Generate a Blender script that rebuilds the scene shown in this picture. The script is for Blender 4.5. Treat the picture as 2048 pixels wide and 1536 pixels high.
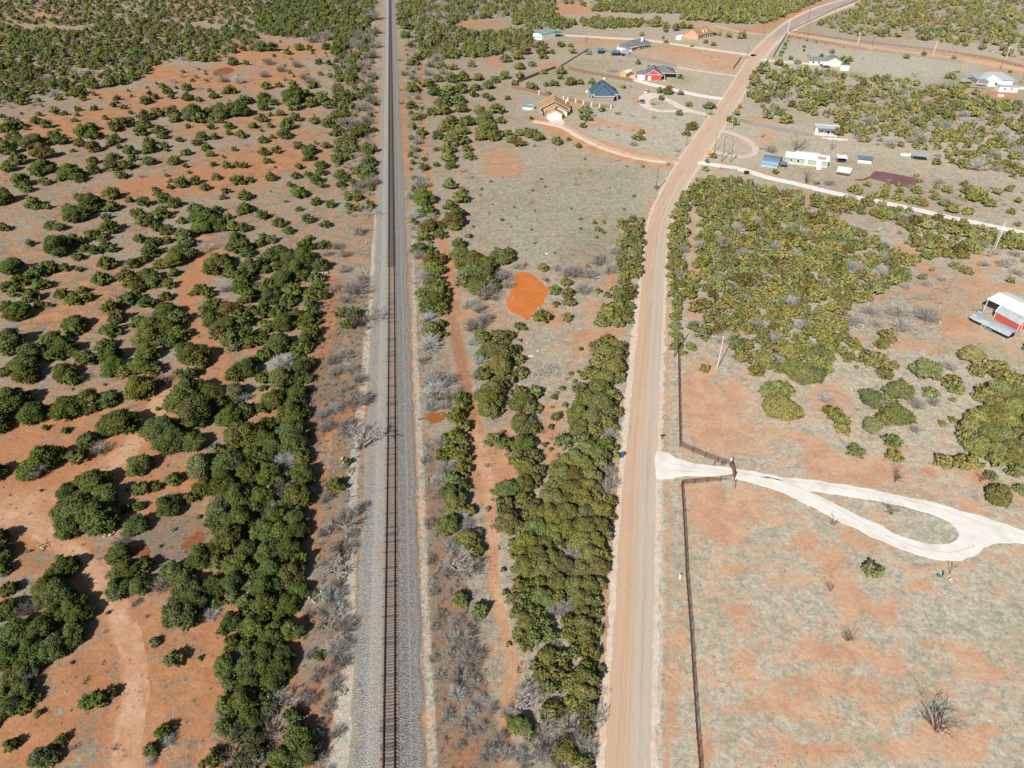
import bpy, math, random
import numpy as np
from mathutils import Vector, Matrix, geometry, noise as mnoise
R = math.radians
random.seed(7); rng = np.random.default_rng(7)
scene = bpy.context.scene
col = scene.collection
for o in list(bpy.data.objects): bpy.data.objects.remove(o)

# ------------------------------------------------------------------ camera, light
CAM_H, PITCH, FPX = 96.7, math.atan(1000 / 1400), 1400.0
cam = bpy.data.cameras.new('camera'); cam_o = bpy.data.objects.new('camera', cam); col.objects.link(cam_o)
cam.sensor_width = 36; cam.lens = FPX / 2048 * 36; cam.clip_start = 0.5; cam.clip_end = 20000
cam_o.location = (0, 0, CAM_H); cam_o.rotation_euler = (math.pi / 2 - PITCH, 0, 0)
scene.camera = cam_o
SUN_EL, SUN_AZ = 36.5, 208.0            # azimuth from +Y towards +X
world = bpy.data.worlds.new('World'); scene.world = world; world.use_nodes = True
wn = world.node_tree; wn.nodes.clear()
sky = wn.nodes.new('ShaderNodeTexSky'); sky.sky_type = 'NISHITA'; sky.sun_disc = False
sky.sun_elevation = R(SUN_EL); sky.sun_rotation = R(SUN_AZ); sky.altitude = 500; sky.dust_density = 1.0
bg = wn.nodes.new('ShaderNodeBackground'); bg.inputs['Strength'].default_value = 0.052
wo = wn.nodes.new('ShaderNodeOutputWorld')
wn.links.new(sky.outputs[0], bg.inputs[0]); wn.links.new(bg.outputs[0], wo.inputs[0])
sun = bpy.data.lights.new('sun', 'SUN'); sun.energy = 5.0; sun.angle = R(0.53); sun.color = (1.0, 0.955, 0.89)
sun_o = bpy.data.objects.new('sun', sun); col.objects.link(sun_o)
sdir = Vector((math.sin(R(SUN_AZ)) * math.cos(R(SUN_EL)), math.cos(R(SUN_AZ)) * math.cos(R(SUN_EL)), math.sin(R(SUN_EL))))
sun_o.rotation_euler = sdir.to_track_quat('Z', 'Y').to_euler(); sun_o.location = sdir * 400
scene.view_settings.view_transform = 'Standard'; scene.view_settings.look = 'None'
scene.view_settings.exposure = 0.27; scene.view_settings.gamma = 1.0
scene.view_settings.use_curve_mapping = False

# ------------------------------------------------------------------ survey: photo point -> ground point
cP, sP = math.cos(PITCH), math.sin(PITCH)
def G(px, py, z=0.0):
    u = (px - 1024) / FPX; v = (py - 768) / FPX
    dx, dy, dz = u, cP - v * sP, -sP - v * cP
    t = (CAM_H - z) / -dz
    return Vector((dx * t, dy * t, z))
def Pn(x, y, z=0.0):
    z = z - CAM_H; zc = y * cP - z * sP; vd = -(y * sP + z * cP)
    return 1024 + FPX * x / zc, 768 + FPX * vd / zc
def tl(ox, oy, s=4.0): return lambda *a: (ox + a[0] / s, oy + a[1] / s)
def scale_at(y): return FPX / (y * cP + CAM_H * sP)

# ------------------------------------------------------------------ materials
MATS = {}
class NT:
    def __init__(s, name):
        s.m = bpy.data.materials.new(name); s.m.use_nodes = True; s.t = s.m.node_tree
        s.b = s.t.nodes['Principled BSDF']; MATS[name] = s.m
        s.b.inputs['Specular IOR Level'].default_value = 0.25
    def n(s, typ, **kw):
        nd = s.t.nodes.new(typ)
        for k, v in kw.items():
            if k.startswith('i_'): nd.inputs[k[2:]].default_value = v
            else: setattr(nd, k, v)
        return nd
    def l(s, a, b): s.t.links.new(a, b)
    def val(s, x):
        return x
    def put(s, inp, x):
        if isinstance(x, (int, float)): inp.default_value = x
        elif isinstance(x, (tuple, list)): inp.default_value = tuple(x) + ((1.0,) if len(x) == 3 else ())
        else: s.l(x, inp)
    def math(s, op, a, b=0.0, clamp=False):
        nd = s.n('ShaderNodeMath', operation=op, use_clamp=clamp); s.put(nd.inputs[0], a); s.put(nd.inputs[1], b); return nd.outputs[0]
    def mix(s, f, a, b, mode='MIX'):
        nd = s.n('ShaderNodeMix', data_type='RGBA', blend_type=mode); s.put(nd.inputs[0], f); s.put(nd.inputs[6], a); s.put(nd.inputs[7], b); return nd.outputs[2]
    def noise(s, scale, detail=3.0, rough=0.55, vec=None, dist=0.0):
        nd = s.n('ShaderNodeTexNoise'); nd.inputs['Scale'].default_value = scale; nd.inputs['Detail'].default_value = detail
        nd.inputs['Roughness'].default_value = rough; nd.inputs['Distortion'].default_value = dist
        s.l(vec if vec is not None else s.pos(), nd.inputs['Vector']); return nd.outputs['Fac']
    def pos(s):
        if not hasattr(s, '_p'): s._p = s.n('ShaderNodeNewGeometry').outputs['Position']
        return s._p
    def obj(s):
        if not hasattr(s, '_o'): s._o = s.n('ShaderNodeTexCoord').outputs['Object']
        return s._o
    def step(s, x, lo, hi, a=0.0, b=1.0):
        nd = s.n('ShaderNodeMapRange', interpolation_type='SMOOTHSTEP'); s.put(nd.inputs[0], x)
        nd.inputs[1].default_value = lo; nd.inputs[2].default_value = hi; nd.inputs[3].default_value = a; nd.inputs[4].default_value = b; return nd.outputs[0]
    def attr(s, name, typ='GEOMETRY'):
        nd = s.n('ShaderNodeAttribute', attribute_name=name, attribute_type=typ); return nd
    def vscale(s, v, sc, rot=0.0):
        nd = s.n('ShaderNodeMapping'); s.l(v, nd.inputs[0]); nd.inputs['Scale'].default_value = sc; nd.inputs['Rotation'].default_value = (0, 0, rot); return nd.outputs[0]
    def bump(s, h, strength=0.5, dist=0.1):
        nd = s.n('ShaderNodeBump'); nd.inputs['Strength'].default_value = strength; nd.inputs['Distance'].default_value = dist
        s.l(h, nd.inputs['Height']); s.l(nd.outputs[0], s.b.inputs['Normal'])
    def base(s, c, rough=0.9):
        s.put(s.b.inputs['Base Color'], c); s.put(s.b.inputs['Roughness'], rough)

def plain(name, c, rough=0.7, var=0.18, scale=3.0, metal=0.0):
    """a colour with a little procedural wear"""
    m = NT(name); n1 = m.noise(scale, 4, 0.6, m.obj()); n2 = m.noise(scale * 7, 3, 0.6, m.obj())
    f = m.math('ADD', m.step(n1, 0.3, 0.7, -var, var), m.step(n2, 0.3, 0.7, -var * .6, var * .6))
    f = m.math('ADD', f, 1.0)
    nd = m.n('ShaderNodeVectorMath', operation='SCALE'); nd.inputs[0].default_value = c; m.l(f, nd.inputs['Scale'])
    m.base(nd.outputs[0], rough); m.b.inputs['Metallic'].default_value = metal
    return m.m

def make_ground():
    m = NT('ground_soil_and_dry_grass')
    a = m.attr('soilmask'); sep = m.n('ShaderNodeSeparateColor'); m.l(a.outputs['Color'], sep.inputs[0])
    Rr, Gg, Bb = sep.outputs
    dark = m.attr('littermask').outputs['Fac']
    bright = a.outputs['Alpha']
    p = m.pos()
    big = m.noise(0.045, 4, 0.55); mid = m.noise(0.21, 6, 0.62, None, 0.6); fine = m.noise(1.3, 5, 0.65); grit = m.noise(5.5, 3, 0.7)
    hi = m.noise(18, 2, 0.7)
    sp = m.vscale(p, (0.35, 1.0, 1.0), R(-38)); streak = m.noise(0.5, 5, 0.7, sp, 1.2)
    calm = m.math('SUBTRACT', 1.0, m.math('MULTIPLY', bright, 0.12))
    t = m.math('MULTIPLY', m.math('SUBTRACT', mid, 0.5), 2.0)
    t = m.math('ADD', t, m.math('MULTIPLY', m.math('SUBTRACT', m.noise(0.62, 6, 0.72, None, 0.8), 0.5), 2.0))
    t = m.math('ADD', t, m.math('MULTIPLY', m.math('SUBTRACT', streak, 0.5), 1.5))
    t = m.math('ADD', t, m.math('MULTIPLY', m.math('SUBTRACT', fine, 0.5), 0.45))
    t = m.math('ADD', t, m.math('MULTIPLY', m.math('SUBTRACT', grit, 0.5), 0.75))
    t = m.math('ADD', Rr, m.math('MULTIPLY', t, calm))
    soil = m.step(t, 0.18, 0.86)
    # dry grass colours
    g1 = m.mix(m.step(mid, 0.35, 0.65), (0.300, 0.235, 0.165), (0.365, 0.325, 0.245))
    g1 = m.mix(m.step(big, 0.4, 0.62), g1, (0.360, 0.350, 0.275))
    g1 = m.mix(m.math('MULTIPLY', Bb, m.step(fine, 0.3, 0.62)), g1, (0.20, 0.235, 0.095))
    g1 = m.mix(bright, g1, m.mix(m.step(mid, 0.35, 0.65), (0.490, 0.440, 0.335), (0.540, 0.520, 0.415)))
    g1 = m.mix(m.math('MULTIPLY', Bb, m.step(fine, 0.2, 0.7)), g1, (0.27, 0.30, 0.14))
    spk = m.step(grit, 0.36, 0.66, 0.62, 1.18)
    spk2 = m.step(hi, 0.35, 0.65, 0.80, 1.15)
    spk = m.math('ADD', m.math('MULTIPLY', m.math('SUBTRACT', spk, 1.0), m.math('SUBTRACT', 1.0, m.math('MULTIPLY', bright, 0.45))), 1.0)
    spf = m.math('MULTIPLY', m.step(fine, 0.3, 0.7, 0.78, 1.18), m.step(m.noise(0.55, 5, 0.7), 0.36, 0.64, 0.80, 1.12))
    vm = m.n('ShaderNodeVectorMath', operation='SCALE'); m.l(g1, vm.inputs[0]); m.l(m.math('MULTIPLY', m.math('MULTIPLY', spk, spk2), spf), vm.inputs['Scale'])
    g2 = vm.outputs[0]
    # bare soil colours
    s1 = m.mix(m.step(mid, 0.3, 0.7), (0.37, 0.160, 0.072), (0.49, 0.26, 0.135))
    s1 = m.mix(m.step(big, 0.35, 0.7), s1, (0.43, 0.205, 0.105))
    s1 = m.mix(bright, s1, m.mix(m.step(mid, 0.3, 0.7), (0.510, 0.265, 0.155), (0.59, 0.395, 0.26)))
    vs = m.n('ShaderNodeVectorMath', operation='SCALE'); m.l(s1, vs.inputs[0])
    m.l(m.math('MULTIPLY', m.step(fine, 0.25, 0.75, 0.88, 1.10), m.step(grit, 0.3, 0.7, 0.88, 1.08)), vs.inputs['Scale'])
    c = m.mix(soil, g2, vs.outputs[0])
    # scattered dark weeds and pebbles that live on both
    vor = m.n('ShaderNodeTexVoronoi', feature='F1'); vor.inputs['Scale'].default_value = 1.15; m.l(p, vor.inputs['Vector'])
    weed = m.math('MULTIPLY', m.step(vor.outputs['Distance'], 0.10, 0.26, 1.0, 0.0), m.step(m.noise(0.12, 3, .6), 0.46, 0.60))
    c = m.mix(m.math('MULTIPLY', weed, 0.55), c, (0.15, 0.13, 0.075))
    # brown litter / packed brush
    lt = m.math('ADD', dark, m.math('MULTIPLY', m.math('SUBTRACT', fine, 0.5), 0.9))
    lt = m.math('ADD', lt, m.math('MULTIPLY', m.math('SUBTRACT', grit, 0.5), 0.6))
    lcol = m.mix(m.step(grit, 0.35, 0.65), (0.10, 0.066, 0.045), (0.30, 0.22, 0.155))
    lcol = m.mix(m.step(mid, 0.45, 0.6), lcol, (0.24, 0.115, 0.070))
    c = m.mix(m.math('MULTIPLY', m.step(lt, 0.35, 0.75), 0.80), c, lcol)
    # pale caliche / dead silver grass
    pl = m.math('ADD', Gg, m.math('MULTIPLY', m.math('SUBTRACT', fine, 0.5), 0.6))
    pl = m.math('ADD', pl, m.math('MULTIPLY', m.math('SUBTRACT', grit, 0.5), 0.35))
    pc = m.mix(m.step(grit, .3, .7), (0.46, 0.43, 0.36), (0.66, 0.62, 0.52))
    c = m.mix(m.math('MULTIPLY', m.step(pl, 0.35, 0.75), 0.85), c, pc)
    # beyond the planted land the scrub is only a pattern of distant crowns
    vf = m.n('ShaderNodeTexVoronoi', feature='F1'); vf.inputs['Scale'].default_value = 0.13; m.l(p, vf.inputs['Vector'])
    sf = m.math('MULTIPLY', m.step(vf.outputs['Distance'], 0.32, 0.44, 1.0, 0.0), m.step(m.noise(0.012, 4, .6), 0.40, 0.52)); sf = m.math('MULTIPLY', sf, m.attr('farscrub').outputs['Fac'])
    c = m.mix(sf, c, (0.075, 0.085, 0.032))
    m.base(c, 1.0); m.b.inputs['Specular IOR Level'].default_value = 0.05
    hgt = m.math('ADD', m.math('MULTIPLY', grit, 0.5), m.math('ADD', m.math('MULTIPLY', fine, 1.1), m.math('MULTIPLY', mid, 1.2)))
    m.bump(hgt, 0.45, 0.20)
    return m.m

def make_ballast():
    m = NT('crushed_stone_ballast')
    g = m.noise(5.0, 3, 0.75); v = m.n('ShaderNodeTexVoronoi'); v.inputs['Scale'].default_value = 7.0; m.l(m.pos(), v.inputs['Vector'])
    off = m.attr('across').outputs['Fac']                          # metres right of the track centre
    c = m.mix(m.step(g, 0.38, 0.62), (0.16, 0.16, 0.158), (0.40, 0.385, 0.35))
    vc = m.n('ShaderNodeSeparateColor'); m.l(v.outputs['Color'], vc.inputs[0])
    c = m.mix(0.45, c, m.mix(m.step(vc.outputs[0], 0.2, 0.9), (0.12, 0.125, 0.13), (0.58, 0.56, 0.51)))
    pale = m.mix(m.step(g, .35, .65), (0.36, 0.34, 0.28), (0.50, 0.47, 0.39))
    mid_ = m.step(m.math('ABSOLUTE', off), 1.15, 1.5, 1.0, 0.0); c = m.mix(m.math('MULTIPLY', mid_, 0.9), c, m.mix(m.step(g, .3, .7), (0.085, 0.068, 0.058), (0.22, 0.185, 0.155)))
    f = m.math('MULTIPLY', m.step(off, -3.9, -2.6), m.step(off, -1.2, 0.2, 1.0, 0.0))
    c = m.mix(m.math('MULTIPLY', f, 0.55), c, pale)
    # two pale vehicle tracks beside the rails and reddish dust at the toe
    for x0, w_, st in ((3.0, .28, .5), (-2.9, .3, .25), (4.1, .25, .3)):
        d = m.math('ABSOLUTE', m.math('SUBTRACT', off, x0)); c = m.mix(m.math('MULTIPLY', m.step(d, 0.05, w_, 1.0, 0.0), st), c, (0.50, 0.45, 0.37))
    n = m.noise(0.16, 4, 0.6)
    dust = m.math('MULTIPLY', m.step(n, 0.55, 0.68), 0.35)
    c = m.mix(dust, c, (0.42, 0.27, 0.18))
    wk = m.math('ADD', m.noise(0.5, 4, .65), m.math('MULTIPLY', m.step(m.math('ABSOLUTE', off), 2.5, 5.6), .28)); c = m.mix(m.math('MULTIPLY', m.step(wk, 0.62, 0.78), .7), c, (0.36, 0.31, 0.22)); c = m.mix(m.math('MULTIPLY', m.math('MULTIPLY', m.step(m.math('ABSOLUTE', m.math('SUBTRACT', m.math('ABSOLUTE', off), .76)), .1, .45, 1, 0), m.step(m.noise(.35, 4, .6), .4, .65)), .5), c, (0.15, 0.10, 0.08))
    dk = m.n('ShaderNodeVectorMath', operation='SCALE'); m.l(c, dk.inputs[0]); m.l(m.step(off, -1.0, 2.0, 1.04, .92), dk.inputs['Scale']); c = dk.outputs[0]
    m.base(c, 0.95); m.bump(m.math('ADD', g, v.outputs['Distance']), 0.9, 0.14)
    return m.m

def make_road():
    m = NT('caliche_road_surface')
    uv = m.n('ShaderNodeUVMap').outputs[0]; sx = m.n('ShaderNodeSeparateXYZ'); m.l(uv, sx.inputs[0]); U, V = sx.outputs[0], sx.outputs[1]
    st1 = m.noise(1.0, 5, 0.6, m.vscale(uv, (9, 0.012, 1))); st2 = m.noise(1.0, 4, 0.6, m.vscale(uv, (26, 0.02, 1))); st3 = m.noise(1, 4, .6, m.vscale(uv, (14, .05, 1)))
    fine = m.noise(3.0, 4, 0.7); grit = m.noise(9.0, 2, 0.7)
    pink = (0.545, 0.375, 0.255); beige = (0.505, 0.43, 0.335)
    c = m.mix(m.step(m.math('ADD', U, m.math('MULTIPLY', m.math('SUBTRACT', st1, .5), .5)), 0.40, 0.62), pink, beige)
    far = m.step(V, 120, 330); c = m.mix(m.math('MULTIPLY', far, 0.7), c, (0.61, 0.42, 0.29))
    c = m.mix(m.step(st2, 0.45, 0.7, 0, 0.45), c, (0.66, 0.53, 0.42))
    c = m.mix(m.step(st1, 0.52, 0.75, 0, 0.45), c, (0.47, 0.34, 0.25))
    # worn wheel paths where the old asphalt shows
    wp = None
    for u0, wd in ((0.09, .07), (0.42, .07), (0.52, .05)):
        d = m.math('ABSOLUTE', m.math('SUBTRACT', U, u0)); w_ = m.step(d, 0.0, wd, 1, 0); wp = w_ if wp is None else m.math('MAXIMUM', wp, w_)
    patch = m.step(m.noise(1, 4, .65, m.vscale(uv, (5, .035, 1))), 0.50, 0.66)
    zone = m.math('MULTIPLY', m.step(V, 45, 75), 1.0)
    c = m.mix(m.math('MULTIPLY', m.math('MULTIPLY', wp, patch), m.math('MULTIPLY', zone, 0.62)), c, (0.24, 0.20, 0.19))
    asp = m.math('MULTIPLY', m.step(V, 560, 620), m.step(m.math('ABSOLUTE', m.math('SUBTRACT', U, 0.45)), 0.30, 0.45, 1, 0))
    c = m.mix(m.math('MULTIPLY', asp, 0.85), c, (0.36, 0.32, 0.31))
    trk = m.step(m.math('ABSOLUTE', m.math('SUBTRACT', U, 0.30)), .0, .10, 1, 0); trk = m.math('MAXIMUM', trk, m.step(m.math('ABSOLUTE', m.math('SUBTRACT', U, 0.74)), .0, .10, 1, 0)); trk = m.math('MAXIMUM', trk, m.math('MULTIPLY', m.step(m.math('ABSOLUTE', m.math('SUBTRACT', U, 0.50)), .0, .05, 1, 0), .8))
    c = m.mix(m.math('MULTIPLY', trk, m.step(st3, .35, .65, .08, .42)), c, (0.42, 0.27, 0.18))
    blot = m.noise(0.10, 4, .6); c = m.mix(m.step(blot, .5, .7, 0, .3), c, (0.60, 0.47, 0.35))
    vm = m.n('ShaderNodeVectorMath', operation='SCALE'); m.l(c, vm.inputs[0])
    m.l(m.math('MULTIPLY', m.step(fine, 0.3, 0.7, 0.93, 1.05), m.step(grit, .3, .7, .94, 1.05)), vm.inputs['Scale'])
    m.base(vm.outputs[0], 0.95); m.bump(m.math('ADD', fine, st2), 0.25, 0.05)
    return m.m

def make_gravel(name, c1, c2, c3, sc=1.2):
    m = NT(name); n = m.noise(sc, 5, 0.6); g = m.noise(7, 3, 0.75); b = m.noise(0.25, 3, .5)
    c = m.mix(m.step(n, .3, .7), c1, c2); c = m.mix(m.step(b, .5, .72, 0, .7), c, c3)
    vm = m.n('ShaderNodeVectorMath', operation='SCALE'); m.l(c, vm.inputs[0]); m.l(m.step(g, .3, .7, .86, 1.1), vm.inputs['Scale'])
    m.base(vm.outputs[0], 1.0); m.bump(m.math('ADD', g, n), 0.5, 0.06); return m.m

def make_water(name, c1, c2, rough):
    m = NT(name); n = m.noise(0.22, 3, 0.5); c = m.mix(m.step(n, .35, .65), c1, c2)
    m.base(c, rough); m.b.inputs['Specular IOR Level'].default_value = 0.5; m.b.inputs['IOR'].default_value = 1.33
    m.bump(m.noise(3.5, 3, .6), 0.08, 0.03); return m.m

def make_leaf(name, far=False):
    m = NT(name)
    if far: base = m.attr('tint').outputs['Color']
    else:
        oi = m.n('ShaderNodeObjectInfo'); base = oi.outputs['Color']
    v = m.noise(1.6, 3, 0.6); f = m.noise(6.0, 2, 0.6)
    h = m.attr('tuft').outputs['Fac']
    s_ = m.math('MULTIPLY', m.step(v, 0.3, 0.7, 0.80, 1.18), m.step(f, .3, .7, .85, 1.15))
    s_ = m.math('MULTIPLY', s_, m.step(h, 0.0, 1.0, 0.80, 1.95))  # low values darken the crown interior, painting the shade between tufts
    vm = m.n('ShaderNodeVectorMath', operation='SCALE'); m.l(base, vm.inputs[0]); m.l(s_, vm.inputs['Scale'])
    m.base(vm.outputs[0], 0.85); m.b.inputs['Specular IOR Level'].default_value = 0.12
    tr = m.n('ShaderNodeBsdfTranslucent'); m.l(vm.outputs[0], tr.inputs['Color']); mx = m.n('ShaderNodeMixShader'); mx.inputs[0].default_value = 0.25
    out = m.t.nodes['Material Output']; m.l(m.b.outputs[0], mx.inputs[1]); m.l(tr.outputs[0], mx.inputs[2]); m.l(mx.outputs[0], out.inputs['Surface'])
    return m.m

def make_twig(name, far=False, c=None):
    m = NT(name)
    if c is not None:
        n = m.noise(2.5, 3, .6); m.base(m.mix(m.step(n, .3, .7), tuple(x * .75 for x in c), tuple(x * 1.2 for x in c)), 0.95); return m.m
    base = m.attr('tint').outputs['Color'] if far else m.n('ShaderNodeObjectInfo').outputs['Color']
    vm = m.n('ShaderNodeVectorMath', operation='SCALE'); m.l(base, vm.inputs[0]); m.l(m.step(m.noise(2.2, 3, .6), .3, .7, .7, 1.2), vm.inputs['Scale'])
    m.base(vm.outputs[0], 0.95); return m.m

def make_siding(name, c, gap=0.22, vertical=False, depth=0.82):
    m = NT(name); s = m.n('ShaderNodeSeparateXYZ'); m.l(m.obj(), s.inputs[0])
    ax = m.math('ADD', s.outputs[0], s.outputs[1]) if vertical else s.outputs[2]
    f = m.math('FRACT', m.math('DIVIDE', ax, gap)); k = m.step(f, 0.0, 0.16, depth, 1.0); n = m.noise(1.5, 4, .6, m.obj())
    vm = m.n('ShaderNodeVectorMath', operation='SCALE'); vm.inputs[0].default_value = c; m.l(m.math('MULTIPLY', k, m.step(n, .3, .7, .92, 1.06)), vm.inputs['Scale'])
    m.base(vm.outputs[0], 0.6); return m.m
def make_shingle(name, c):
    m = NT(name); v = m.n('ShaderNodeTexBrick'); v.inputs['Scale'].default_value = 3.2
    v.inputs['Color1'].default_value = tuple(x * .82 for x in c) + (1,); v.inputs['Color2'].default_value = tuple(x * 1.15 for x in c) + (1,); v.inputs['Mortar'].default_value = tuple(x * .65 for x in c) + (1,)
    v.inputs['Mortar Size'].default_value = 0.03; m.l(m.obj(), v.inputs['Vector'])
    n = m.noise(.9, 4, .6, m.obj()); vm = m.n('ShaderNodeVectorMath', operation='SCALE'); m.l(v.outputs['Color'], vm.inputs[0]); m.l(m.step(n, .3, .7, .85, 1.12), vm.inputs['Scale'])
    m.base(vm.outputs[0], 0.9); return m.m

M_GROUND = make_ground(); M_BALLAST = make_ballast(); M_ROAD = make_road()
M_SHOULDER = make_gravel('pale_road_shoulder', (0.60, 0.47, 0.36), (0.70, 0.60, 0.49), (0.62, 0.40, 0.27))
M_CALICHE = make_gravel('white_caliche_gravel', (0.74, 0.70, 0.63), (0.82, 0.79, 0.73), (0.66, 0.58, 0.49), .35)
M_WHEEL = make_gravel('greyer_worn_caliche', (0.64, 0.59, 0.51), (0.76, 0.72, 0.65), (0.60, 0.52, 0.43), 1.0)
M_PALE = make_gravel('pale_pink_driveway_gravel', (0.70, 0.56, 0.44), (0.76, 0.66, 0.55), (0.60, 0.38, 0.26), .5)
M_TAN = make_gravel('orange_tan_dirt', (0.60, 0.36, 0.23), (0.66, 0.45, 0.31), (0.56, 0.30, 0.18), .4)
M_DIRT = make_gravel('packed_red_dirt_ruts', (0.46, 0.235, 0.12), (0.55, 0.33, 0.19), (0.60, 0.40, 0.26), .7)
M_POND = make_water('muddy_orange_water', (0.56, 0.165, 0.032), (0.60, 0.20, 0.05), 0.4)
M_POND3 = make_water('brown_orange_puddle_water', (0.33, 0.105, 0.024), (0.38, 0.135, 0.035), 0.3)
M_POND2 = make_water('dull_red_water', (0.20, 0.082, 0.062), (0.24, 0.11, 0.09), 0.06)
M_MUD = make_gravel('wet_red_mud', (0.20, 0.075, 0.035), (0.32, 0.12, 0.05), (0.14, 0.06, 0.035), 1.4)
M_LEAF = make_leaf('juniper_foliage'); M_LEAF_FAR = make_leaf('juniper_foliage_far', True)
M_TWIG = make_twig('grey_twigs'); M_TWIG_FAR = make_twig('grey_twigs_far', True)
M_BARK = make_twig('bark', c=(0.20, 0.165, 0.13)); M_DEADWOOD = make_twig('weathered_grey_wood', c=(0.36, 0.33, 0.29)); M_DARKWOOD = make_twig('dark_bare_wood', c=(0.12, 0.09, 0.075))
M_TIE = plain('weathered_timber_tie', (0.285, 0.225, 0.175), .95, .4, 2.0)
M_TIE2 = plain('dark_creosoted_tie', (0.15, 0.12, 0.10), .95, .35, 2.0)
M_TIEFAR = plain('distant_timber_ties', (0.115, 0.090, 0.088), .95, .3)
M_RAIL = plain('shaded_rusty_rail_steel', (0.035, 0.018, 0.020), .8, .2)  # rust colour darkened further to carry the shadow beside the rails
M_RAILTOP = plain('worn_rail_head', (0.055, 0.035, 0.036), .6, .15, 3, .2)
M_PIPE = plain('brown_painted_pipe', (0.105, 0.052, 0.038), .6, .25)
M_POLE = plain('weathered_pole_timber', (0.17, 0.13, 0.10), .9, .25); M_POLEW = plain('pale_pole_timber', (0.62, 0.58, 0.52), .8, .15)
M_WHITE = plain('white_paint', (0.78, 0.78, 0.76), .5, .05); M_BLACK = plain('black_paint', (0.02, 0.02, 0.022), .5, .1); M_DARK = plain('dark_opening', (0.02, 0.02, 0.025), .8, .1)
M_GLASS = plain('window_glass_dark', (0.03, 0.04, 0.05), .12, .1); M_CREAM = plain('cream_render', (0.66, 0.56, 0.44), .8, .08)
M_BRICK = plain('tan_brick', (0.52, 0.32, 0.22), .85, .15); M_GREYM = plain('grey_galvanised_metal', (0.50, 0.54, 0.56), .45, .12, 1.0, .3)
M_BLUEM = plain('blue_grey_metal', (0.16, 0.25, 0.34), .4, .12, 1.0, .2); M_WHITEM = make_siding('white_ribbed_metal', (0.80, 0.81, 0.80), .6, True, .93)
M_GREENM = make_siding('green_ribbed_metal', (0.16, 0.40, 0.30), .5, True, .88); M_TEAL = plain('teal_metal', (0.03, 0.22, 0.24), .5, .1)
M_RED = make_siding('red_lap_siding', (0.46, 0.075, 0.075)); M_BARNRED = make_siding('barn_red_panels', (0.50, 0.10, 0.085), .6, True, .85)
M_SHGREY = make_shingle('grey_shingles', (0.19, 0.20, 0.205)); M_SHBLUE = make_shingle('slate_blue_shingles', (0.075, 0.135, 0.185)); M_SHTAN = make_shingle('tan_shingles', (0.48, 0.30, 0.17)); M_SHRUST = make_shingle('rust_shingles', (0.46, 0.25, 0.14))
M_SHGREEN = make_shingle('grey_green_shingles', (0.20, 0.27, 0.24)); M_BRICKG = plain('grey_brown_brick', (0.27, 0.24, 0.22), .85, .12)
M_GREENW = plain('faded_green_boards', (0.30, 0.40, 0.31), .8, .2, 1); M_WOODF = make_siding('brown_fence_boards', (0.23, 0.16, 0.115), .15, True, .6); M_GREYF = make_siding('grey_fence_boards', (0.25, 0.235, 0.225), .15, True, .6)
M_OCHRE = plain('ochre_plywood', (0.55, 0.34, 0.12), .8, .15); M_ORANGE = plain('orange_plastic', (0.75, 0.32, 0.03), .5, .1); M_BLUE = plain('blue_plastic', (0.02, 0.13, 0.32), .4, .1)
M_POOLW = plain('pool_water', (0.16, 0.44, 0.42), .1, .05); M_TYRE = plain('black_rubber', (0.015, 0.015, 0.016), .9, .1); M_RUSTM = plain('rusted_sheet', (0.30, 0.14, 0.08), .8, .3)
M_CARW = plain('white_car_paint', (0.72, 0.73, 0.75), .25, .02); M_CARB = plain('blue_grey_car_paint', (0.13, 0.25, 0.34), .25, .02); M_CARD = plain('dark_blue_car_paint', (0.035, 0.05, 0.08), .25, .02)
M_CACTUS = plain('pale_green_cactus', (0.38, 0.42, 0.26), .8, .2); M_STONE = plain('pale_rubble', (0.62, 0.60, 0.58), .9, .2)

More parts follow.
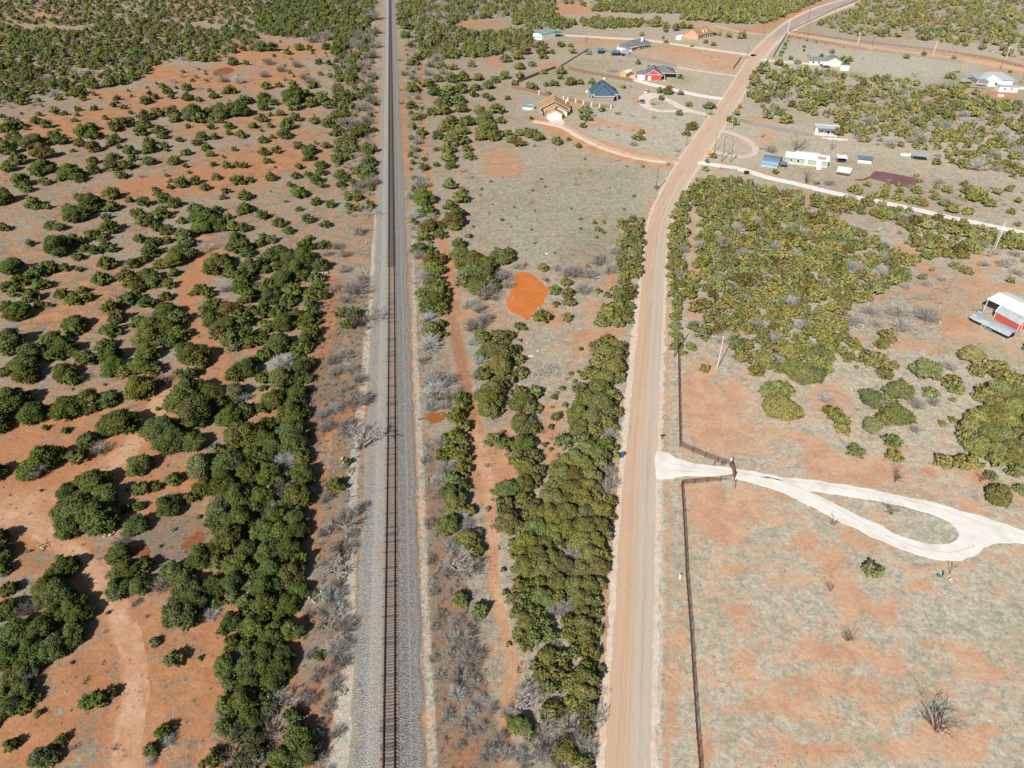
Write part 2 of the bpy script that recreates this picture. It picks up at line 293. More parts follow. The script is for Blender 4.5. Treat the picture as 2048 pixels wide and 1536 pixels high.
# ------------------------------------------------------------------ mesh helpers
def tag(o, label=None, cat=None, group=None, kind=None):
    if label: o['label'] = label
    if cat: o['category'] = cat
    if group: o['group'] = group
    if kind: o['kind'] = kind
    return o
def empty(name, loc, rz=0.0, label=None, cat=None, group=None):
    o = bpy.data.objects.new(name, None); col.objects.link(o); o.location = loc; o.rotation_euler = (0, 0, rz); o.empty_display_size = 0.5
    return tag(o, label, cat, group)
def link(name, me, parent=None, loc=(0, 0, 0), rz=0.0):
    o = bpy.data.objects.new(name, me); col.objects.link(o); o.parent = parent; o.location = loc; o.rotation_euler = (0, 0, rz); return o
class MB:
    def __init__(s): s.v = []; s.f = []; s.mi = []
    def add(s, vs, fs, mi=0):
        n = len(s.v); s.v += [tuple(v) for v in vs]; s.f += [tuple(i + n for i in f) for f in fs]; s.mi += [mi] * len(fs); return s
    def box(s, x0, y0, z0, x1, y1, z1, mi=0):
        v = [(x0, y0, z0), (x1, y0, z0), (x1, y1, z0), (x0, y1, z0), (x0, y0, z1), (x1, y0, z1), (x1, y1, z1), (x0, y1, z1)]
        return s.add(v, [(0, 3, 2, 1), (4, 5, 6, 7), (0, 1, 5, 4), (1, 2, 6, 5), (2, 3, 7, 6), (3, 0, 4, 7)], mi)
    def tube(s, pts, rad, n=6, mi=0, cap=True):
        pts = [Vector(p) for p in pts]; rad = rad if isinstance(rad, (list, tuple)) else [rad] * len(pts); rings = []
        vs = []; fs = []
        for i, p in enumerate(pts):
            d = (pts[min(i + 1, len(pts) - 1)] - pts[max(i - 1, 0)]).normalized()
            a = d.cross(Vector((0, 0, 1)) if abs(d.z) < .9 else Vector((1, 0, 0))).normalized(); b = d.cross(a)
            for k in range(n): an = 2 * math.pi * k / n; vs.append(p + (a * math.cos(an) + b * math.sin(an)) * rad[i])
        for i in range(len(pts) - 1):
            for k in range(n): fs.append((i * n + k, i * n + (k + 1) % n, (i + 1) * n + (k + 1) % n, (i + 1) * n + k))
        if cap: fs.append(tuple(range(n))[::-1]); fs.append(tuple((len(pts) - 1) * n + k for k in range(n)))
        return s.add(vs, fs, mi)
    def mesh(s, name, mats):
        me = bpy.data.meshes.new(name); me.from_pydata(s.v, [], s.f); me.update()
        for m in (mats if isinstance(mats, (list, tuple)) else [mats]): me.materials.append(m)
        if any(s.mi): me.polygons.foreach_set('material_index', s.mi)
        return me
    def build(s, name, mats, parent=None, loc=(0, 0, 0), rz=0.0): return link(name, s.mesh(name, mats), parent, loc, rz)

def np_mesh(name, V, F, mats, attrs=()):
    """V (n,3), F (m,3) numpy"""
    me = bpy.data.meshes.new(name); me.vertices.add(len(V)); me.vertices.foreach_set('co', np.asarray(V, np.float32).ravel())
    k = F.shape[1]; me.loops.add(F.size); me.loops.foreach_set('vertex_index', F.ravel().astype(np.int32))
    me.polygons.add(len(F)); me.polygons.foreach_set('loop_start', (np.arange(len(F)) * k).astype(np.int32)); me.polygons.foreach_set('loop_total', np.full(len(F), k, np.int32))
    for nm, typ, data in attrs:
        at = me.attributes.new(nm, typ, 'POINT'); at.data.foreach_set('color' if typ == 'FLOAT_COLOR' else 'value', np.asarray(data, np.float32).ravel())
    me.update(calc_edges=True); me.validate()
    for m in (mats if isinstance(mats, (list, tuple)) else [mats]): me.materials.append(m)
    return me

def resample(pts, step, closed=False):
    pts = [Vector(p) for p in pts]; out = []
    n = len(pts) if closed else len(pts) - 1
    for i in range(n):
        a, b = pts[i], pts[(i + 1) % len(pts)]; L = (b - a).length; k = max(1, int(L / step))
        for j in range(k): out.append(a.lerp(b, j / k))
    if not closed: out.append(pts[-1])
    return out
def smooth(pts, it=2, closed=False):
    for _ in range(it):
        q = []; n = len(pts)
        rngi = range(n) if closed else range(n - 1)
        if not closed: q.append(pts[0])
        for i in rngi:
            a, b = pts[i], pts[(i + 1) % n]; q += [a.lerp(b, .25), a.lerp(b, .75)]
        if not closed: q.append(pts[-1])
        pts = q
    return pts
def sheet(name, outline, z, mat, jit=0.25, step=0.9, holes=(), label=None, cat=None, kind='structure', it=2, ground=False, seed=0):
    """flat ragged-edged sheet with a short skirt down into the ground"""
    loops = []
    for k, lp in enumerate([outline] + list(holes)):
        pts = [Vector(p) if ground else G(*p) for p in lp]; pts = smooth(pts, it, True); pts = resample(pts, step, True)
        o = []
        for i, p in enumerate(pts):
            a = (pts[(i + 1) % len(pts)] - pts[i - 1]); nrm = Vector((-a.y, a.x, 0)); nrm = nrm.normalized() if nrm.length > 1e-6 else nrm
            j = (mnoise.noise(Vector((p.x * .45, p.y * .45, seed + 3.1))) + .6 * mnoise.noise(Vector((p.x * 1.7, p.y * 1.7, seed)))) * jit
            q = p + nrm * j; o.append(Vector((q.x, q.y, z)))
        loops.append(o)
    tris = geometry.tessellate_polygon(loops); V = [p for lp in loops for p in lp]; mb = MB()
    F = []
    for t in tris:
        a, b, c = (V[i] for i in t); F.append(t if (b - a).cross(c - a).z > 0 else (t[0], t[2], t[1]))
    mb.add(V, F)
    for lp in loops:
        n = len(lp); W = list(lp) + [p - Vector((0, 0, 0.35)) for p in lp]; mb.add(W, [(i, (i + 1) % n, n + (i + 1) % n, n + i) for i in range(n)])
    o = mb.build(name, mat); return tag(o, label, cat, None, kind)
def ribbon(name, L, Rr, z, mat, jit=0.15, step=1.5, label=None, cat=None, kind='structure', ground=False, seed=0, it=1, v0=0.0):
    Lp = [Vector(p) if ground else G(*p) for p in L]; Rp = [Vector(p) if ground else G(*p) for p in Rr]
    Lp = smooth(Lp, it); Rp = smooth(Rp, it); A = []; B = []
    for i in range(len(Lp) - 1):
        k = max(1, int(max((Lp[i + 1] - Lp[i]).length, (Rp[i + 1] - Rp[i]).length) / step))
        for j in range(k): A.append(Lp[i].lerp(Lp[i + 1], j / k)); B.append(Rp[i].lerp(Rp[i + 1], j / k))
    A.append(Lp[-1]); B.append(Rp[-1]); nx = 4; V = []; UV = []; s = v0
    for i, (a, b) in enumerate(zip(A, B)):
        if i: s += ((a + b) / 2 - (A[i - 1] + B[i - 1]) / 2).length
        d = (b - a).normalized()
        ja = (mnoise.noise(Vector((a.x * .5, a.y * .5, seed))) + .5 * mnoise.noise(Vector((a.x * 2, a.y * 2, seed)))) * jit; jb = (mnoise.noise(Vector((b.x * .5, b.y * .5, seed + 9))) + .5 * mnoise.noise(Vector((b.x * 2, b.y * 2, seed)))) * jit
        a2 = a - d * ja; b2 = b + d * jb
        V.append(Vector((a2.x, a2.y, z - .35))); UV.append((0, s))
        for k in range(nx + 1): p = a2.lerp(b2, k / nx); V.append(Vector((p.x, p.y, z))); UV.append((k / nx, s))
        V.append(Vector((b2.x, b2.y, z - .35))); UV.append((1, s))
    w = nx + 3; mb = MB(); F = [(i * w + k, i * w + k + 1, (i + 1) * w + k + 1, (i + 1) * w + k) for i in range(len(A) - 1) for k in range(w - 1)]
    mb.add(V, F); me = mb.mesh(name, mat); ul = me.uv_layers.new(name='UVMap'); vi = [0] * len(me.loops); me.loops.foreach_get('vertex_index', vi)
    ul.data.foreach_set('uv', [c for i in vi for c in UV[i]])
    return tag(link(name, me), label, cat, None, kind)
def line_ribbon(name, pts, wid, z, mat, jit=0.3, ground=False, **kw):
    P = [Vector(p) if ground else G(*p) for p in pts]; P = smooth(P, 2); L = []; Q = []
    for i, p in enumerate(P):
        d = (P[min(i + 1, len(P) - 1)] - P[max(i - 1, 0)]).normalized(); n = Vector((-d.y, d.x, 0)); w = wid if isinstance(wid, (int, float)) else wid[0] + (wid[1] - wid[0]) * i / (len(P) - 1)
        L.append(p + n * w / 2); Q.append(p - n * w / 2)
    return ribbon(name, L, Q, z, mat, jit, ground=True, it=0, **kw)

# ------------------------------------------------------------------ ground: one sheet out to the horizon, soil masks painted where bare earth lies
ys = [-4000, -1500, -500, -150, -40, 5, 25]
y = 34.0
while y < 1150: ys.append(y); y += max(0.30, (y * cP + CAM_H * sP) ** 2 / (FPX * CAM_H) * 4.8)
ys += [1180, 1300, 1500, 1800, 2300, 3200, 5000, 9000]
us = [-14, -7, -3.5, -2.2, -1.6, -1.35] + list(np.linspace(-1.2, 1.2, 470)) + [1.35, 1.6, 2.2, 3.5, 7, 14]
ys = np.array(ys); us = np.array(us); NY, NX = len(ys), len(us)
W = np.maximum(ys * cP + CAM_H * sP, 40) * 1024 / FPX
gx = us[None, :] * W[:, None]; gy = np.repeat(ys[:, None], NX, 1)
gz = -0.035 - 0.02 * (np.sin(gx * .31 + np.sin(gy * .23) * 1.3) * np.cos(gy * .27 + .7 * np.sin(gx * .17)) + 1)
zc = gy * cP + CAM_H * sP
okv = zc > 30
px = np.where(okv, 1024 + FPX * gx / np.where(okv, zc, 1), -9999); py = np.where(okv, 768 + FPX * (CAM_H * cP - gy * sP) / np.where(okv, zc, 1), 9999)
SOIL = np.full(gx.shape, 0.36); PALE = np.zeros_like(SOIL); GREEN = np.zeros_like(SOIL); LIT = np.zeros_like(SOIL)
def sst(t): t = np.clip(t, 0, 1); return t * t * (3 - 2 * t)
def ell(A, cx, cy, rx, ry, v, ang=0, soft=1.3):
    ca, sa = math.cos(R(ang)), math.sin(R(ang)); dx, dy = px - cx, py - cy
    d = np.hypot((dx * ca + dy * sa) / rx, (-dx * sa + dy * ca) / ry); w = sst((1.0 + soft / 2 - d) / soft); A += (v - A) * w
def line(A, pts, wd, v, soft=.8):
    d = np.full(px.shape, 1e9); n = len(pts); wd = wd if isinstance(wd, (list, tuple)) else [wd] * n
    for i in range(n - 1):
        (x0, y0), (x1, y1) = pts[i], pts[i + 1]; ex, ey = x1 - x0, y1 - y0; L = ex * ex + ey * ey + 1e-9
        t = np.clip(((px - x0) * ex + (py - y0) * ey) / L, 0, 1); w = (wd[i] + (wd[i + 1] - wd[i]) * t) / 2
        d = np.minimum(d, np.hypot(px - x0 - t * ex, py - y0 - t * ey) / w)
    A += (v - A) * sst((1 + soft / 2 - d) / soft)
def poly(A, pts, v, soft=8.0):
    P = np.array(pts, float); n = len(P); sub = (px > P[:, 0].min() - 60) & (px < P[:, 0].max() + 60) & (py > P[:, 1].min() - 60) & (py < P[:, 1].max() + 60)
    X, Y = px[sub], py[sub]; ins = np.zeros(X.shape, bool); d = np.full(X.shape, 1e9)
    for i in range(n):
        x0, y0 = P[i]; x1, y1 = P[(i + 1) % n]
        c = ((y0 > Y) != (y1 > Y)) & (X < (x1 - x0) * (Y - y0) / (y1 - y0 + 1e-12) + x0); ins ^= c
        ex, ey = x1 - x0, y1 - y0; t = np.clip(((X - x0) * ex + (Y - y0) * ey) / (ex * ex + ey * ey + 1e-9), 0, 1); d = np.minimum(d, np.hypot(X - x0 - t * ex, Y - y0 - t * ey))
    sd = np.where(ins, d, -d); w = sst(sd / (2 * soft) + .5); T = A[sub]; A[sub] = T + (v - T) * w

# -- west of the railway
poly(SOIL, [(-300, -50), (740, -50), (735, 400), (690, 560), (610, 900), (640, 1700), (-500, 1700)], .50, 25)
poly(SOIL, [(-400, -60), (750, -60), (745, 420), (660, 560), (380, 700), (-400, 720)], .36, 40)
poly(SOIL, [(-400, 600), (350, 640), (620, 700), (560, 830), (-400, 820)], .42, 30)
poly(SOIL, [(-200, 380), (120, 400), (150, 470), (90, 560), (-200, 560)], .40, 20)
poly(SOIL, [(150, 250), (330, 265), (480, 320), (330, 350), (180, 350), (60, 330)], .34, 15)
for a in [(450, 350, 110, 32, .85, -8), (560, 318, 110, 24, .85), (310, 372, 110, 22, .85, -8), (190, 400, 70, 14, .7), (130, 260, 110, 16, .85, -4), (230, 222, 210, 13, .85, -9), (60, 275, 60, 10, .7),
          (345, 150, 62, 16, .98, 8), (430, 165, 80, 10, .9, 5), (520, 105, 90, 22, .85), (560, 150, 60, 20, .8), (650, 95, 60, 14, .8), (450, 140, 30, 9, 1.0), (600, 60, 80, 12, .7), (360, 15, 30, 16, .9), (440, 20, 60, 16, .6),
          (90, 30, 90, 20, .6), (20, 70, 30, 10, .8), (260, 62, 20, 8, .8), (590, 275, 60, 20, .62), (470, 245, 160, 22, .60, -6), (250, 190, 90, 10, .85), (200, 600, 120, 60, .58), (60, 560, 70, 20, .6), (120, 640, 80, 20, .7),
          (400, 545, 26, 60, .95, 18), (372, 600, 20, 60, .95, 8), (395, 690, 26, 60, 1.0, -38), (440, 745, 22, 40, .9, 30), (420, 770, 50, 18, .8), (330, 800, 40, 60, 1.0, 30), (270, 890, 60, 60, 1.1, 40), (130, 860, 150, 40, .68), (200, 830, 90, 30, .62),
          (70, 940, 120, 110, 1.1), (30, 1010, 60, 60, 1.2), (210, 930, 40, 60, 1.1, 45), (60, 1100, 70, 40, .9), (150, 1130, 60, 36, 1.05, 40), (235, 1210, 30, 50, 1.1, -20), (290, 1280, 80, 70, .85), (330, 1400, 120, 100, .72), (230, 1430, 120, 90, .75),
          (440, 1260, 46, 80, .95, 20), (420, 1380, 26, 90, 1.15, 15), (60, 1480, 130, 70, 1.0), (170, 1350, 50, 40, 1.05), (420, 1480, 60, 50, .62), (180, 1500, 40, 60, .62), (460, 1190, 40, 30, .8), (540, 830, 26, 20, .9), (530, 690, 60, 14, .7), (330, 980, 40, 60, .95), (390, 960, 40, 40, .9)]: ell(SOIL, *a)
line(SOIL, [(-60, 1020), (20, 1040), (90, 1070), (150, 1110), (200, 1160), (235, 1230), (258, 1300), (268, 1400), (255, 1480), (250, 1640)], [26, 26, 28, 30, 32, 36, 40, 46, 60, 70], 1.25)
line(SOIL, [(330, 790), (290, 850), (255, 905), (205, 935), (160, 985), (110, 1010)], 34, 1.2)
poly(SOIL, [(250, 1060), (330, 1020), (400, 1020), (430, 1060), (420, 1120), (350, 1150), (240, 1110)], .30, 10)
poly(LIT, [(250, 1060), (330, 1020), (400, 1020), (430, 1060), (420, 1120), (350, 1150), (240, 1110)], .58, 10)
ell(SOIL, 390, 1078, 24, 18, .8, -45)
ell(LIT, 75, 1120, 60, 30, .5); ell(LIT, 165, 1340, 60, 30, .35); ell(LIT, 440, 1440, 50, 50, .4); ell(LIT, 185, 1500, 30, 50, .4)
poly(LIT, [(655, 545), (685, 560), (690, 700), (700, 800), (640, 900), (650, 1000), (620, 1100), (600, 1200), (560, 1300), (545, 1420), (600, 1540), (540, 1600), (430, 1500), (470, 1300), (560, 900), (600, 760), (640, 640)], .62, 14)
poly(LIT, [(700, 560), (740, 560), (728, 760), (705, 960), (690, 1200), (660, 1500), (600, 1600), (560, 1400), (620, 1150), (650, 950), (690, 760)], .50, 10)
poly(SOIL, [(655, 545), (680, 560), (680, 640), (660, 700), (640, 720), (610, 760), (640, 640)], 1.0, 8)
poly(LIT, [(655, 545), (680, 560), (680, 640), (660, 700), (640, 720), (610, 760), (640, 640)], .45, 8)
for a in [(640, 960, 30, 26, .9), (705, 825, 50, 14, 1.0, -20), (650, 865, 30, 10, 1.0), (625, 1010, 14, 60, 1.0), (600, 1100, 14, 50, 1.0, 20), (640, 1080, 50, 26, .7), (575, 1225, 12, 26, 1.1), (590, 1270, 20, 40, .8), (630, 1430, 14, 60, .9, 10), (655, 1440, 10, 10, 1.1), (700, 1345, 16, 12, 1.2), (690, 1500, 12, 14, .9)]: ell(SOIL, *a)
# track verges
line(PALE, [(752, 420), (744, 560), (728, 760), (705, 960), (700, 1100), (690, 1400), (670, 1600)], [10, 14, 20, 26, 30, 50, 50], .62)
line(PALE, [(740, -40), (755, 150), (752, 300), (754, 400)], [16, 14, 16, 12], .45)
line(SOIL, [(757, 170), (757, 400)], 8, .8); line(SOIL, [(800, 150), (808, 240), (818, 400)], [8, 16, 10], .85)
line(PALE, [(826, 480), (830, 700), (842, 950), (850, 1200), (862, 1440), (868, 1600)], [10, 16, 18, 20, 24, 30], .55)
line(SOIL, [(808, 380), (820, 640), (834, 880), (844, 1080), (850, 1300), (856, 1600)], [4, 6, 8, 10, 12, 12], 1.0)
line(SOIL, [(826, 640), (828, 700)], 8, 1.1)
# between railway and road
poly(SOIL, [(812, -50), (1700, -50), (1440, 240), (1330, 360), (1280, 540), (1240, 800), (1200, 1600), (860, 1600), (830, 800), (812, 400)], .30, 12)
poly(LIT, [(842, 860), (900, 900), (930, 1100), (960, 1300), (1000, 1450), (1010, 1600), (868, 1600), (856, 1200)], .62, 12)
poly(LIT, [(830, 640), (860, 620), (905, 700), (900, 800), (860, 860), (838, 800)], .42, 10)
line(SOIL, [(845, 60), (842, 200), (850, 300), (866, 420), (896, 520), (905, 600), (915, 680), (930, 760), (948, 840), (955, 900), (965, 960), (985, 1010), (985, 1100), (990, 1180), (1010, 1260), (1030, 1340), (1010, 1420), (1000, 1540)], [5, 6, 9, 10, 18, 30, 28, 30, 26, 34, 46, 30, 22, 20, 20, 24, 18, 16], 1.02)
line(LIT, [(905, 640), (915, 690), (930, 760), (945, 830)], [24, 30, 30, 26], .58)
for a in [(1010, 415, 60, 12, .5), (1160, 400, 50, 16, .5), (1230, 430, 30, 20, .5), (1080, 455, 50, 10, .45), (1130, 365, 40, 10, .45), (1005, 925, 30, 50, 1.15), (985, 960, 30, 40, 1.1), (1100, 850, 26, 36, 1.05), (1105, 905, 16, 30, 1.0), (1005, 335, 34, 34, .80, 0), (1020, 350, 24, 24, .86), (1175, 672, 40, 12, 1.0), (1225, 662, 26, 12, 1.05), (1235, 620, 14, 26, .8), (1190, 625, 26, 26, .62), (1165, 700, 30, 14, .7), (1150, 740, 30, 16, .55),
          (1225, 560, 8, 20, .9), (1110, 640, 30, 14, .7), (1000, 670, 40, 10, .55), (1105, 620, 10, 14, .9), (1060, 840, 60, 16, .55), (1020, 1400, 14, 60, .8), (915, 1500, 30, 40, .8), (1218, 1000, 10, 60, 1.0), (1212, 1200, 10, 60, .9), (1300, 450, 6, 50, .9, 0), (1080, 480, 30, 6, .6)]: ell(SOIL, *a)
ell(LIT, 1020, 415, 90, 22, .30); ell(LIT, 1120, 390, 40, 14, .2); ell(LIT, 1240, 380, 30, 20, .25); ell(PALE, 1140, 340, 60, 10, .25); ell(PALE, 1060, 370, 40, 10, .3); ell(PALE, 1160, 460, 60, 12, .3); ell(GREEN, 1180, 345, 60, 8, .5); ell(LIT, 1215, 480, 30, 8, .4, -35); ell(LIT, 1180, 560, 60, 26, .25, -30); ell(LIT, 1000, 610, 40, 30, .2)
line(SOIL, [(1240, 900), (1232, 1000), (1222, 1200), (1212, 1350)], [8, 12, 14, 14], .9)
ell(SOIL, 955, 640, 60, 30, .62); ell(PALE, 960, 640, 60, 34, .42); ell(PALE, 1000, 610, 20, 40, .38)
poly(GREEN, [(950, 360), (1280, 330), (1290, 440), (1240, 500), (1100, 520), (940, 470)], .18, 20); poly(SOIL, [(950, 360), (1280, 330), (1290, 440), (1240, 500), (1100, 520), (940, 470)], .16, 16)
poly(SOIL, [(1150, 200), (1400, 190), (1380, 290), (1300, 300), (1170, 260)], .14, 12); poly(PALE, [(1180, 215), (1400, 205), (1370, 290), (1300, 295), (1200, 250)], .36, 12)
ell(SOIL, 1255, 255, 60, 8, .8, 12); ell(SOIL, 1190, 245, 30, 10, .8); ell(SOIL, 1150, 212, 16, 8, .9); ell(SOIL, 1270, 200, 5, 12, 1.0)
line(SOIL, [(1060, 236), (1120, 262), (1190, 292), (1260, 312), (1350, 330)], [10, 22, 26, 24, 20], 1.1)
ell(GREEN, 1200, 350, 90, 10, .35); ell(GREEN, 1120, 150, 60, 12, .7); ell(GREEN, 1190, 128, 60, 10, .5); ell(GREEN, 1200, 175, 40, 12, .5); ell(GREEN, 1350, 95, 50, 8, .6); ell(GREEN, 1365, 160, 26, 8, .8)
for a in [(1230, 85, 50, 5, .85), (1180, 85, 30, 7, .85), (1400, 108, 90, 12, .85, 6), (1440, 130, 40, 12, .9, 10), (1330, 118, 50, 6, .7, 10), (1060, 92, 30, 6, .8), (1040, 78, 20, 5, .85), (1100, 130, 26, 4, .95), (1130, 18, 80, 9, 1.05), (1110, 3, 50, 4, 1.0), (965, 48, 50, 5, .95), (1490, 60, 70, 5, .85, -4), (1420, 42, 60, 5, .6), (985, 125, 20, 8, .9, 25)]: ell(SOIL, *a)
line(SOIL, [(1500, 62), (1540, 48), (1580, 30), (1650, 8)], [9, 12, 12, 10], 1.25)
ell(PALE, 1180, 115, 60, 10, .4); ell(PALE, 1040, 200, 40, 14, .35); ell(PALE, 1090, 120, 20, 6, .3)
# east of the road
poly(SOIL, [(1715, -50), (2400, -50), (2500, 1700), (1320, 1700), (1330, 800), (1340, 480), (1480, 220), (1560, 90)], .30, 10)
line(SOIL, [(1558, 64), (1640, 82), (1720, 96), (1800, 102), (1900, 114), (1960, 120), (2050, 138), (2300, 170)], [8, 10, 9, 9, 12, 16, 14, 16], 1.15)
poly(SOIL, [(1560, 76), (1700, 98), (1960, 128), (1950, 150), (1900, 172), (1720, 165), (1590, 135), (1555, 110)], .10, 4); poly(PALE, [(1575, 84), (1700, 105), (1950, 136), (1900, 168), (1750, 160), (1600, 120)], .42, 5)
ell(GREEN, 1905, 158, 20, 12, 1.0); ell(GREEN, 1705, 150, 30, 8, .8); ell(GREEN, 1720, 325, 60, 14, .4); ell(GREEN, 1600, 335, 60, 10, .5); ell(GREEN, 1570, 290, 50, 8, .45)
for a in [(1995, 190, 40, 10, .9), (1960, 195, 30, 6, .9), (2010, 140, 40, 8, .8), (1740, 156, 10, 6, .9), (1520, 238, 26, 5, .9), (1530, 275, 18, 14, .8), (1860, 42, 40, 8, .85), (1960, 45, 40, 8, .7), (1900, 10, 40, 5, .6), (1720, 60, 20, 4, .6), (1650, 400, 60, 7, .95, 8), (1580, 385, 20, 5, .8), (1440, 345, 14, 10, .6)]: ell(SOIL, *a)
line(SOIL, [(1440, 326), (1500, 340), (1560, 352)], 5, .75)
ell(PALE, 1430, 300, 40, 24, .3); ell(PALE, 1500, 300, 30, 14, .3)
# clearing behind the dense wood, barn yard
for a in [(1810, 500, 24, 12, 1.0, 20), (1850, 535, 60, 8, 1.0, 28), (1945, 570, 30, 50, .72), (1990, 520, 8, 26, .95), (1960, 510, 8, 20, .9), (2030, 575, 60, 9, 1.1), (1880, 590, 80, 24, .55), (1915, 645, 60, 14, .95, 15), (1900, 665, 16, 10, 1.1), (1940, 672, 20, 8, 1.1), (1830, 690, 60, 10, .75), (1868, 703, 14, 5, 1.2), (1960, 680, 60, 12, .6),
          (1385, 480, 6, 60, .75), (1395, 540, 8, 20, .9), (1480, 650, 26, 16, .95), (1750, 585, 26, 16, .6), (1560, 545, 30, 6, .6), (1640, 490, 30, 10, .6), (1500, 470, 10, 20, .6), (2020, 700, 26, 6, .8), (1715, 680, 26, 8, .6), (1390, 620, 14, 20, .9), (1450, 655, 18, 8, .9)]: ell(SOIL, *a)
line(LIT, [(1640, 700), (1750, 660), (1820, 640), (1870, 620)], 30, .28); ell(LIT, 1800, 630, 60, 30, .22); ell(GREEN, 1900, 700, 26, 8, 1.2); ell(GREEN, 1960, 700, 60, 16, .6); ell(GREEN, 2000, 720, 60, 20, .5)
ell(PALE, 1870, 580, 60, 12, .35); ell(PALE, 1680, 750, 60, 14, .35, -14); ell(PALE, 1930, 745, 60, 14, .4)
# front paddock
poly(SOIL, [(1360, 720), (1480, 740), (1600, 780), (1750, 840), (2060, 1000), (2300, 1050), (2400, 1700), (1400, 1700), (1350, 960)], .39, 14)
for a in [(1400, 800, 34, 80, .95), (1430, 840, 40, 40, .95), (1410, 760, 30, 16, .9), (1470, 790, 26, 30, .9), (1490, 870, 30, 40, .75), (1440, 880, 30, 30, .85), (1600, 890, 40, 26, .8), (1640, 920, 26, 40, .8), (1720, 940, 90, 20, 1.0, 4), (1660, 800, 40, 30, .9, 20), (1770, 900, 40, 14, .85), (1560, 860, 40, 26, .6),
          (1850, 935, 26, 12, 1.1, 35), (1970, 960, 40, 16, .95, 30), (1950, 1020, 40, 12, .95, 30), (2010, 985, 40, 16, .85), (1700, 965, 60, 14, .9), (1820, 985, 60, 10, .85, 8), (1560, 850, 10, 8, .4),
          (1425, 1025, 40, 50, 1.0, -15), (1460, 1060, 30, 30, 1.0), (1400, 980, 30, 14, .9), (1500, 1010, 40, 30, .75), (1570, 985, 60, 12, .8), (1610, 1090, 30, 26, .8), (1720, 1080, 40, 18, .85, 20), (1660, 1120, 30, 26, .8), (1690, 1190, 26, 50, .92, -32), (1740, 1215, 50, 14, .85, 30), (1780, 1215, 14, 14, .95), (1840, 1170, 24, 12, .85),
          (1345, 1400, 12, 60, .8), (1360, 1300, 14, 60, .75), (1480, 1230, 20, 36, .85, -30), (1490, 1330, 20, 26, .9), (1520, 1400, 40, 26, .8), (1640, 1300, 60, 20, .9, 8), (1700, 1300, 24, 22, 1.0), (1780, 1330, 50, 18, .85, 30), (1880, 1290, 40, 10, .9, 10), (1960, 1330, 60, 14, 1.05, 33), (2010, 1365, 40, 12, 1.0, 33),
          (1600, 1380, 60, 26, .8), (1720, 1380, 70, 26, .8, 10), (1770, 1400, 40, 26, .75), (1930, 1490, 40, 24, 1.05, 20), (1970, 1465, 26, 14, 1.1), (1870, 1460, 30, 18, .85), (1600, 1420, 50, 14, .95, 10), (1650, 1500, 60, 16, .8), (1560, 1500, 60, 30, .7), (1800, 1500, 50, 26, .68), (1950, 1230, 10, 16, 1.0), (1540, 1130, 30, 26, .75), (1480, 1140, 40, 16, .7), (1410, 1500, 14, 40, .8), (1960, 1180, 24, 8, .9)]: ell(SOIL, *a)
for a in [(1960, 1220, 110, 60, .20), (2030, 1400, 60, 40, .34), (1890, 1250, 60, 26, .16), (1760, 1000, 90, 14, .3, 12), (1740, 900, 30, 14, .3), (1585, 900, 26, 12, .3), (1610, 850, 60, 14, .3, 8), (1590, 940, 14, 10, .3), (1840, 920, 40, 14, .3), (1900, 1060, 90, 30, .18), (1800, 1010, 100, 20, .22, 14), (1560, 1120, 50, 30, .36), (1500, 1180, 60, 26, .36), (1620, 1220, 60, 30, .36)]: ell(SOIL, *a)
for a in [(1960, 1210, 90, 40, .34), (1740, 890, 26, 12, .42), (1600, 850, 60, 12, .4, 8), (1830, 920, 50, 12, .3), (1585, 935, 20, 10, .35), (1680, 1010, 40, 8, .3), (1490, 780, 26, 8, .35)]: ell(PALE, *a)
for a in [(1370, 1150, 26, 120, .35), (1700, 1480, 60, 26, .55, 20), (1860, 1400, 40, 16, .4, 30), (1500, 1100, 40, 30, .25), (1880, 1350, 60, 20, .3), (2030, 1280, 60, 90, .25), (1400, 870, 20, 40, .2), (1640, 1420, 50, 20, .3), (1760, 1500, 40, 14, .5), (1440, 1230, 26, 60, .25), (1460, 1460, 20, 30, .4)]: ell(GREEN, *a)
# rutted verge east of the road
line(LIT, [(1336, 560), (1338, 700), (1334, 900)], [12, 16, 18], .12); line(LIT, [(1330, 970), (1332, 1152), (1334, 1344), (1336, 1620)], [22, 24, 26, 28], .22)
line(SOIL, [(1336, 560), (1336, 760), (1334, 900)], [6, 7, 8], .8, 1.2); line(SOIL, [(1337, 965), (1336, 1152), (1335, 1344), (1333, 1620)], [8, 8, 8, 9], .85, 1.2)
line(PALE, [(1330, 500), (1326, 760), (1322, 900)], [5, 8, 8], .6); line(PALE, [(1324, 960), (1322, 1152), (1320, 1400), (1320, 1620)], [10, 12, 12, 14], .6)
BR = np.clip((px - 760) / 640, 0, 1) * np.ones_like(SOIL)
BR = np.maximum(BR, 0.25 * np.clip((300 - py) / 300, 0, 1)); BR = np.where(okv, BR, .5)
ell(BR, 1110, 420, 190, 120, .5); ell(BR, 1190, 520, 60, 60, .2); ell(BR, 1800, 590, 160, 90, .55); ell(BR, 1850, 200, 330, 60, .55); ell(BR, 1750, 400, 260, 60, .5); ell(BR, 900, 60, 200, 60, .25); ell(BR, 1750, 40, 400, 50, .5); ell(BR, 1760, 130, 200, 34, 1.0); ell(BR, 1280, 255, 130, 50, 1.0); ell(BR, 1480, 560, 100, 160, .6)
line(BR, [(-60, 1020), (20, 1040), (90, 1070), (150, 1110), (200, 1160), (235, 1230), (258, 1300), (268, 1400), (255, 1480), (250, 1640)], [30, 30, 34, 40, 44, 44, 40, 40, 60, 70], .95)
line(BR, [(330, 790), (290, 850), (255, 905), (205, 935), (160, 985), (110, 1010)], 34, .7)
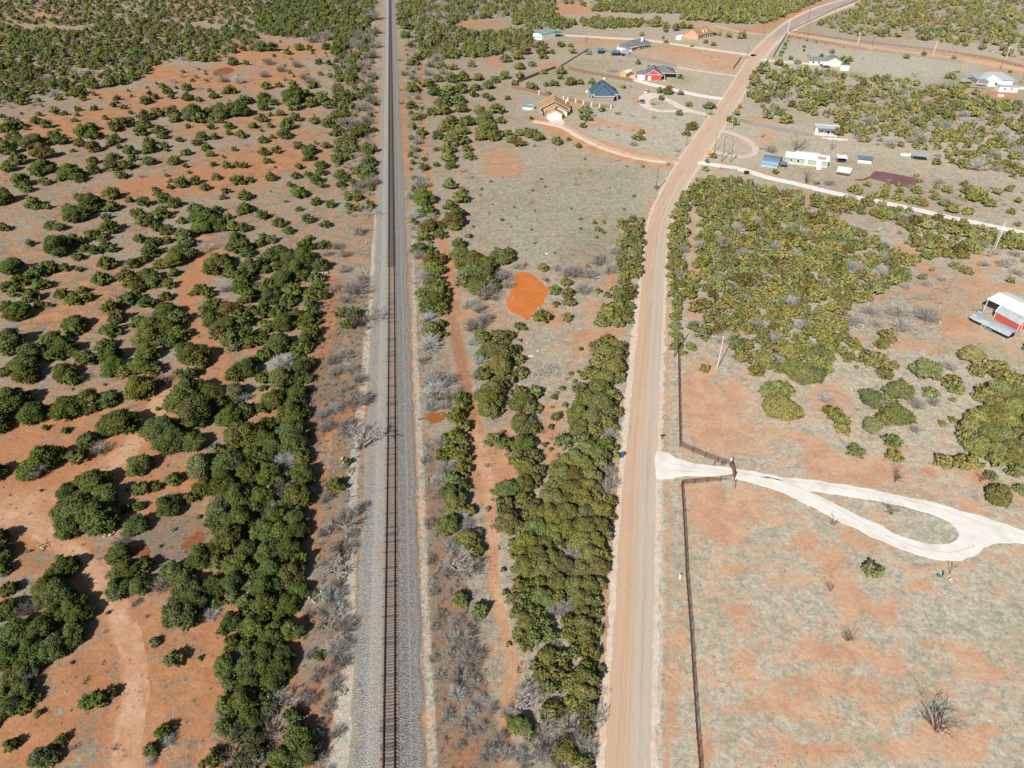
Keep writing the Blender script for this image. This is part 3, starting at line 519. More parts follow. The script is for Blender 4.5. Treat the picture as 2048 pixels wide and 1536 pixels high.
ell(BR, 60, 1020, 70, 40, .6); line(BR, [(955, 880), (975, 960), (988, 1060), (1000, 1200), (1030, 1340)], 26, .8)
bad = ~okv
for A_, v_ in ((SOIL, .45), (PALE, 0), (GREEN, 0), (LIT, .2)): A_[bad] = v_
idx = np.arange(NY * NX).reshape(NY, NX)
F = np.stack([idx[:-1, :-1], idx[:-1, 1:], idx[1:, 1:], idx[1:, :-1]], -1).reshape(-1, 4)
V = np.stack([gx, gy, gz], -1).reshape(-1, 3)
cmask = np.stack([SOIL, PALE, GREEN, BR], -1).reshape(-1, 4)
me = np_mesh('ground', V, F, M_GROUND, [('soilmask', 'FLOAT_COLOR', cmask), ('littermask', 'FLOAT', LIT.ravel()), ('farscrub', 'FLOAT', (bad | (px < -160) | (px > 2420) | (py < -62)).astype(float).ravel())])
me.polygons.foreach_set('use_smooth', np.ones(len(F), bool))
tag(link('ground', me), 'red soil and dry grass ranch land', 'ground', None, 'structure')

# ------------------------------------------------------------------ road
RL = [(1200, 1640), (1208, 1536), (1222, 1344), (1233, 1152), (1246, 960), (1265, 768), (1281, 600), (1290, 480), (1301, 432), (1323, 384), (1354, 330), (1407, 250), (1445, 200), (1476, 150), (1508, 100), (1536, 74), (1573, 45), (1611, 25), (1646, 12), (1683, 1), (1760, -18), (1860, -34)]
RR = [(1300, 1640), (1301, 1536), (1304, 1344), (1309, 1152), (1311, 960), (1319, 768), (1326, 600), (1333, 480), (1344, 432), (1364, 384), (1396, 330), (1448, 250), (1479, 200), (1505, 150), (1530, 110), (1552, 84), (1582, 60), (1620, 41), (1662, 23), (1700, 9), (1780, -12), (1880, -29)]
SL = [(1186, 1640), (1194, 1536), (1209, 1344), (1221, 1152), (1236, 960), (1252, 768), (1272, 600), (1284, 480), (1296, 432), (1318, 384), (1348, 330), (1403, 250), (1441, 200), (1472, 150), (1504, 100), (1532, 73), (1569, 43), (1607, 23), (1642, 10), (1679, 0), (1757, -19), (1857, -35)]
SR = [(1317, 1640), (1317, 1536), (1317, 1344), (1321, 1152), (1322, 960), (1327, 768), (1332, 600), (1338, 480), (1350, 432), (1370, 384), (1403, 330), (1454, 250), (1484, 200), (1509, 150), (1535, 112), (1556, 87), (1588, 62), (1625, 44), (1668, 25), (1708, 11), (1786, -11), (1886, -28)]
ribbon('road_shoulder', SL, SR, 0.004, M_SHOULDER, .8, .7, 'pale caliche shoulders on both sides of the county road', 'road shoulder', seed=3)
ribbon('road', RL, RR, 0.03, M_ROAD, .30, 1.2, 'straight pinkish caliche county road', 'road', seed=5)

# ------------------------------------------------------------------ driveways and dirt tracks
T3 = tl(1536, 768); T2 = tl(1024, 768)
outer = [T2(1148, 525), T2(1175, 535), T2(1240, 545), T2(1320, 595), T2(1450, 640), T2(1740, 665), T2(2048, 722), T3(120, 745), T3(370, 768), T3(740, 828), T3(1000, 880), T3(1300, 940), T3(1500, 1000), T3(1700, 1055), T3(2048, 1172), T3(2500, 1320),
         T3(2500, 1350), T3(2048, 1278), T3(1950, 1265), T3(1800, 1280), T3(1720, 1320), T3(1650, 1378), T3(1540, 1408), T3(1430, 1415), T3(1300, 1390), T3(1130, 1340), T3(930, 1265), T3(760, 1180), T3(560, 1090), T3(430, 1015), T3(200, 905), T3(0, 820), T2(1760, 745), T2(1450, 725), T2(1330, 738), T2(1240, 760), T2(1180, 760), T2(1150, 765)]
island = [T3(300, 845), T3(700, 905), T3(1050, 968), T3(1180, 1000), T3(1400, 1070), T3(1500, 1140), T3(1535, 1215), T3(1495, 1265), T3(1370, 1290), T3(1200, 1265), T3(1000, 1190), T3(870, 1120), T3(700, 1040), T3(560, 970), T3(420, 900)]
sheet('driveway', outer, 0.045, M_CALICHE, .34, .6, [island], 'bright white caliche driveway looping round a grass island', 'driveway', seed=2)
H1 = tl(1024, 0); H4 = tl(1536, 0); W4 = tl(1536, 384)
def drive(pts, wid, mat, label, z, **kw): return line_ribbon('driveway', pts, wid, z, mat, .35, label=label, cat='driveway', step=1.5, **kw)
drive([H1(170, 965), H1(300, 990), H1(420, 1010), H1(520, 1080), H1(700, 1165), H1(900, 1235), H1(1100, 1277), H1(1340, 1300)], (4.5, 6.5), M_TAN, 'orange edged drive curving to the tan roofed house', .010)
drive([H1(170, 972), H1(300, 995), H1(420, 1022), H1(520, 1092), H1(700, 1178), H1(900, 1246), H1(1100, 1287), H1(1350, 1308)], (2.6, 2.4), M_PALE, 'pale worn centre of the drive to the tan roofed house', .022)
sheet('driveway', [H1(290, 935), H1(400, 935), H1(430, 1010), H1(300, 1005)], .034, M_PALE, .2, 1, label='pale parking apron before the white garage door', cat='driveway')
sheet('driveway', [H1(1060, 740), H1(1140, 745), H1(1190, 775), H1(1100, 790), H1(1100, 850), H1(1160, 878), H1(1300, 882), H1(1400, 885), H1(1400, 895), H1(1150, 890), H1(1070, 870), H1(1015, 835), H1(1010, 780)], .036, M_PALE, .3, 1, label='pale gravel loop where the two cars are parked', cat='driveway')
drive([H1(1120, 750), H1(1200, 780), H1(1290, 820), H1(1360, 865), H1(1450, 893), H1(1600, 925)], 4.6, M_PALE, 'pale drive of the slate roofed house', .028)
drive([H1(1150, 885), H1(1300, 888), H1(1400, 890)], 4, M_PALE, 'lower arm of the loop by the blue car', .024)
drive([H1(960, 630), H1(1060, 662), H1(1250, 707), H1(1400, 742), H1(1550, 772), H1(1720, 795)], 5.5, M_CALICHE, 'white drive of the red house', .026)
drive([H1(1300, 530), H1(1450, 560), H1(1600, 580), H1(1740, 600), H1(1820, 608)], 3.4, M_SHOULDER, 'faint pale lane beyond the red house', .020)
drive([H1(420, 282), H1(560, 288), H1(760, 302), H1(950, 312), H1(1100, 322), H1(1300, 352), H1(1500, 382), H1(1700, 412), H1(1950, 445)], 6.5, M_PALE, 'long pale drive to the green roofed workshop', .030)
drive([H1(1620, 205), H1(1700, 222), H1(1800, 250), H1(1920, 266), H1(2048, 278)], 5, M_TAN, 'short tan drive of the brick house', .031)
drive([H1(1660, 1038), H1(1760, 1065), H1(1850, 1100), H1(1920, 1140), H1(1955, 1190), H1(1940, 1235), H1(1850, 1255), H1(1750, 1245), H1(1620, 1210), H1(1580, 1200)], (3.2, 2.6), M_SHOULDER, 'thin tan loop drive round the pole lot', .023)
drive([H1(1490, 1300), H1(1580, 1312), H1(1700, 1330), H1(1850, 1355), H4(0, 1422), H4(200, 1462), H4(400, 1512), H4(600, 1560), W4(800, 58), W4(1150, 130), W4(1400, 190), W4(1640, 240), W4(1850, 285), W4(2048, 325), W4(2300, 370)], (4.2, 3.4), M_CALICHE, 'long white drive running past the muddy pond', .032)
drive([H4(170, 262), H4(330, 290), H4(500, 318), H4(800, 375), H4(1200, 432), H4(1700, 492), H4(2048, 560), H4(2500, 630)], 12, M_TAN, 'orange dirt lane between the two pipe fences', .033)
drive([H1(1985, 470), H1(2048, 482), H4(100, 492), H4(210, 500), H4(330, 510)], 6, M_PALE, 'short white drive of the cream house', .035)
drive([H4(1930, 700), H4(2048, 705), H4(2400, 715)], 7, M_CALICHE, 'white drive at the pale metal building', .037)
drive([H1(1020, 640), H1(980, 640), H1(960, 600)], 3, M_PALE, 'pale pad beside the round roofed shed', .036)
for k_, (pts_, lb_) in enumerate((([T2(1160, 600), T2(1300, 645), T2(1500, 680), T2(1760, 700), T2(2048, 745), T3(200, 800), T3(560, 1000), T3(900, 1200), T3(1200, 1320), T3(1480, 1360), T3(1650, 1290)], 'faint grey wheel mark along the lower arm of the white loop'), ([T2(1160, 690), T2(1400, 700), T2(1760, 718), T2(2048, 755), T3(400, 800), T3(900, 880), T3(1300, 975), T3(1700, 1110), T3(2048, 1215)], 'faint grey wheel mark along the upper arm of the white loop'))):
    line_ribbon('wheel_mark', pts_, .42, .052, M_WHEEL, .25, label=lb_, cat='wheel mark', step=.6, seed=11 + k_)
# two wheel ruts of the ranch track
L0 = tl(0, 768)
tr = [(-80, 1012), (-10, 1032), (70, 1058), (130, 1092), (185, 1140), (222, 1200), (246, 1270), (262, 1340), (262, 1400), (250, 1470), (246, 1536), (246, 1640)]
line_ribbon('dirt_track', tr, 1.6, -.052, M_DIRT, .30, label='rutted red dirt track in the corner scrub, first rut', cat='dirt track', step=.8, seed=4)
line_ribbon('dirt_track', [(x + 26, y - 6) for x, y in tr], 1.4, -.050, M_DIRT, .30, label='rutted red dirt track in the corner scrub, second rut', cat='dirt track', step=.8, seed=8)

# ------------------------------------------------------------------ ponds
pond = [(1034, 544), (1051, 543), (1066, 551), (1080, 562), (1095, 577), (1097, 584), (1089, 596), (1088, 609), (1067, 619), (1065, 634), (1054, 642), (1044, 633), (1024, 625), (1013, 612), (1015, 600), (1022, 584), (1027, 568), (1030, 554)]
def grow(pts, k):
    cx = sum(p[0] for p in pts) / len(pts); cy = sum(p[1] for p in pts) / len(pts); return [(cx + (x - cx) * k, cy + (y - cy) * k) for x, y in pts]
sheet('pond_bank', grow(pond, 1.10), -.045, M_DIRT, .7, .5, label='wet red mud rim of the orange pond', cat='bank', seed=5)
sheet('pond', pond, .02, M_POND, .35, .4, label='opaque orange stock pond with a narrow neck', cat='pond', kind='structure', seed=1)
I8 = tl(1680, 280, 10.24)
p2 = [I8(650, 770), I8(700, 690), I8(780, 650), I8(850, 655), I8(1000, 680), I8(1200, 720), I8(1400, 750), I8(1560, 800), I8(1650, 835), I8(1560, 870), I8(1480, 925), I8(1400, 950), I8(1250, 935), I8(1050, 890), I8(850, 835), I8(740, 805)]
sheet('pond_bank', grow(p2, 1.10), .006, M_MUD, .5, .8, label='orange mud rim of the dull red pond', cat='bank', seed=7)
sheet('pond', p2, .05, M_POND2, .35, .7, label='long dull red pond below the carport', cat='pond', seed=6)
sheet('mud_channel', [I8(270, 810), I8(480, 795), I8(640, 740), I8(650, 770), I8(480, 840), I8(330, 830)], .03, M_MUD, .3, .8, label='narrow wet red channel feeding the dull red pond', cat='channel')
C8 = tl(820, 780, 17.067)
sheet('puddle', [C8(480, 900), C8(560, 790), C8(720, 780), C8(900, 800), C8(1050, 740), C8(1200, 780), C8(1230, 850), C8(1150, 1000), C8(1000, 1100), C8(800, 1130), C8(640, 1100), C8(500, 1010)], .03, M_POND3, .12, .35, label='small orange pool at the culvert mouth', cat='pool', seed=9)
sheet('mud_hollow', [(258, 1098), (276, 1090), (296, 1096), (300, 1104), (288, 1114), (270, 1112), (262, 1108)], -.01, M_MUD, .9, .4, label='dark wet hollow in the brown grass', cat='mud', seed=3)
sheet('mud_hollow', [(366, 1086), (384, 1070), (402, 1062), (410, 1070), (402, 1086), (380, 1098), (362, 1100)], -.01, M_MUD, .9, .4, label='bright rusty wet hollow in the brown grass', cat='mud', seed=4)
sheet('mud_pool', [(424, 146), (432, 139), (450, 134), (466, 136), (470, 141), (458, 147), (440, 151), (428, 152)], .02, M_MUD, .5, 1, label='shallow red mud pool with reeds far west of the railway', cat='pool', seed=4)

# ------------------------------------------------------------------ railway
RC = [(778.2, 1640), (778.6, 1536), (781.3, 1200), (783.6, 900), (783.8, 600), (782.2, 300), (780.3, 15)]
rp = [G(*p) for p in RC]; d_ = (rp[-1] - rp[-2]).normalized(); rp.append(rp[-1] + d_ * 1400)
rp = smooth(rp, 3); rp = resample(rp, 2.0)
def rail_frame(i):
    d = (rp[min(i + 1, len(rp) - 1)] - rp[max(i - 1, 0)]).normalized(); return d, Vector((d.y, -d.x, 0))
V = []; F = []; AC = []; prof = [(-5.9, -.15), (-5.0, .02), (-4.2, .06), (-3.2, .16), (-2.3, .30), (-1.6, .335), (-.8, .34), (0, .34), (.8, .34), (1.5, .335), (2.2, .26), (3.0, .12), (3.9, .06), (4.6, .03), (5.1, -.15)]
for i, p in enumerate(rp):
    d, n = rail_frame(i)
    for k, (ox, oz) in enumerate(prof):
        j = 0
        if k in (0, 1, 2) or k >= 12: j = .75 * mnoise.noise(Vector((p.y * .22, k * .3, 2))) + .25 * mnoise.noise(Vector((p.y * .9, k * .3, 5)))
        far = 1 + max(0, p.y - 300) / 900 * .25 if abs(ox) > 4 else 1
        q = p + n * (ox * far + j); V.append((q.x, q.y, oz)); AC.append(ox)
w = len(prof)
for i in range(len(rp) - 1):
    for k in range(w - 1): F.append((i * w + k, i * w + k + 1, (i + 1) * w + k + 1, (i + 1) * w + k))
me = np_mesh('ballast', np.array(V), np.array(F), M_BALLAST, [('across', 'FLOAT', np.array(AC))])
tag(link('ballast', me), 'grey crushed stone bed under the single railway track', 'ballast', None, 'structure')
track = empty('railway_track', rp[0], 0, 'single straight railway track on grey ballast running to the skyline', 'railway track')
def railbar(side):
    a = MB(); pr = [(-.075, 0), (-.075, .03), (-.02, .05), (-.02, .12), (-.037, .13), (-.037, .17), (.037, .17), (.037, .13), (.02, .12), (.02, .05), (.075, .03), (.075, 0)]
    vs = []; fs = []; mi = []; m = len(pr); ids = list(range(0, len(rp), 4))
    for i in ids:
        d, n = rail_frame(i)
        for ox, oz in pr: q = rp[i] + n * (side * .755 + ox * 1.75); vs.append((q.x - rp[0].x, q.y - rp[0].y, .40 + oz))  # section widened so the dark rail takes in its own shadow
    for i in range(len(ids) - 1):
        for k in range(m - 1): fs.append((i * m + k, i * m + k + 1, (i + 1) * m + k + 1, (i + 1) * m + k)); mi.append(1 if k == 5 else 0)
    me = bpy.data.meshes.new('rail'); me.from_pydata(vs, [], fs); me.materials.append(M_RAIL); me.materials.append(M_RAILTOP); me.polygons.foreach_set('material_index', mi); me.update(); return link('rail', me, track)
railbar(-1); railbar(1)
tm = MB(); tm.box(-1.3, -.115, -.1, 1.3, .115, .06); tmes = [tm.mesh('tie', M_TIE), tm.mesh('tie', M_TIE2)]
cum = [0]
for i in range(1, len(rp)): cum.append(cum[-1] + (rp[i] - rp[i - 1]).length)
s_ = 0.0; j = 0; n_t = 0; far_v = []; far_f = []
while s_ < cum[-1] - 1 and s_ < 1500:
    while cum[j + 1] < s_: j += 1
    p = rp[j].lerp(rp[j + 1], (s_ - cum[j]) / (cum[j + 1] - cum[j])); d, n = rail_frame(j); n_t += 1
    a = math.atan2(d.y, d.x) - math.pi / 2 + R(random.uniform(-2.0, 2.0)); dx = random.uniform(-.09, .09); zz = .355 + random.uniform(-.035, .012)
    if p.y > 45 and n_t <= 318:
        o = link('tie', tmes[1 if random.random() < .16 else 0], track, (p.x - rp[0].x + n.x * dx, p.y - rp[0].y + n.y * dx, zz), a)
        o.scale = (random.uniform(.97, 1.04), random.uniform(.9, 1.15), 1)
    elif n_t > 318 or p.y <= 45:
        ca, sa = math.cos(a), math.sin(a); b0 = len(far_v)
        for (x, y2, z2) in tm.v: far_v.append((p.x - rp[0].x + x * ca - y2 * sa + dx, p.y - rp[0].y + x * sa + y2 * ca, zz + z2))
        far_f += [tuple(b0 + q for q in f) for f in tm.f]
    s_ += random.uniform(.485, .515)
me = bpy.data.meshes.new('tie'); me.from_pydata(far_v, [], far_f); me.materials.append(M_TIEFAR); tag(link('tie', me, track), 'timber ties of the track running on into the distance', None, None, 'stuff')
# culvert headwall beside the bed
cv = empty('culvert', G(*C8(470, 960)), R(20), 'short concrete and timber culvert wall at the edge of the ballast', 'culvert')
MB().box(-1.5, -.15, -.3, .9, .1, .25).build('headwall', M_TIE, cv); MB().box(-1.4, -.22, -.3, .8, -.16, .12).build('pipe_mouth', M_DARK, cv)

# ------------------------------------------------------------------ buildings (each in its own frame: x along the front wall, y away from the front)
def wall_box(par, x0, y0, x1, y1, h, mat, gable=None, gh=0, z0=-.1):
    """walls; gable='x' puts gable ends on the x faces (ridge along x), 'y' on the y faces"""
    m = MB(); v = [(x0, y0, z0), (x1, y0, z0), (x1, y1, z0), (x0, y1, z0), (x0, y0, h), (x1, y0, h), (x1, y1, h), (x0, y1, h)]
    m.add(v, [(0, 1, 5, 4), (1, 2, 6, 5), (2, 3, 7, 6), (3, 0, 4, 7)])
    if gable == 'x': m.add([(x0, y0, h), (x0, y1, h), (x0, (y0 + y1) / 2, h + gh), (x1, y0, h), (x1, y1, h), (x1, (y0 + y1) / 2, h + gh)], [(0, 2, 1), (3, 4, 5)])
    if gable == 'y': m.add([(x0, y0, h), (x1, y0, h), ((x0 + x1) / 2, y0, h + gh), (x0, y1, h), (x1, y1, h), ((x0 + x1) / 2, y1, h + gh)], [(0, 1, 2), (3, 5, 4)])
    return m.build('wall', mat, par)
def slab(m, pts, t=.14):
    """roof plane from 3-4 points with thickness"""
    n = len(pts); P = [Vector(p) for p in pts]; nr = (P[1] - P[0]).cross(P[2] - P[0]).normalized(); nr = nr if nr.z > 0 else -nr; up = (P[1] - P[0]).cross(P[2] - P[0]).z > 0
    if not up: P = P[::-1]
    m.add(P + [p - nr * t for p in P], [tuple(range(n)), tuple(range(2 * n - 1, n - 1, -1))] + [(i, n + i, n + (i + 1) % n, (i + 1) % n) for i in range(n)])
def gable_roof(par, x0, y0, x1, y1, h, gh, mat, axis='x', ov=.45, trim=M_WHITE):
    m = MB(); up = .12
    if axis == 'x':
        ym = (y0 + y1) / 2; s = gh / ((y1 - y0) / 2); e = h - s * ov + up; r = h + gh + up
        slab(m, [(x0 - ov, y0 - ov, e), (x1 + ov, y0 - ov, e), (x1 + ov, ym, r), (x0 - ov, ym, r)]); slab(m, [(x0 - ov, ym, r + .003), (x1 + ov, ym, r + .003), (x1 + ov, y1 + ov, e), (x0 - ov, y1 + ov, e)])
        ends = [[(x, y0 - ov, e), (x, ym, r), (x, y1 + ov, e)] for x in (x0 - ov, x1 + ov)]
    else:
        xm = (x0 + x1) / 2; s = gh / ((x1 - x0) / 2); e = h - s * ov + up; r = h + gh + up
        slab(m, [(x0 - ov, y0 - ov, e), (xm, y0 - ov, r), (xm, y1 + ov, r), (x0 - ov, y1 + ov, e)]); slab(m, [(xm, y0 - ov, r + .003), (x1 + ov, y0 - ov, e), (x1 + ov, y1 + ov, e), (xm, y1 + ov, r + .003)])
        ends = [[(x0 - ov, y, e), (xm, y, r), (x1 + ov, y, e)] for y in (y0 - ov, y1 + ov)]
    o = m.build('roof', mat, par)
    if trim:
        t = MB()
        for e_ in ends: t.tube([Vector(e_[0]) - Vector((0, 0, .08)), Vector(e_[1]) - Vector((0, 0, .08))], .13, 4); t.tube([Vector(e_[1]) - Vector((0, 0, .08)), Vector(e_[2]) - Vector((0, 0, .08))], .13, 4)
        t.build('fascia', trim, o)
    return o
def hip_roof(par, x0, y0, x1, y1, h, gh, mat, ov=.5, trim=M_WHITE, ridge=None):
    x0 -= ov; x1 += ov; y0 -= ov; y1 += ov; m = MB(); h += .06
    if (x1 - x0) >= (y1 - y0): k = (y1 - y0) / 2; a, b = (x0 + k, (y0 + y1) / 2, h + gh), (x1 - k, (y0 + y1) / 2, h + gh); pl = [[(x0, y0, h), (x1, y0, h), b, a], [(x1, y1, h), (x0, y1, h), a, b], [(x0, y1, h), (x0, y0, h), a], [(x1, y0, h), (x1, y1, h), b]]
    else: k = (x1 - x0) / 2; a, b = ((x0 + x1) / 2, y0 + k, h + gh), ((x0 + x1) / 2, y1 - k, h + gh); pl = [[(x0, y1, h), (x0, y0, h), a, b], [(x1, y0, h), (x1, y1, h), b, a], [(x0, y0, h), (x1, y0, h), a], [(x1, y1, h), (x0, y1, h), b]]
    for p in pl: slab(m, p, .1)
    o = m.build('roof', mat, par)
    if trim: t = MB(); t.tube([(x0, y0, h - .05), (x1, y0, h - .05), (x1, y1, h - .05), (x0, y1, h - .05), (x0, y0, h - .05)], .11, 4); t.build('fascia', trim, o)
    return o
def opening(par, name, x, y, w, h, z, face='y-', mat=M_GLASS, frame=M_WHITE):
    """window/door: recessed-looking pane standing in a raised frame on the given face"""
    def q(a0, d0, z0, a1, d1, z1):
        if face == 'y-': return (a0, y - d1, z0, a1, y - d0, z1)
        if face == 'x+': return (x + d0, a0, z0, x + d1, a1, z1)
        if face == 'x-': return (x - d1, a0, z0, x - d0, a1, z1)
    c = x if face == 'y-' else y; m = MB(); m.box(*q(c - w / 2, .0, z, c + w / 2, .035, z + h)); o = m.build(name, mat, par)
    f = MB(); t = .09
    f.box(*q(c - w / 2 - t, 0, z - t, c - w / 2, .07, z + h + t)); f.box(*q(c + w / 2, 0, z - t, c + w / 2 + t, .07, z + h + t)); f.box(*q(c - w / 2, 0, z + h, c + w / 2, .07, z + h + t)); f.box(*q(c - w / 2, 0, z - t, c + w / 2, .07, z))
    f.build('frame', frame, o); return o
def posts_porch(par, xs, y, h, mat=M_WHITE):
    for x in xs: MB().box(x - .1, y - .1, -.1, x + .1, y + .1, h).build('post', mat, par)
def site(name, p0, p1, label, cat, group=None):
    """Empty at ground point p0 with x axis towards ground point p1"""
    a = Vector(p0) if not hasattr(p0, 'x') else p0; b = Vector(p1) if not hasattr(p1, 'x') else p1
    return empty(name, (a[0], a[1], 0), math.atan2(b[1] - a[1], b[0] - a[0]), label, cat, group)

# tan-roofed house with three stepped gables
h = site('house', (17.6, 365.5), (25.6, 365.5), 'tan roofed house with stepped gables and a white double garage', 'house')
wall_box(h, 0, 0, 7.6, 9, 2.6, M_CREAM, 'y', 1.7); gable_roof(h, 0, 0, 7.6, 9.5, 2.6, 1.7, M_SHTAN, 'y', .4, M_CREAM); opening(h, 'garage_door', 3.8, 0, 5.8, 2.2, 0, 'y-', M_WHITE, M_CREAM)
wall_box(h, .5, 6, 10.6, 14, 2.8, M_CREAM, 'y', 2.4); gable_roof(h, .5, 5.2, 10.4, 14, 2.8, 2.5, M_SHTAN, 'y', .4, M_CREAM)
wall_box(h, -3.2, 10, 12, 22, 2.8, M_BRICK, 'y', 3.6); gable_roof(h, -3.2, 9.4, 12, 22, 2.8, 3.7, M_SHTAN, 'y', .5, M_CREAM)
opening(h, 'window', -1.8, 10, 1.2, 1.3, .9); opening(h, 'door', .0, 10, 1.0, 2.1, 0, 'y-', M_DARK); opening(h, 'window', 12, 13, 1.2, 1.4, .9, 'x+'); opening(h, 'window', 12, 17, 1.2, 1.4, .9, 'x+'); MB().box(10.2, 17, 2, 11, 17.9, 5.6).build('chimney', M_CREAM, h)
posts_porch(h, (-3.1, 11.9), 9.2, 2.6, M_CREAM)
# slate blue hip-roofed house
h = site('house', (47, 399.6), (57, 399.6), 'slate blue hip roofed house behind the pillared fence', 'house')
wall_box(h, -1.4, .4, 8.4, 8, 2.9, M_BRICKG); wall_box(h, -3.6, 4.6, 11.2, 18, 2.9, M_BRICKG); wall_box(h, -1.6, 13, 9, 25, 2.9, M_BRICKG)
hip_roof(h, -1.4, .4, 8.4, 17.5, 2.9, 3.6, M_SHBLUE); hip_roof(h, -3.6, 4.6, 11.2, 18, 2.9, 4.2, M_SHBLUE); hip_roof(h, -1.6, 8, 9, 25, 2.9, 4.4, M_SHBLUE)
for vx, vy in ((1.6, 15.5), (2.8, 14), (1.4, 12.4), (3.4, 12), (4.0, 8.4)): MB().tube([(vx, vy, 4), (vx, vy, 7.2)], .14, 6).build('vent_pipe', M_BLACK, h)
opening(h, 'window', -2.6, 4.6, 1.2, 1.3, .9); opening(h, 'door', 10, 4.6, 1.1, 2.1, 0, 'y-', M_DARK); opening(h, 'window', 11.2, 8, 1.4, 1.3, .9, 'x+'); opening(h, 'window', 11.2, 12, 1.4, 1.3, .9, 'x+')
# green roofed workshop
h = site('workshop', (22.5, 586.1), (33.4, 598.7), 'white metal workshop with a low green roof', 'workshop')
wall_box(h, 0, 0, 16.5, 8.5, 3.8, M_WHITEM, 'x', .9); gable_roof(h, 0, 0, 16.5, 8.5, 3.8, .9, M_GREENM, 'x', .25, M_TEAL)
for x in (3, 6, 9, 12.5): opening(h, 'window', x, 0, .8, 1.3, 1.0)
for y in (2, 4.4, 6.8): opening(h, 'window', 0, y, .9, 1.4, .9, 'x-', M_GLASS)
MB().box(4, 1.2, 4.25, 10, 2.6, 4.32).build('skylight', M_WHITE, h)
h = site('carport', (33.9, 596.5), (41.5, 603.0), 'teal roofed open carport joined to the workshop end', 'carport')
m = MB(); slab(m, [(0, 0, 3.3), (8, 0, 3.0), (8, 9, 3.0), (0, 9, 3.3)]); m.build('roof', M_TEAL, h)
for x, y in ((.2, .2), (7.8, .2), (7.8, 8.8), (.2, 8.8)): MB().tube([(x, y, 0), (x, y, 3.0)], .1, 6).build('post', M_GREYM, h)
# grey hip-roof house with porches
h = site('house', (84.2, 541.8), (101.4, 555.5), 'grey hip roofed house with a white chimney and long porch', 'house')
wall_box(h, -5.2, -.4, 1, 8.5, 2.6, M_WHITE); wall_box(h, 1, 1.8, 22, 11, 2.7, M_BRICK); hip_roof(h, -5.2, -.4, 6, 8.5, 2.6, 2.1, M_SHGREY); hip_roof(h, 0, -.2, 23, 12, 2.7, 3.2, M_SHGREY, .5)
opening(h, 'garage_door', -2.0, -.4, 3.6, 2.1, 0, 'y-', M_WHITE); posts_porch(h, (1.4, 3.6, 5.6, 9.2, 11.6, 14, 16.4, 19, 21.4, 23), 0, 2.6); MB().box(14, 2.6, 2, 15.2, 3.8, 7.2).build('chimney', M_WHITE, h); MB().box(6.5, -.3, -.1, 8.2, 1.8, 2.6).build('entry', M_BRICK, h)
for x in (3.4, 10.5, 13.5, 17.5, 20.5): opening(h, 'window', x, 1.8, 1.2, 1.4, .8)
for (q, lab) in ((((68.6, 527.0), (74.5, 525.6)), 'blue grey lean-to roof at the fence beside the white garage'), (((59.5, 533.5), (64.5, 532.3)), 'small blue grey shed by the trampoline')):
    h = site('shed', *q, lab, 'shed'); Lx = 6.0 if 'lean' in lab else 4.2
    m = MB(); slab(m, [(0, 0, 2.0), (Lx, 0, 2.0), (Lx, 6, 2.7), (0, 6, 2.7)]); m.build('roof', M_BLUEM, h); wall_box(h, .3, .4, Lx - .3, 5.6, 1.9, M_BLACK)
h = site('shed', (75.4, 525.4), (80.5, 524.5), 'pale grey lean-to roof next to the blue grey one', 'shed')
m = MB(); slab(m, [(0, 0, 1.8), (5.2, 0, 1.8), (5.2, 9, 2.6), (0, 9, 2.6)]); m.build('roof', M_GREYM, h); wall_box(h, .3, .4, 4.9, 5.6, 1.7, M_BLACK)
# brick house with rust roof
h = site('house', (141.6, 587), (155.5, 601.7), 'brick house with rust coloured roof, twin dormers and white porch', 'house')
wall_box(h, 0, 0, 8.5, 12, 3.0, M_BRICK); wall_box(h, 7, 1.8, 22, 12, 3.0, M_BRICK, 'x', 3.6)
gm = MB(); gm.add([(0, 0, 3), (0, 12, 3), (0, 6, 6.6)], [(0, 2, 1)]); gm.build('gable_end', M_BRICK, h); gable_roof(h, 0, 0, 22, 12, 3.0, 3.7, M_SHRUST, 'x', .5, M_CREAM)
for x in (9.5, 14): d_ = MB(); d_.box(x, 1.0, 3.4, x + 1.9, 4.5, 5.3); dm = d_.build('dormer', M_CREAM, h); rr = MB(); slab(rr, [(x - .2, .8, 5.3), (x + .95, .8, 6.1), (x + .95, 4.8, 6.1), (x - .2, 4.8, 5.3)], .08); slab(rr, [(x + 2.1, .8, 5.3), (x + .95, .8, 6.103), (x + .95, 4.8, 6.103), (x + 2.1, 4.8, 5.3)], .08); rr.build('dormer_roof', M_SHRUST, dm)
posts_porch(h, (8.8, 11.4, 14, 16.6, 19.2, 21.8), -.2, 2.9)
for x in (2.5, 5.5): opening(h, 'window', x, 0, 1.3, 1.5, .8)
for x in (10, 13, 16, 19): opening(h, 'window', x, 1.8, 1.1, 1.5, .8)
h = site('shed', (128.2, 586.0), (134.2, 592.5), 'small white shed at the gable end of the brick house', 'shed')
wall_box(h, 0, 0, 5, 4, 2.3, M_WHITEM, 'x', .6); gable_roof(h, 0, 0, 5, 4, 2.3, .6, M_WHITE, 'x', .15, None)
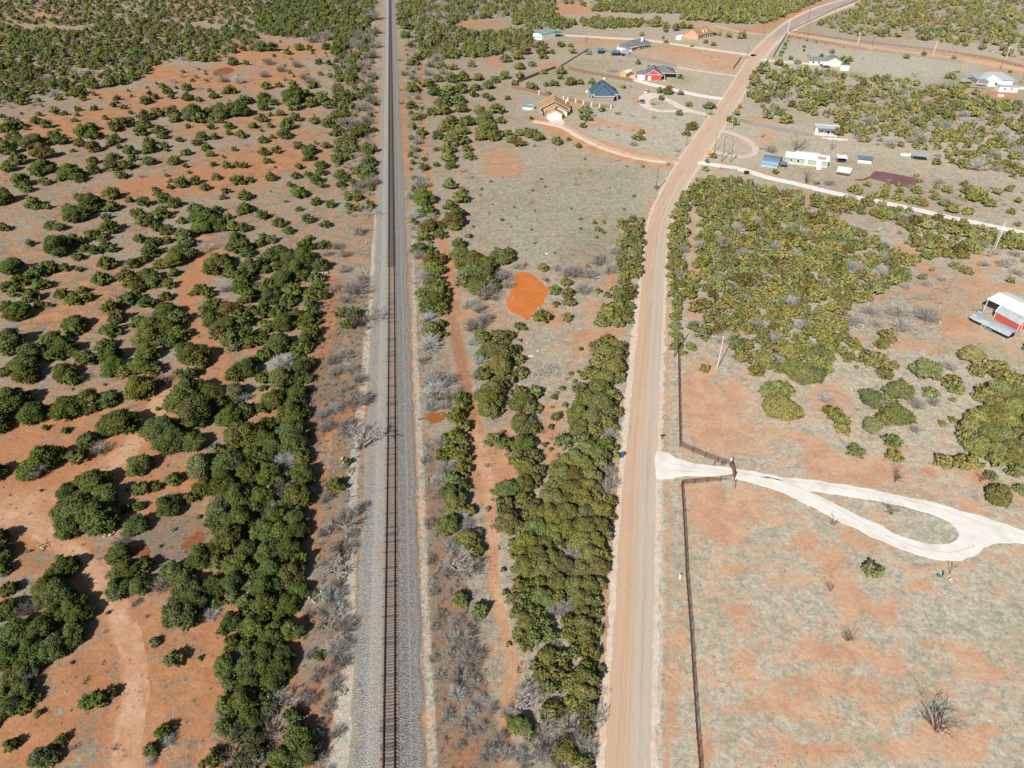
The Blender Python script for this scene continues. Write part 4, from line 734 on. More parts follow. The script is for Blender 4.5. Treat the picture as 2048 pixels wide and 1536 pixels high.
# red house
h = site('house', (80.6, 452.6), (90.2, 451.2), 'red sided house with grey roof and white gable trim', 'house')
wall_box(h, 0, 0, 9.7, 16, 2.8, M_RED, 'y', 2.9); gable_roof(h, 0, 0, 9.7, 16, 2.8, 3.0, M_SHGREY, 'y', .45)
wall_box(h, -5.2, 1.2, 1, 9, 2.6, M_RED); hip_roof(h, -5.4, 1.2, 4, 9.5, 2.6, 1.8, M_SHGREY, .35); opening(h, 'garage_door', -2.4, 1.2, 4.2, 2.2, 0, 'y-', M_WHITE)
wall_box(h, 8, 11, 17, 20, 2.8, M_RED); hip_roof(h, 3, 7, 17.5, 21, 2.8, 3.0, M_SHGREY, .5)
opening(h, 'door', 2.6, 0, 1.6, 2.1, .1, 'y-', M_WHITE); MB().box(.6, -.05, 3.05, 9.1, .0, 3.2).build('trim_board', M_WHITE, h)
m = MB(); slab(m, [(9.6, 0, 2.7), (12.0, 0, 2.45), (12.0, 11, 2.45), (9.6, 11, 2.7)], .1); m.build('porch_roof', M_SHGREY, h)
for y in (.2, 3.6, 7, 10.6): MB().box(11.6, y - .1, 0, 11.8, y + .1, 2.45).build('post', M_WHITE, h)
opening(h, 'window', 9.7, 3, 1.2, 1.4, .8, 'x+'); opening(h, 'window', 9.7, 7, 1.2, 1.4, .8, 'x+')
def arch_roof(par, L, Wd, h, rise, mat, name='roof', n=10, y0=0):
    m = MB(); vs = []; fs = []
    for k in range(n + 1):
        a = math.pi * k / n; yy = y0 + Wd / 2 - math.cos(a) * Wd / 2; zz = h + math.sin(a) * rise
        for x in (-.15, L + .15): vs += [(x, yy, zz)]
    fs = [(2 * k, 2 * k + 1, 2 * k + 3, 2 * k + 2) for k in range(n)]; m.add(vs, fs); o = m.build(name, mat, par)
    e = MB()
    for x in (0, L): e.add([(x, y0 + Wd / 2 - math.cos(math.pi * k / n) * Wd / 2, h + math.sin(math.pi * k / n) * (rise - .03)) for k in range(n + 1)], [tuple(range(n + 1))])
    return o, e
h = site('shed', (69.9, 459.2), (75.6, 467.8), 'ochre ended shed with a round white metal roof', 'shed')
wall_box(h, 0, 0, 9, 4.2, 2.0, M_OCHRE); _, e = arch_roof(h, 9, 4.2, 2.0, 1.1, M_WHITE); e.build('end_wall', M_OCHRE, h)
h = site('playset', (75.3, 458.6), (78, 458.6), 'little orange timber playset between shed and red house', 'playset')
for x, y in ((0, 0), (1.8, 0), (1.8, 1.8), (0, 1.8)): MB().box(x - .08, y - .08, 0, x + .08, y + .08, 2.4).build('post', M_OCHRE, h)
MB().box(0, 0, 1.2, 1.8, 1.8, 1.32).build('deck', M_ORANGE, h); m = MB(); slab(m, [(-.2, -.2, 2.4), (.9, -.2, 3.2), (.9, 2, 3.2), (-.2, 2, 2.4)], .06); slab(m, [(2, -.2, 2.4), (.9, -.2, 3.203), (.9, 2, 3.203), (2, 2, 2.4)], .06); m.build('roof', M_ORANGE, h)
m = MB(); slab(m, [(.5, 0, 1.2), (1.3, 0, 1.2), (1.3, -2, .1), (.5, -2, .1)], .05); m.build('slide', M_BARNRED, h)
# cream house with green roof
h = site('house', (195.2, 497.0), (208.0, 494.0), 'cream house with a grey green roof and front gable', 'house')
wall_box(h, 0, 0, 11, 9, 2.6, M_CREAM, 'x', 1.4); gable_roof(h, 0, 0, 12, 9, 2.6, 1.5, M_SHGREEN, 'x', .4, M_CREAM); wall_box(h, 10.5, -1.5, 20, 11, 2.7, M_CREAM, 'y', 2.3); gable_roof(h, 10.5, -1.5, 20, 11.5, 2.7, 2.4, M_SHGREEN, 'y', .4, M_CREAM)
opening(h, 'garage_door', 14, -1.5, 5, 2.2, 0, 'y-', M_WHITE, M_CREAM); opening(h, 'window', 2.6, 0, 1.2, 1.2, .9); opening(h, 'window', 6.2, 0, 1.2, 1.2, .9)
h = site('canopy', (199.4, 483.8), (204.4, 483.6), 'flat white metal canopy in front of the cream house', 'canopy')
m = MB(); slab(m, [(0, 0, 2.3), (5.4, 0, 2.3), (6, 9, 2.8), (.5, 9, 2.8)]); m.build('roof', M_WHITEM, h)
for x, y in ((.3, .3), (5.2, .3), (5.6, 8.6), (.8, 8.6)): MB().tube([(x, y, 0), (x, y, 2.3)], .07, 6).build('post', M_GREYM, h)
h = site('shed', (209.6, 480.4), (214.4, 479.0), 'tall white shed with a blue edged roof by the garden pens', 'shed')
wall_box(h, 0, 0, 5, 4.5, 2.9, M_WHITEM, 'x', .5); gable_roof(h, 0, 0, 5, 4.5, 2.9, .5, M_BLUEM, 'x', .15, None)
# pale metal house group at the right edge
h = site('house', (278.5, 436), (292, 433.5), 'large pale blue grey roofed house with a white gable', 'house')
wall_box(h, -3, 6, 16, 18, 2.8, M_WHITEM); hip_roof(h, -4, 5.5, 17, 19, 2.8, 3.0, M_GREYM, .5, None); wall_box(h, 1, 1, 9, 9, 2.8, M_WHITEM, 'y', 1.8); gable_roof(h, 1, 1, 9, 11, 2.8, 1.8, M_WHITE, 'y', .4); opening(h, 'window', 5, 1, 1.4, 1.2, .9)
h = site('shed', (278.3, 423.4), (287.9, 421.8), 'long white metal building with a low pale roof', 'shed')
wall_box(h, 0, 0, 10, 6, 2.5, M_WHITEM, 'x', .7); gable_roof(h, 0, 0, 10, 6, 2.5, .7, M_GREYM, 'x', .2, None); opening(h, 'window', 3, 0, 1, 1, 1); opening(h, 'window', 6.5, 0, 1, 1, 1)
h = site('pen', (262.5, 436.5), (276.5, 429.0), 'jumbled scrap timber and tin pen beside the pale house', 'pen')
for i in range(9): x = i * 1.7; MB().tube([(x, 0, 0), (x, .1, random.uniform(1.4, 2.1))], .08, 5).build('post', M_POLE, h)
MB().box(0, -.05, .3, 13.8, .05, 1.3).build('board_wall', M_GREYF, h); m = MB(); slab(m, [(0, 5, 2.4), (5, 4, 2.2), (5.6, 9, 2.6), (.6, 10, 2.7)], .08); m.build('roof', M_GREYM, h); m = MB(); slab(m, [(9, 2, 2.2), (13.5, 1, 2.3), (14, 6, 3.4), (9.6, 7, 3.2)], .08); m.build('roof', M_BRICKG, h); MB().box(3.4, 1.2, 0, 4.6, 2.4, 1.0).build('tank', M_BLUE, h)
h = site('water_trough', (271.2, 411.4), (274, 410.8), 'white topped box standing on bare red soil', 'box'); MB().box(0, 0, 0, 3.2, 2.6, .7).build('side', M_GREYM, h); MB().box(-.1, -.1, .7, 3.3, 2.7, .78).build('lid', M_WHITE, h)
# grey roofed trailer home
h = site('mobile_home', (145.4, 341.4), (154.2, 338.6), 'grey roofed trailer home half hidden by junipers', 'trailer home')
wall_box(h, -1, 0, 9.5, 4.2, 2.6, M_CREAM, 'x', .6); gable_roof(h, -1, 0, 9.5, 4.2, 2.6, .6, M_GREYM, 'x', .25, None)
m = MB(); slab(m, [(-1.4, 4.3, 2.9), (9.8, 4.3, 2.9), (9.8, 7.2, 2.6), (-1.4, 7.2, 2.6)], .08); m.build('rear_roof', M_WHITE, h); m = MB(); slab(m, [(0, -2.2, 2.1), (8.6, -2.2, 2.1), (8.6, -.3, 2.4), (0, -.3, 2.4)], .07); m.build('porch_roof', M_BLUEM, h)
posts_porch(h, (.2, 2.8, 5.6, 8.4), -2.0, 2.1, M_WHITE); opening(h, 'window', 2.5, 0, 1.2, 1.1, 1.0); opening(h, 'door', 5.2, 0, .9, 2.0, .1, 'y-', M_DARK); MB().box(-1.2, -3.4, 0, 8.8, -3.2, .5).build('garden_wall', M_STONE, h)
h = site('stone_heap', (146.0, 333.0), (154, 330.5), 'line of pale rubble in front of the trailer home', 'rubble')
for i in range(26): s0 = random.uniform(.25, .7); x = i * .38 + random.uniform(-.2, .2); y = random.uniform(-.7, .7); MB().box(-s0, -s0 * .7, -.1, s0, s0 * .7, s0 * .8).build('rock', M_STONE, h, (x, y, 0), random.uniform(0, 3))
# long green and white house with annexes
h = site('house', (116.2, 297.6), (127.2, 293.4), 'long low house with white roof and faded green wall', 'house')
wall_box(h, 0, 0, 17, 5.6, 2.5, M_GREENW); m = MB(); slab(m, [(-.4, -.5, 2.55), (17.4, -.5, 2.55), (17.4, 5.9, 3.2), (-.4, 5.9, 3.2)]); m.build('roof', M_WHITEM, h)
m = MB(); slab(m, [(3.6, 5.6, 3.45), (13.4, 5.6, 3.45), (13.4, 8.6, 3.1), (3.6, 8.6, 3.1)]); m.build('roof', M_WHITEM, h); wall_box(h, 4, 5.7, 13, 8.3, 3.0, M_WHITEM)
MB().box(12.6, .6, 3.0, 15.8, 3.6, 3.12).build('roof_patch', M_TAN, h); opening(h, 'window', 5.2, 0, .9, 1.1, .9); opening(h, 'door', 8.4, 0, .9, 1.9, .1, 'y-', M_WHITE); opening(h, 'window', 2.5, 0, .9, .8, 1.1)
MB().box(.1, -.03, -.1, 16.9, 0, .35).build('skirting_board', M_CREAM, h); m = MB(); slab(m, [(12.3, -.5, 2.4), (14.2, -.5, 2.4), (14.6, -5.0, .25), (12.9, -5.0, .25)], .06); m.build('awning', M_WHITE, h)
h = site('quonset_shed', (105.0, 293.6), (111.0, 290.4), 'round topped blue grey metal shed beside the long white roof', 'shed')
hw = site('porch', (111.8, 290.9), (114, 290.0), 'tiny grey roofed lean-to at the round metal shed', 'lean-to'); m = MB(); slab(m, [(0, 0, 1.6), (2.8, 0, 1.6), (2.8, 2.6, 2.0), (0, 2.6, 2.0)], .07); m.build('roof', M_BLUEM, hw)
for x, y in ((.1, .1), (2.7, .1), (2.7, 2.5), (.1, 2.5)): MB().tube([(x, y, 0), (x, y, 1.6)], .06, 5).build('post', M_POLE, hw)
_, e = arch_roof(h, 6.6, 9, .3, 3.0, M_BLUEM); e.build('end_wall', M_BLUEM, h); MB().box(0, -.05, -.1, 6.6, .0, .5).build('footing', M_GREYM, h)
def small_canopy(p0, p1, Lx, Ly, hh, mat, lab, solid=None, cat='canopy'):
    h = site('canopy', p0, p1, lab, cat); m = MB(); slab(m, [(0, 0, hh), (Lx, 0, hh), (Lx, Ly, hh + .35), (0, Ly, hh + .35)], .08); m.build('roof', mat, h)
    for x, y in ((.15, .15), (Lx - .15, .15), (Lx - .15, Ly - .15), (.15, Ly - .15)): MB().tube([(x, y, 0), (x, y, hh)], .06, 6).build('post', M_GREYM, h)
    if solid: MB().box(.4, Ly * .45, 0, Lx - .4, Ly - .3, hh * .8).build('back_wall', solid, h)
    return h
small_canopy((138.1, 297.2), (141.5, 296.4), 4.0, 3.6, 2.2, M_WHITEM, 'small white roofed stand east of the long house', M_DARK)
small_canopy((131.4, 281.0), (135.2, 279.0), 5.4, 6.4, 1.9, M_WHITEM, 'square white roof with a dark vent near the red pond', M_CREAM)
MB().tube([(0, 0, 0), (0, 0, .3)], .22, 8)
small_canopy((146.4, 296.8), (151.5, 294.6), 6.2, 3.2, 2.3, M_BLUEM, 'blue grey topped open stall east of the square white roof', M_STONE)
h = small_canopy((171.3, 300.2), (176.0, 298.4), 6.2, 5.0, 2.3, M_GREYM, 'open steel carport with rusty legs beyond the red pond', None, 'carport')
h = site('boat', (170.2, 308.2), (174.8, 307.2), 'small pale boat lying upturned beside the steel carport', 'boat')
m = MB(); n = 9; vs = []
for k in range(n): t = k / (n - 1); hw_ = .9 * math.sin(math.pi * min(t * 1.0 + .18, 1.0)) ** .6 if t < .98 else .05; vs += [(t * 4.8, -hw_, .0), (t * 4.8, -hw_ * .75, .45), (t * 4.8, 0, .75), (t * 4.8, hw_ * .75, .45), (t * 4.8, hw_, 0)]
m.add(vs, [(k * 5 + j, k * 5 + j + 1, k * 5 + j + 6, k * 5 + j + 5) for k in range(n - 1) for j in range(4)]); m.build('hull', M_WHITE, h); MB().box(0, -.7, 0, .06, .7, .5).build('transom', M_CREAM, h)
# red portable barn, white canopy, long tin shed
h = site('barn', (131.6, 166.2), (134.0, 159.6), 'red portable barn with a pale curved gambrel roof', 'barn')
bw, bl = 4.0, 7.2
wall_box(h, 0, 0, bl, bw, 2.1, M_BARNRED)
prof = [(-.15, 2.05), (.55, 3.35), (bw / 2, 4.0), (bw - .55, 3.35), (bw + .15, 2.05)]; m = MB()
for k in range(4): (a0, z0), (a1, z1) = prof[k], prof[k + 1]; slab(m, [(-.2, a0, z0), (bl + .2, a0, z0), (bl + .2, a1, z1), (-.2, a1, z1)], .08)
m.build('roof', M_GREYM, h); e = MB()
for x in (0, bl): e.add([(x, 0, 2.1), (x, .62, 3.28), (x, bw / 2, 3.92), (x, bw - .62, 3.28), (x, bw, 2.1)], [(0, 1, 2, 3, 4)])
e.build('gable_end', M_BARNRED, h); t = MB()
for x in (-.22, bl + .22):
    for k in range(4): t.tube([(x, prof[k][0], prof[k][1]), (x, prof[k + 1][0], prof[k + 1][1])], .07, 4)
for x in (0, bl):
    for y in (0, bw): t.tube([(x, y, 0), (x, y, 2.1)], .08, 4)
t.build('trim_board', M_WHITE, h); opening(h, 'door', bl, bw / 2, 1.5, 1.9, 0, 'x+', M_BARNRED); opening(h, 'window', 0, bw / 2, .8, .8, 1.1, 'x-')
h = site('canopy', (130.6, 170.2), (134.9, 161.3), 'big plain white carport canopy behind the red barn', 'canopy')
m = MB(); slab(m, [(0, 0, 3.9), (11, 0, 3.9), (11, 4.4, 4.9), (0, 4.4, 4.9)], .1); slab(m, [(0, 4.4, 4.903), (11, 4.4, 4.903), (11, 8.8, 3.9), (0, 8.8, 3.9)], .1); m.build('roof', M_WHITE, h)
for x in (.3, 3.8, 7.2, 10.7):
    for y in (.2, 8.6): MB().tube([(x, y, 0), (x, y, 3.9)], .09, 6).build('post', M_WHITE, h)
h = site('tin_shed', (124.1, 165.4), (128.8, 156.2), 'long sagging grey tin shed in front of the red barn', 'shed')
m = MB(); nx, ny = 26, 12; vs = []; L_, W_ = 11.2, 4.6
for i in range(nx + 1):
    for j in range(ny + 1):
        x = L_ * i / nx; yy = W_ * j / ny; k = j / ny; z = 1.7 * math.sin(math.pi * (.12 + .80 * k)) ** .7 + .12 * mnoise.noise(Vector((x * .9, yy * .9, 0))) - .35 * math.exp(-((x - 4.2) ** 2 + (yy - 3.6) ** 2) / 1.4) * 1.2 + (.25 if 5.5 < x else 0) * k
        vs.append((x, yy - .9 * math.exp(-((x - 3.2) ** 2) / 1.2) * k, max(z, .05)))
m.add(vs, [(i * (ny + 1) + j, (i + 1) * (ny + 1) + j, (i + 1) * (ny + 1) + j + 1, i * (ny + 1) + j + 1) for i in range(nx) for j in range(ny)]); m.build('sheet_roof', M_GREYM, h)
wall_box(h, .2, .35, L_ - .2, W_ - 1.4, .8, M_DARK); MB().box(5.0, -.35, .0, 6.8, .15, .55).build('scrap_pile', M_BLUEM, h)
for x in (3.9, 4.3, 4.8): MB().tube([(x, -.3, 0), (x + .1, -.1, 1.0)], .05, 5).build('leaning_board', M_WHITE, h)
h = site('crate', (129.0, 169.6), (130, 168.5), 'green crate and clutter between tin shed and red barn', 'crate'); MB().box(0, 0, 0, 1.1, .8, .7).build('side', M_GREENW, h); MB().box(-.05, -.05, .7, 1.15, .85, .76).build('lid', M_TEAL, h)
h = site('bucket', (128.0, 170.3), (129, 170), 'rusty sawhorse on the bare ground by the canopy', 'sawhorse'); MB().tube([(0, 0, .6), (1.2, 0, .6)], .06, 5).build('beam', M_RUSTM, h)
for x in (.1, 1.1): MB().tube([(x, -.3, 0), (x, 0, .6), (x, .3, 0)], .04, 5).build('leg', M_RUSTM, h)

# ------------------------------------------------------------------ cars
def car(p, rz, mat, label, k=1.0, suv=True):
    r = empty('parked_car', (p[0], p[1], 0), rz, label, 'car')
    L, Wd, H1_, H2 = 4.6 * k, 1.85 * k, .95 * k, (1.70 if suv else 1.42) * k
    side = [(-L / 2, .35), (-L / 2, .80 * k), (-L / 2 + .15, H1_), (L / 2 - 1.3 * k, H1_), (L / 2 - .1, .78 * k), (L / 2, .55), (L / 2, .32)]
    def ext(pr, w0, w1, m):
        n = len(pr); v = [(x, -w0, z) for x, z in pr] + [(x, w0, z) for x, z in pr]; m.add(v, [tuple(range(n))[::-1], tuple(range(n, 2 * n))] + [(i, (i + 1) % n, n + (i + 1) % n, n + i) for i in range(n)])
    m = MB(); ext(side, Wd / 2, 0, m); b = m.build('body', mat, r); bv = b.modifiers.new('round', 'BEVEL'); bv.width = .09; bv.segments = 2
    back = -L / 2 + (.25 if suv else .9); g = MB(); gl = [(back, H1_ - .02), (back + .25, H2 - .08), (L / 2 - 2.3 * k, H2 - .08), (L / 2 - 1.45 * k, H1_ - .02)]
    n = 4; v = [(x, -Wd / 2 + .08 + (z - H1_) * .18, z) for x, z in gl] + [(x, Wd / 2 - .08 - (z - H1_) * .18, z) for x, z in gl]; g.add(v, [tuple(range(n))[::-1], tuple(range(n, 2 * n))] + [(i, (i + 1) % n, n + (i + 1) % n, n + i) for i in range(n)]); g.build('glasshouse', M_GLASS, r)
    t = MB(); t.box(back + .22, -Wd / 2 + .2, H2 - .1, L / 2 - 2.35 * k, Wd / 2 - .2, H2 - .03); ro = t.build('roof_panel', mat, r); bv = ro.modifiers.new('round', 'BEVEL'); bv.width = .03
    for x in (-L / 2 + .85 * k, L / 2 - .85 * k):
        for y in (-Wd / 2 + .02, Wd / 2 - .02): w_ = MB().tube([(x, y - .11, .34), (x, y + .11, .34)], .34, 14).build('wheel', M_TYRE, r); MB().tube([(x, y - .12, .34), (x, y + .12, .34)], .19, 10).build('hub', M_GREYM, w_)
    for y in (-Wd / 2 + .35, Wd / 2 - .35): MB().box(L / 2 - .02, y - .18, .58, L / 2 + .03, y + .18, .72).build('headlight', M_WHITE, r)
    return r
car((76.9, 421.0), R(60), M_CARW, 'white parked car at the top of the gravel loop', 1.05)
car((70.2, 398.2), R(112), M_CARB, 'blue grey parked car on the west side of the gravel loop', 1.1)
car((158.6, 607.0), R(50), M_CARD, 'dark parked car at the end of the brick house', 1.3)

# ------------------------------------------------------------------ pool, trampoline, small things in yards
h = empty('swimming_pool', (8.9, 386.4, 0), 0, 'round above ground pool with pale green water', 'pool')
m = MB(); m.tube([(0, 0, 0), (0, 0, 1.2)], 3.3, 24, cap=False); m.build('pool_wall', M_WHITE, h); m = MB(); m.tube([(0, 0, 1.0), (0, 0, 1.05)], 3.2, 24); m.build('water', M_POOLW, h)
m = MB(); m.tube([(3.3 * math.cos(a), 3.3 * math.sin(a), 1.2) for a in np.linspace(0, 2 * math.pi, 25)], .09, 5); m.build('rim', M_GREYM, h); m = MB(); [m.tube([(3.5, y, 0), (3.2, y, 1.9)], .05, 5) for y in (-.25, .25)]; [m.tube([(3.5 - .3 * z / 1.9, -.25, z), (3.5 - .3 * z / 1.9, .25, z)], .04, 4) for z in (.4, .8, 1.2, 1.6)]; m.build('ladder', M_BLACK, h)
h = empty('trampoline', (53.2, 531.0, 0), 0, 'round trampoline with a tall net and pale blue rim', 'trampoline')
MB().tube([(0, 0, .78), (0, 0, .83)], 2.1, 20).build('mat', M_BLACK, h); MB().tube([(2.3 * math.cos(a), 2.3 * math.sin(a), .85) for a in np.linspace(0, 2 * math.pi, 21)], .22, 5).build('rim', M_POOLW, h)
for k in range(6): a = k * math.pi / 3; MB().tube([(2.35 * math.cos(a), 2.35 * math.sin(a), 0), (2.35 * math.cos(a), 2.35 * math.sin(a), 2.8)], .05, 5).build('net_pole', M_BLACK, h)
m = MB(); N_ = 30
for k in range(N_): a = 2 * math.pi * k / N_; m.tube([(2.3 * math.cos(a), 2.3 * math.sin(a), .9), (2.3 * math.cos(a), 2.3 * math.sin(a), 2.7)], .02, 3, cap=False)
for z in np.linspace(1, 2.7, 9): m.tube([(2.3 * math.cos(a), 2.3 * math.sin(a), z) for a in np.linspace(0, 2 * math.pi, 25)], .018, 3, cap=False)
m.build('net', M_BLACK, h)
def blobthing(name, p, parts, label, cat):
    h = empty(name, (p[0], p[1], 0), 0, label, cat)
    for nm, b, mat in parts: MB().box(*b).build(nm, mat, h)
    return h
g_ = G(1492.5, 348); blobthing('wheelie_bin', g_, [('bin', (-.9, -.4, 0, .9, .5, 1.1), M_BLACK), ('lid', (-.95, -.45, 1.1, .95, .55, 1.18), M_BLACK)], 'black bins standing at the edge of the long white drive', 'bin')
g_ = G(1419, 309); blobthing('tank', g_, [('tank_body', (-.9, -.5, .3, .9, .5, 1.5), M_ORANGE), ('stand', (-.7, -.4, 0, .7, .4, .3), M_BLACK)], 'bright orange tank beside the road by a juniper', 'tank')
g_ = G(1062, 239); blobthing('grill', g_, [('box', (-.7, -.4, .3, .7, .4, 1.3), M_BLACK), ('shelf', (.8, -.4, .6, 1.6, .4, .7), M_BLACK)], 'black grill at the start of the tan drive', 'grill')
g_ = G(1087, 231); blobthing('urn', g_, [('pot', (-.3, -.3, 0, .3, .3, .8), M_BLACK), ('shrub_top', (-.5, -.5, .8, .5, .5, 1.5), M_DARK)], 'dark potted evergreen by the tan house porch', 'planter')
for (x, y, lab) in ((1208, 158.5, 'white box on the grass behind the slate roof'), (1173, 184.5, 'white box on the grass west of the slate roof')):
    g_ = G(x, y); blobthing('utility_box', g_, [('cabinet', (-.6, -.4, 0, .6, .4, .9), M_WHITE), ('base', (-.7, -.5, 0, .7, .5, .1), M_GREYM)], lab, 'box')
# blue bin by the road, mailboxes, white box
g_ = G(1244, 914); h = empty('barrel', g_, R(20), 'blue plastic bin with dark lid on the west road shoulder', 'bin')
m = MB(); m.tube([(0, 0, 0), (0, 0, 1.0)], [.27, .34], 10); m.build('bin_body', M_BLUE, h); m = MB(); slab(m, [(-.4, -.38, 1.0), (.4, -.38, 1.0), (.4, .42, 1.1), (-.4, .42, 1.1)], .06); m.build('lid', M_BLUE, h); MB().tube([(-.3, .4, .15), (.3, .4, .15)], .12, 8).build('wheel', M_TYRE, h)
def mailbox(x, y, lab, mat=M_BLACK, rz=0.0):
    g_ = G(x, y); h = empty('mailbox', g_, rz, lab, 'mailbox', 'mailboxes on posts along the road')
    MB().tube([(0, 0, -.1), (0, 0, 1.05)], .07, 6).build('post', M_BLACK, h); m = MB(); pr = [(-.16, 1.05), (-.16, 1.25), (-.1, 1.36), (0, 1.4), (.1, 1.36), (.16, 1.25), (.16, 1.05)]; n = 7; m.add([(-.3, a, z) for a, z in pr] + [(.3, a, z) for a, z in pr], [tuple(range(n)), tuple(range(2 * n - 1, n - 1, -1))] + [(i, n + i, n + (i + 1) % n, (i + 1) % n) for i in range(n)]); b = m.build('box', mat, h); MB().box(.1, -.19, 1.25, .14, -.165, 1.5).build('flag', M_BARNRED, b)
mailbox(1323, 879, 'black mailbox on a post just up the road from the white driveway')
mailbox(1420.5, 233.5, 'black mailbox where the slate house drive meets the road')
mailbox(1528.5, 71.5, 'black mailbox at the brick house drive entrance')
g_ = G(1359.5, 1156); h = empty('utility_box', g_, R(-8), 'white utility cabinet on the verge outside the pipe fence', 'box'); MB().box(-.14, -.14, -.05, .14, .14, .75).build('cabinet', M_WHITE, h); MB().box(-.16, -.16, .75, .16, .16, .8).build('cap', M_WHITE, h)
# yard ornaments below the loop
A8 = tl(1860, 1100, 10.894)
g_ = G(*A8(415, 520)); h = empty('garden_stake', g_, 0, 'two stemmed stake with dark round tops below the white loop', 'stake')
tp = G(*A8(400, 300)); 
for (dx, dy, zt) in ((-.15, .05, 2.0), (.6, .25, 1.7)): MB().tube([(0, 0, 0), (dx, dy, zt)], .03, 5).build('stem', M_BLACK, h); m = MB(); m.tube([(dx, dy, zt - .1), (dx, dy, zt), (dx, dy, zt + .12)], [.06, .13, .05], 7); m.build('knob', M_BLACK, h)
g_ = G(*A8(285, 600)); h = empty('cactus', g_, 0, 'small dark two armed cactus below the white loop', 'cactus'); MB().tube([(0, 0, 0), (0, .05, .6), (0, .1, 1.2)], [.14, .16, .1], 7).build('stem', M_BRICKG, h); MB().tube([(.05, 0, .45), (.28, 0, .6), (.3, 0, .95)], [.08, .1, .07], 6).build('arm', M_BRICKG, h)
g_ = G(*A8(185, 590)); h = empty('garden_plant', g_, 0, 'low dark green plant beside the small cactus', 'plant')
m = MB()
for k in range(14): a = k * 2.4; m.tube([(0, 0, .05), (.25 * math.cos(a), .25 * math.sin(a), .45), (.42 * math.cos(a), .42 * math.sin(a), .3)], [.05, .06, .01], 4)
m.build('leaf_rosette', M_TEAL, h); MB().tube([(0, 0, 0), (0, 0, .3)], .07, 6).build('stem', M_BARK, h)
g_ = G(*A8(445, 650)); h = empty('stone', g_, .4, 'pale stone with a shadowed side near the garden stake', 'stone'); m = MB(); m.tube([(-.3, 0, .0), (-.2, 0, .12), (.2, .05, .14), (.35, 0, 0)], [.05, .16, .18, .05], 7); m.build('stone_body', M_STONE, h)

# ------------------------------------------------------------------ fences
def pipe_fence(name, pts, label, hgt=1.45, nrail=5, gap=2.45, mat=M_PIPE, rr=.035, rp_=.055, cat='fence', ground=False, group=None):
    P = [Vector(p) if ground else G(*p) for p in pts]; h = empty(name, P[0], 0, label, cat, group); o0 = P[0]
    Q = [P[0]]
    for a, b in zip(P[:-1], P[1:]):
        L = (b - a).length; k = max(1, round(L / gap)); Q += [a.lerp(b, (j + 1) / k) for j in range(k)]
    pm = MB(); pm.tube([(0, 0, -.2), (0, 0, hgt + .06)], rp_, 6); pme = pm.mesh('post', mat)
    for q in Q: link('post', pme, h, q - o0)
    for k in range(nrail):
        z = hgt * (1 - k / nrail * .92) if nrail > 1 else hgt
        MB().tube([(p - o0) + Vector((0, 0, z)) for p in P], rr, 5).build('rail', mat, h)
    return h
pipe_fence('pipe_fence', [(1356, 706), (1357, 780), (1359, 893)], 'brown pipe fence running up beside the road from the gate wing', nrail=5)
pipe_fence('pipe_fence', [(1359, 893.5), (1384, 905), (1409, 915.5), (1434.5, 925.5), (1461, 933)], 'brown pipe fence wing slanting from the road fence to the gate', nrail=5, gap=3.2)
pipe_fence('pipe_fence', [(1468, 959), (1440, 963.5), (1414, 966), (1388, 968.5), (1363, 971)], 'brown pipe fence wing on the near side of the gate', nrail=5, gap=3.2)
pipe_fence('pipe_fence', [(1362, 971.5), (1364.5, 1010), (1369, 1090), (1371.5, 1152), (1379, 1252), (1386.5, 1377), (1393, 1477), (1398, 1536), (1404, 1640)], 'long brown pipe fence along the near paddock beside the road', nrail=5)
# ranch gate
a, b = G(1462, 934), G(1468, 958); h = empty('ranch_gate', a, math.atan2(b.y - a.y, b.x - a.x), 'closed rust red steel gate across the white driveway', 'gate'); L = (b - a).length
MB().tube([(0, 0, .3), (0, 0, 1.5), (L * .5, 0, 1.75), (L, 0, 1.5), (L, 0, .3), (0, 0, .3)], .06, 6).build('gate_frame', M_PIPE, h)
for k in range(9): x = L * (k + .5) / 9; MB().box(x - .2, -.02, .34, x + .2, .02, 1.45).build('panel', M_RUSTM, h)
for x in (-.15, L + .15): MB().tube([(x, 0, -.2), (x, 0, 1.9)], .09, 8).build('gate_post', M_PIPE, h)
g_ = a + Vector((-.1, .35, 0)); h = empty('gate_opener', g_, 0, 'white round topped box on the far gate post', 'gate box'); MB().tube([(0, 0, 0), (0, 0, 1.5)], .07, 6).build('post', M_BLACK, h); MB().tube([(0, 0, 1.5), (0, 0, 1.95)], .24, 10).build('box', M_WHITE, h)
g_ = G(1470, 978); h = empty('gate_drop_pole', g_, 0, 'thin leaning pole beyond the near gate post', 'pole'); MB().tube([(0, 0, 0), (-.25, .3, 2.0)], .045, 6).build('shaft', M_PIPE, h); MB().tube([(-.3, .2, 2.0), (-.2, .4, 2.0)], .09, 6).build('cap', M_PIPE, h)
for (x, y, lab) in ((1427.5, 930.5, 'lone dark stake outside the slanting fence wing'), (1442, 931.5, 'first of two dark bollards by the gate'), (1447, 932, 'second of two dark bollards, next to the gate')):
    g_ = G(x, y); h = empty('bollard', g_, 0, lab, 'bollard'); MB().tube([(0, 0, 0), (.08, .05, .95)], .055, 6).build('shaft', M_BLACK, h); MB().tube([(.08, .05, .95), (.08, .05, 1.05)], .08, 6).build('cap', M_BLACK, h)
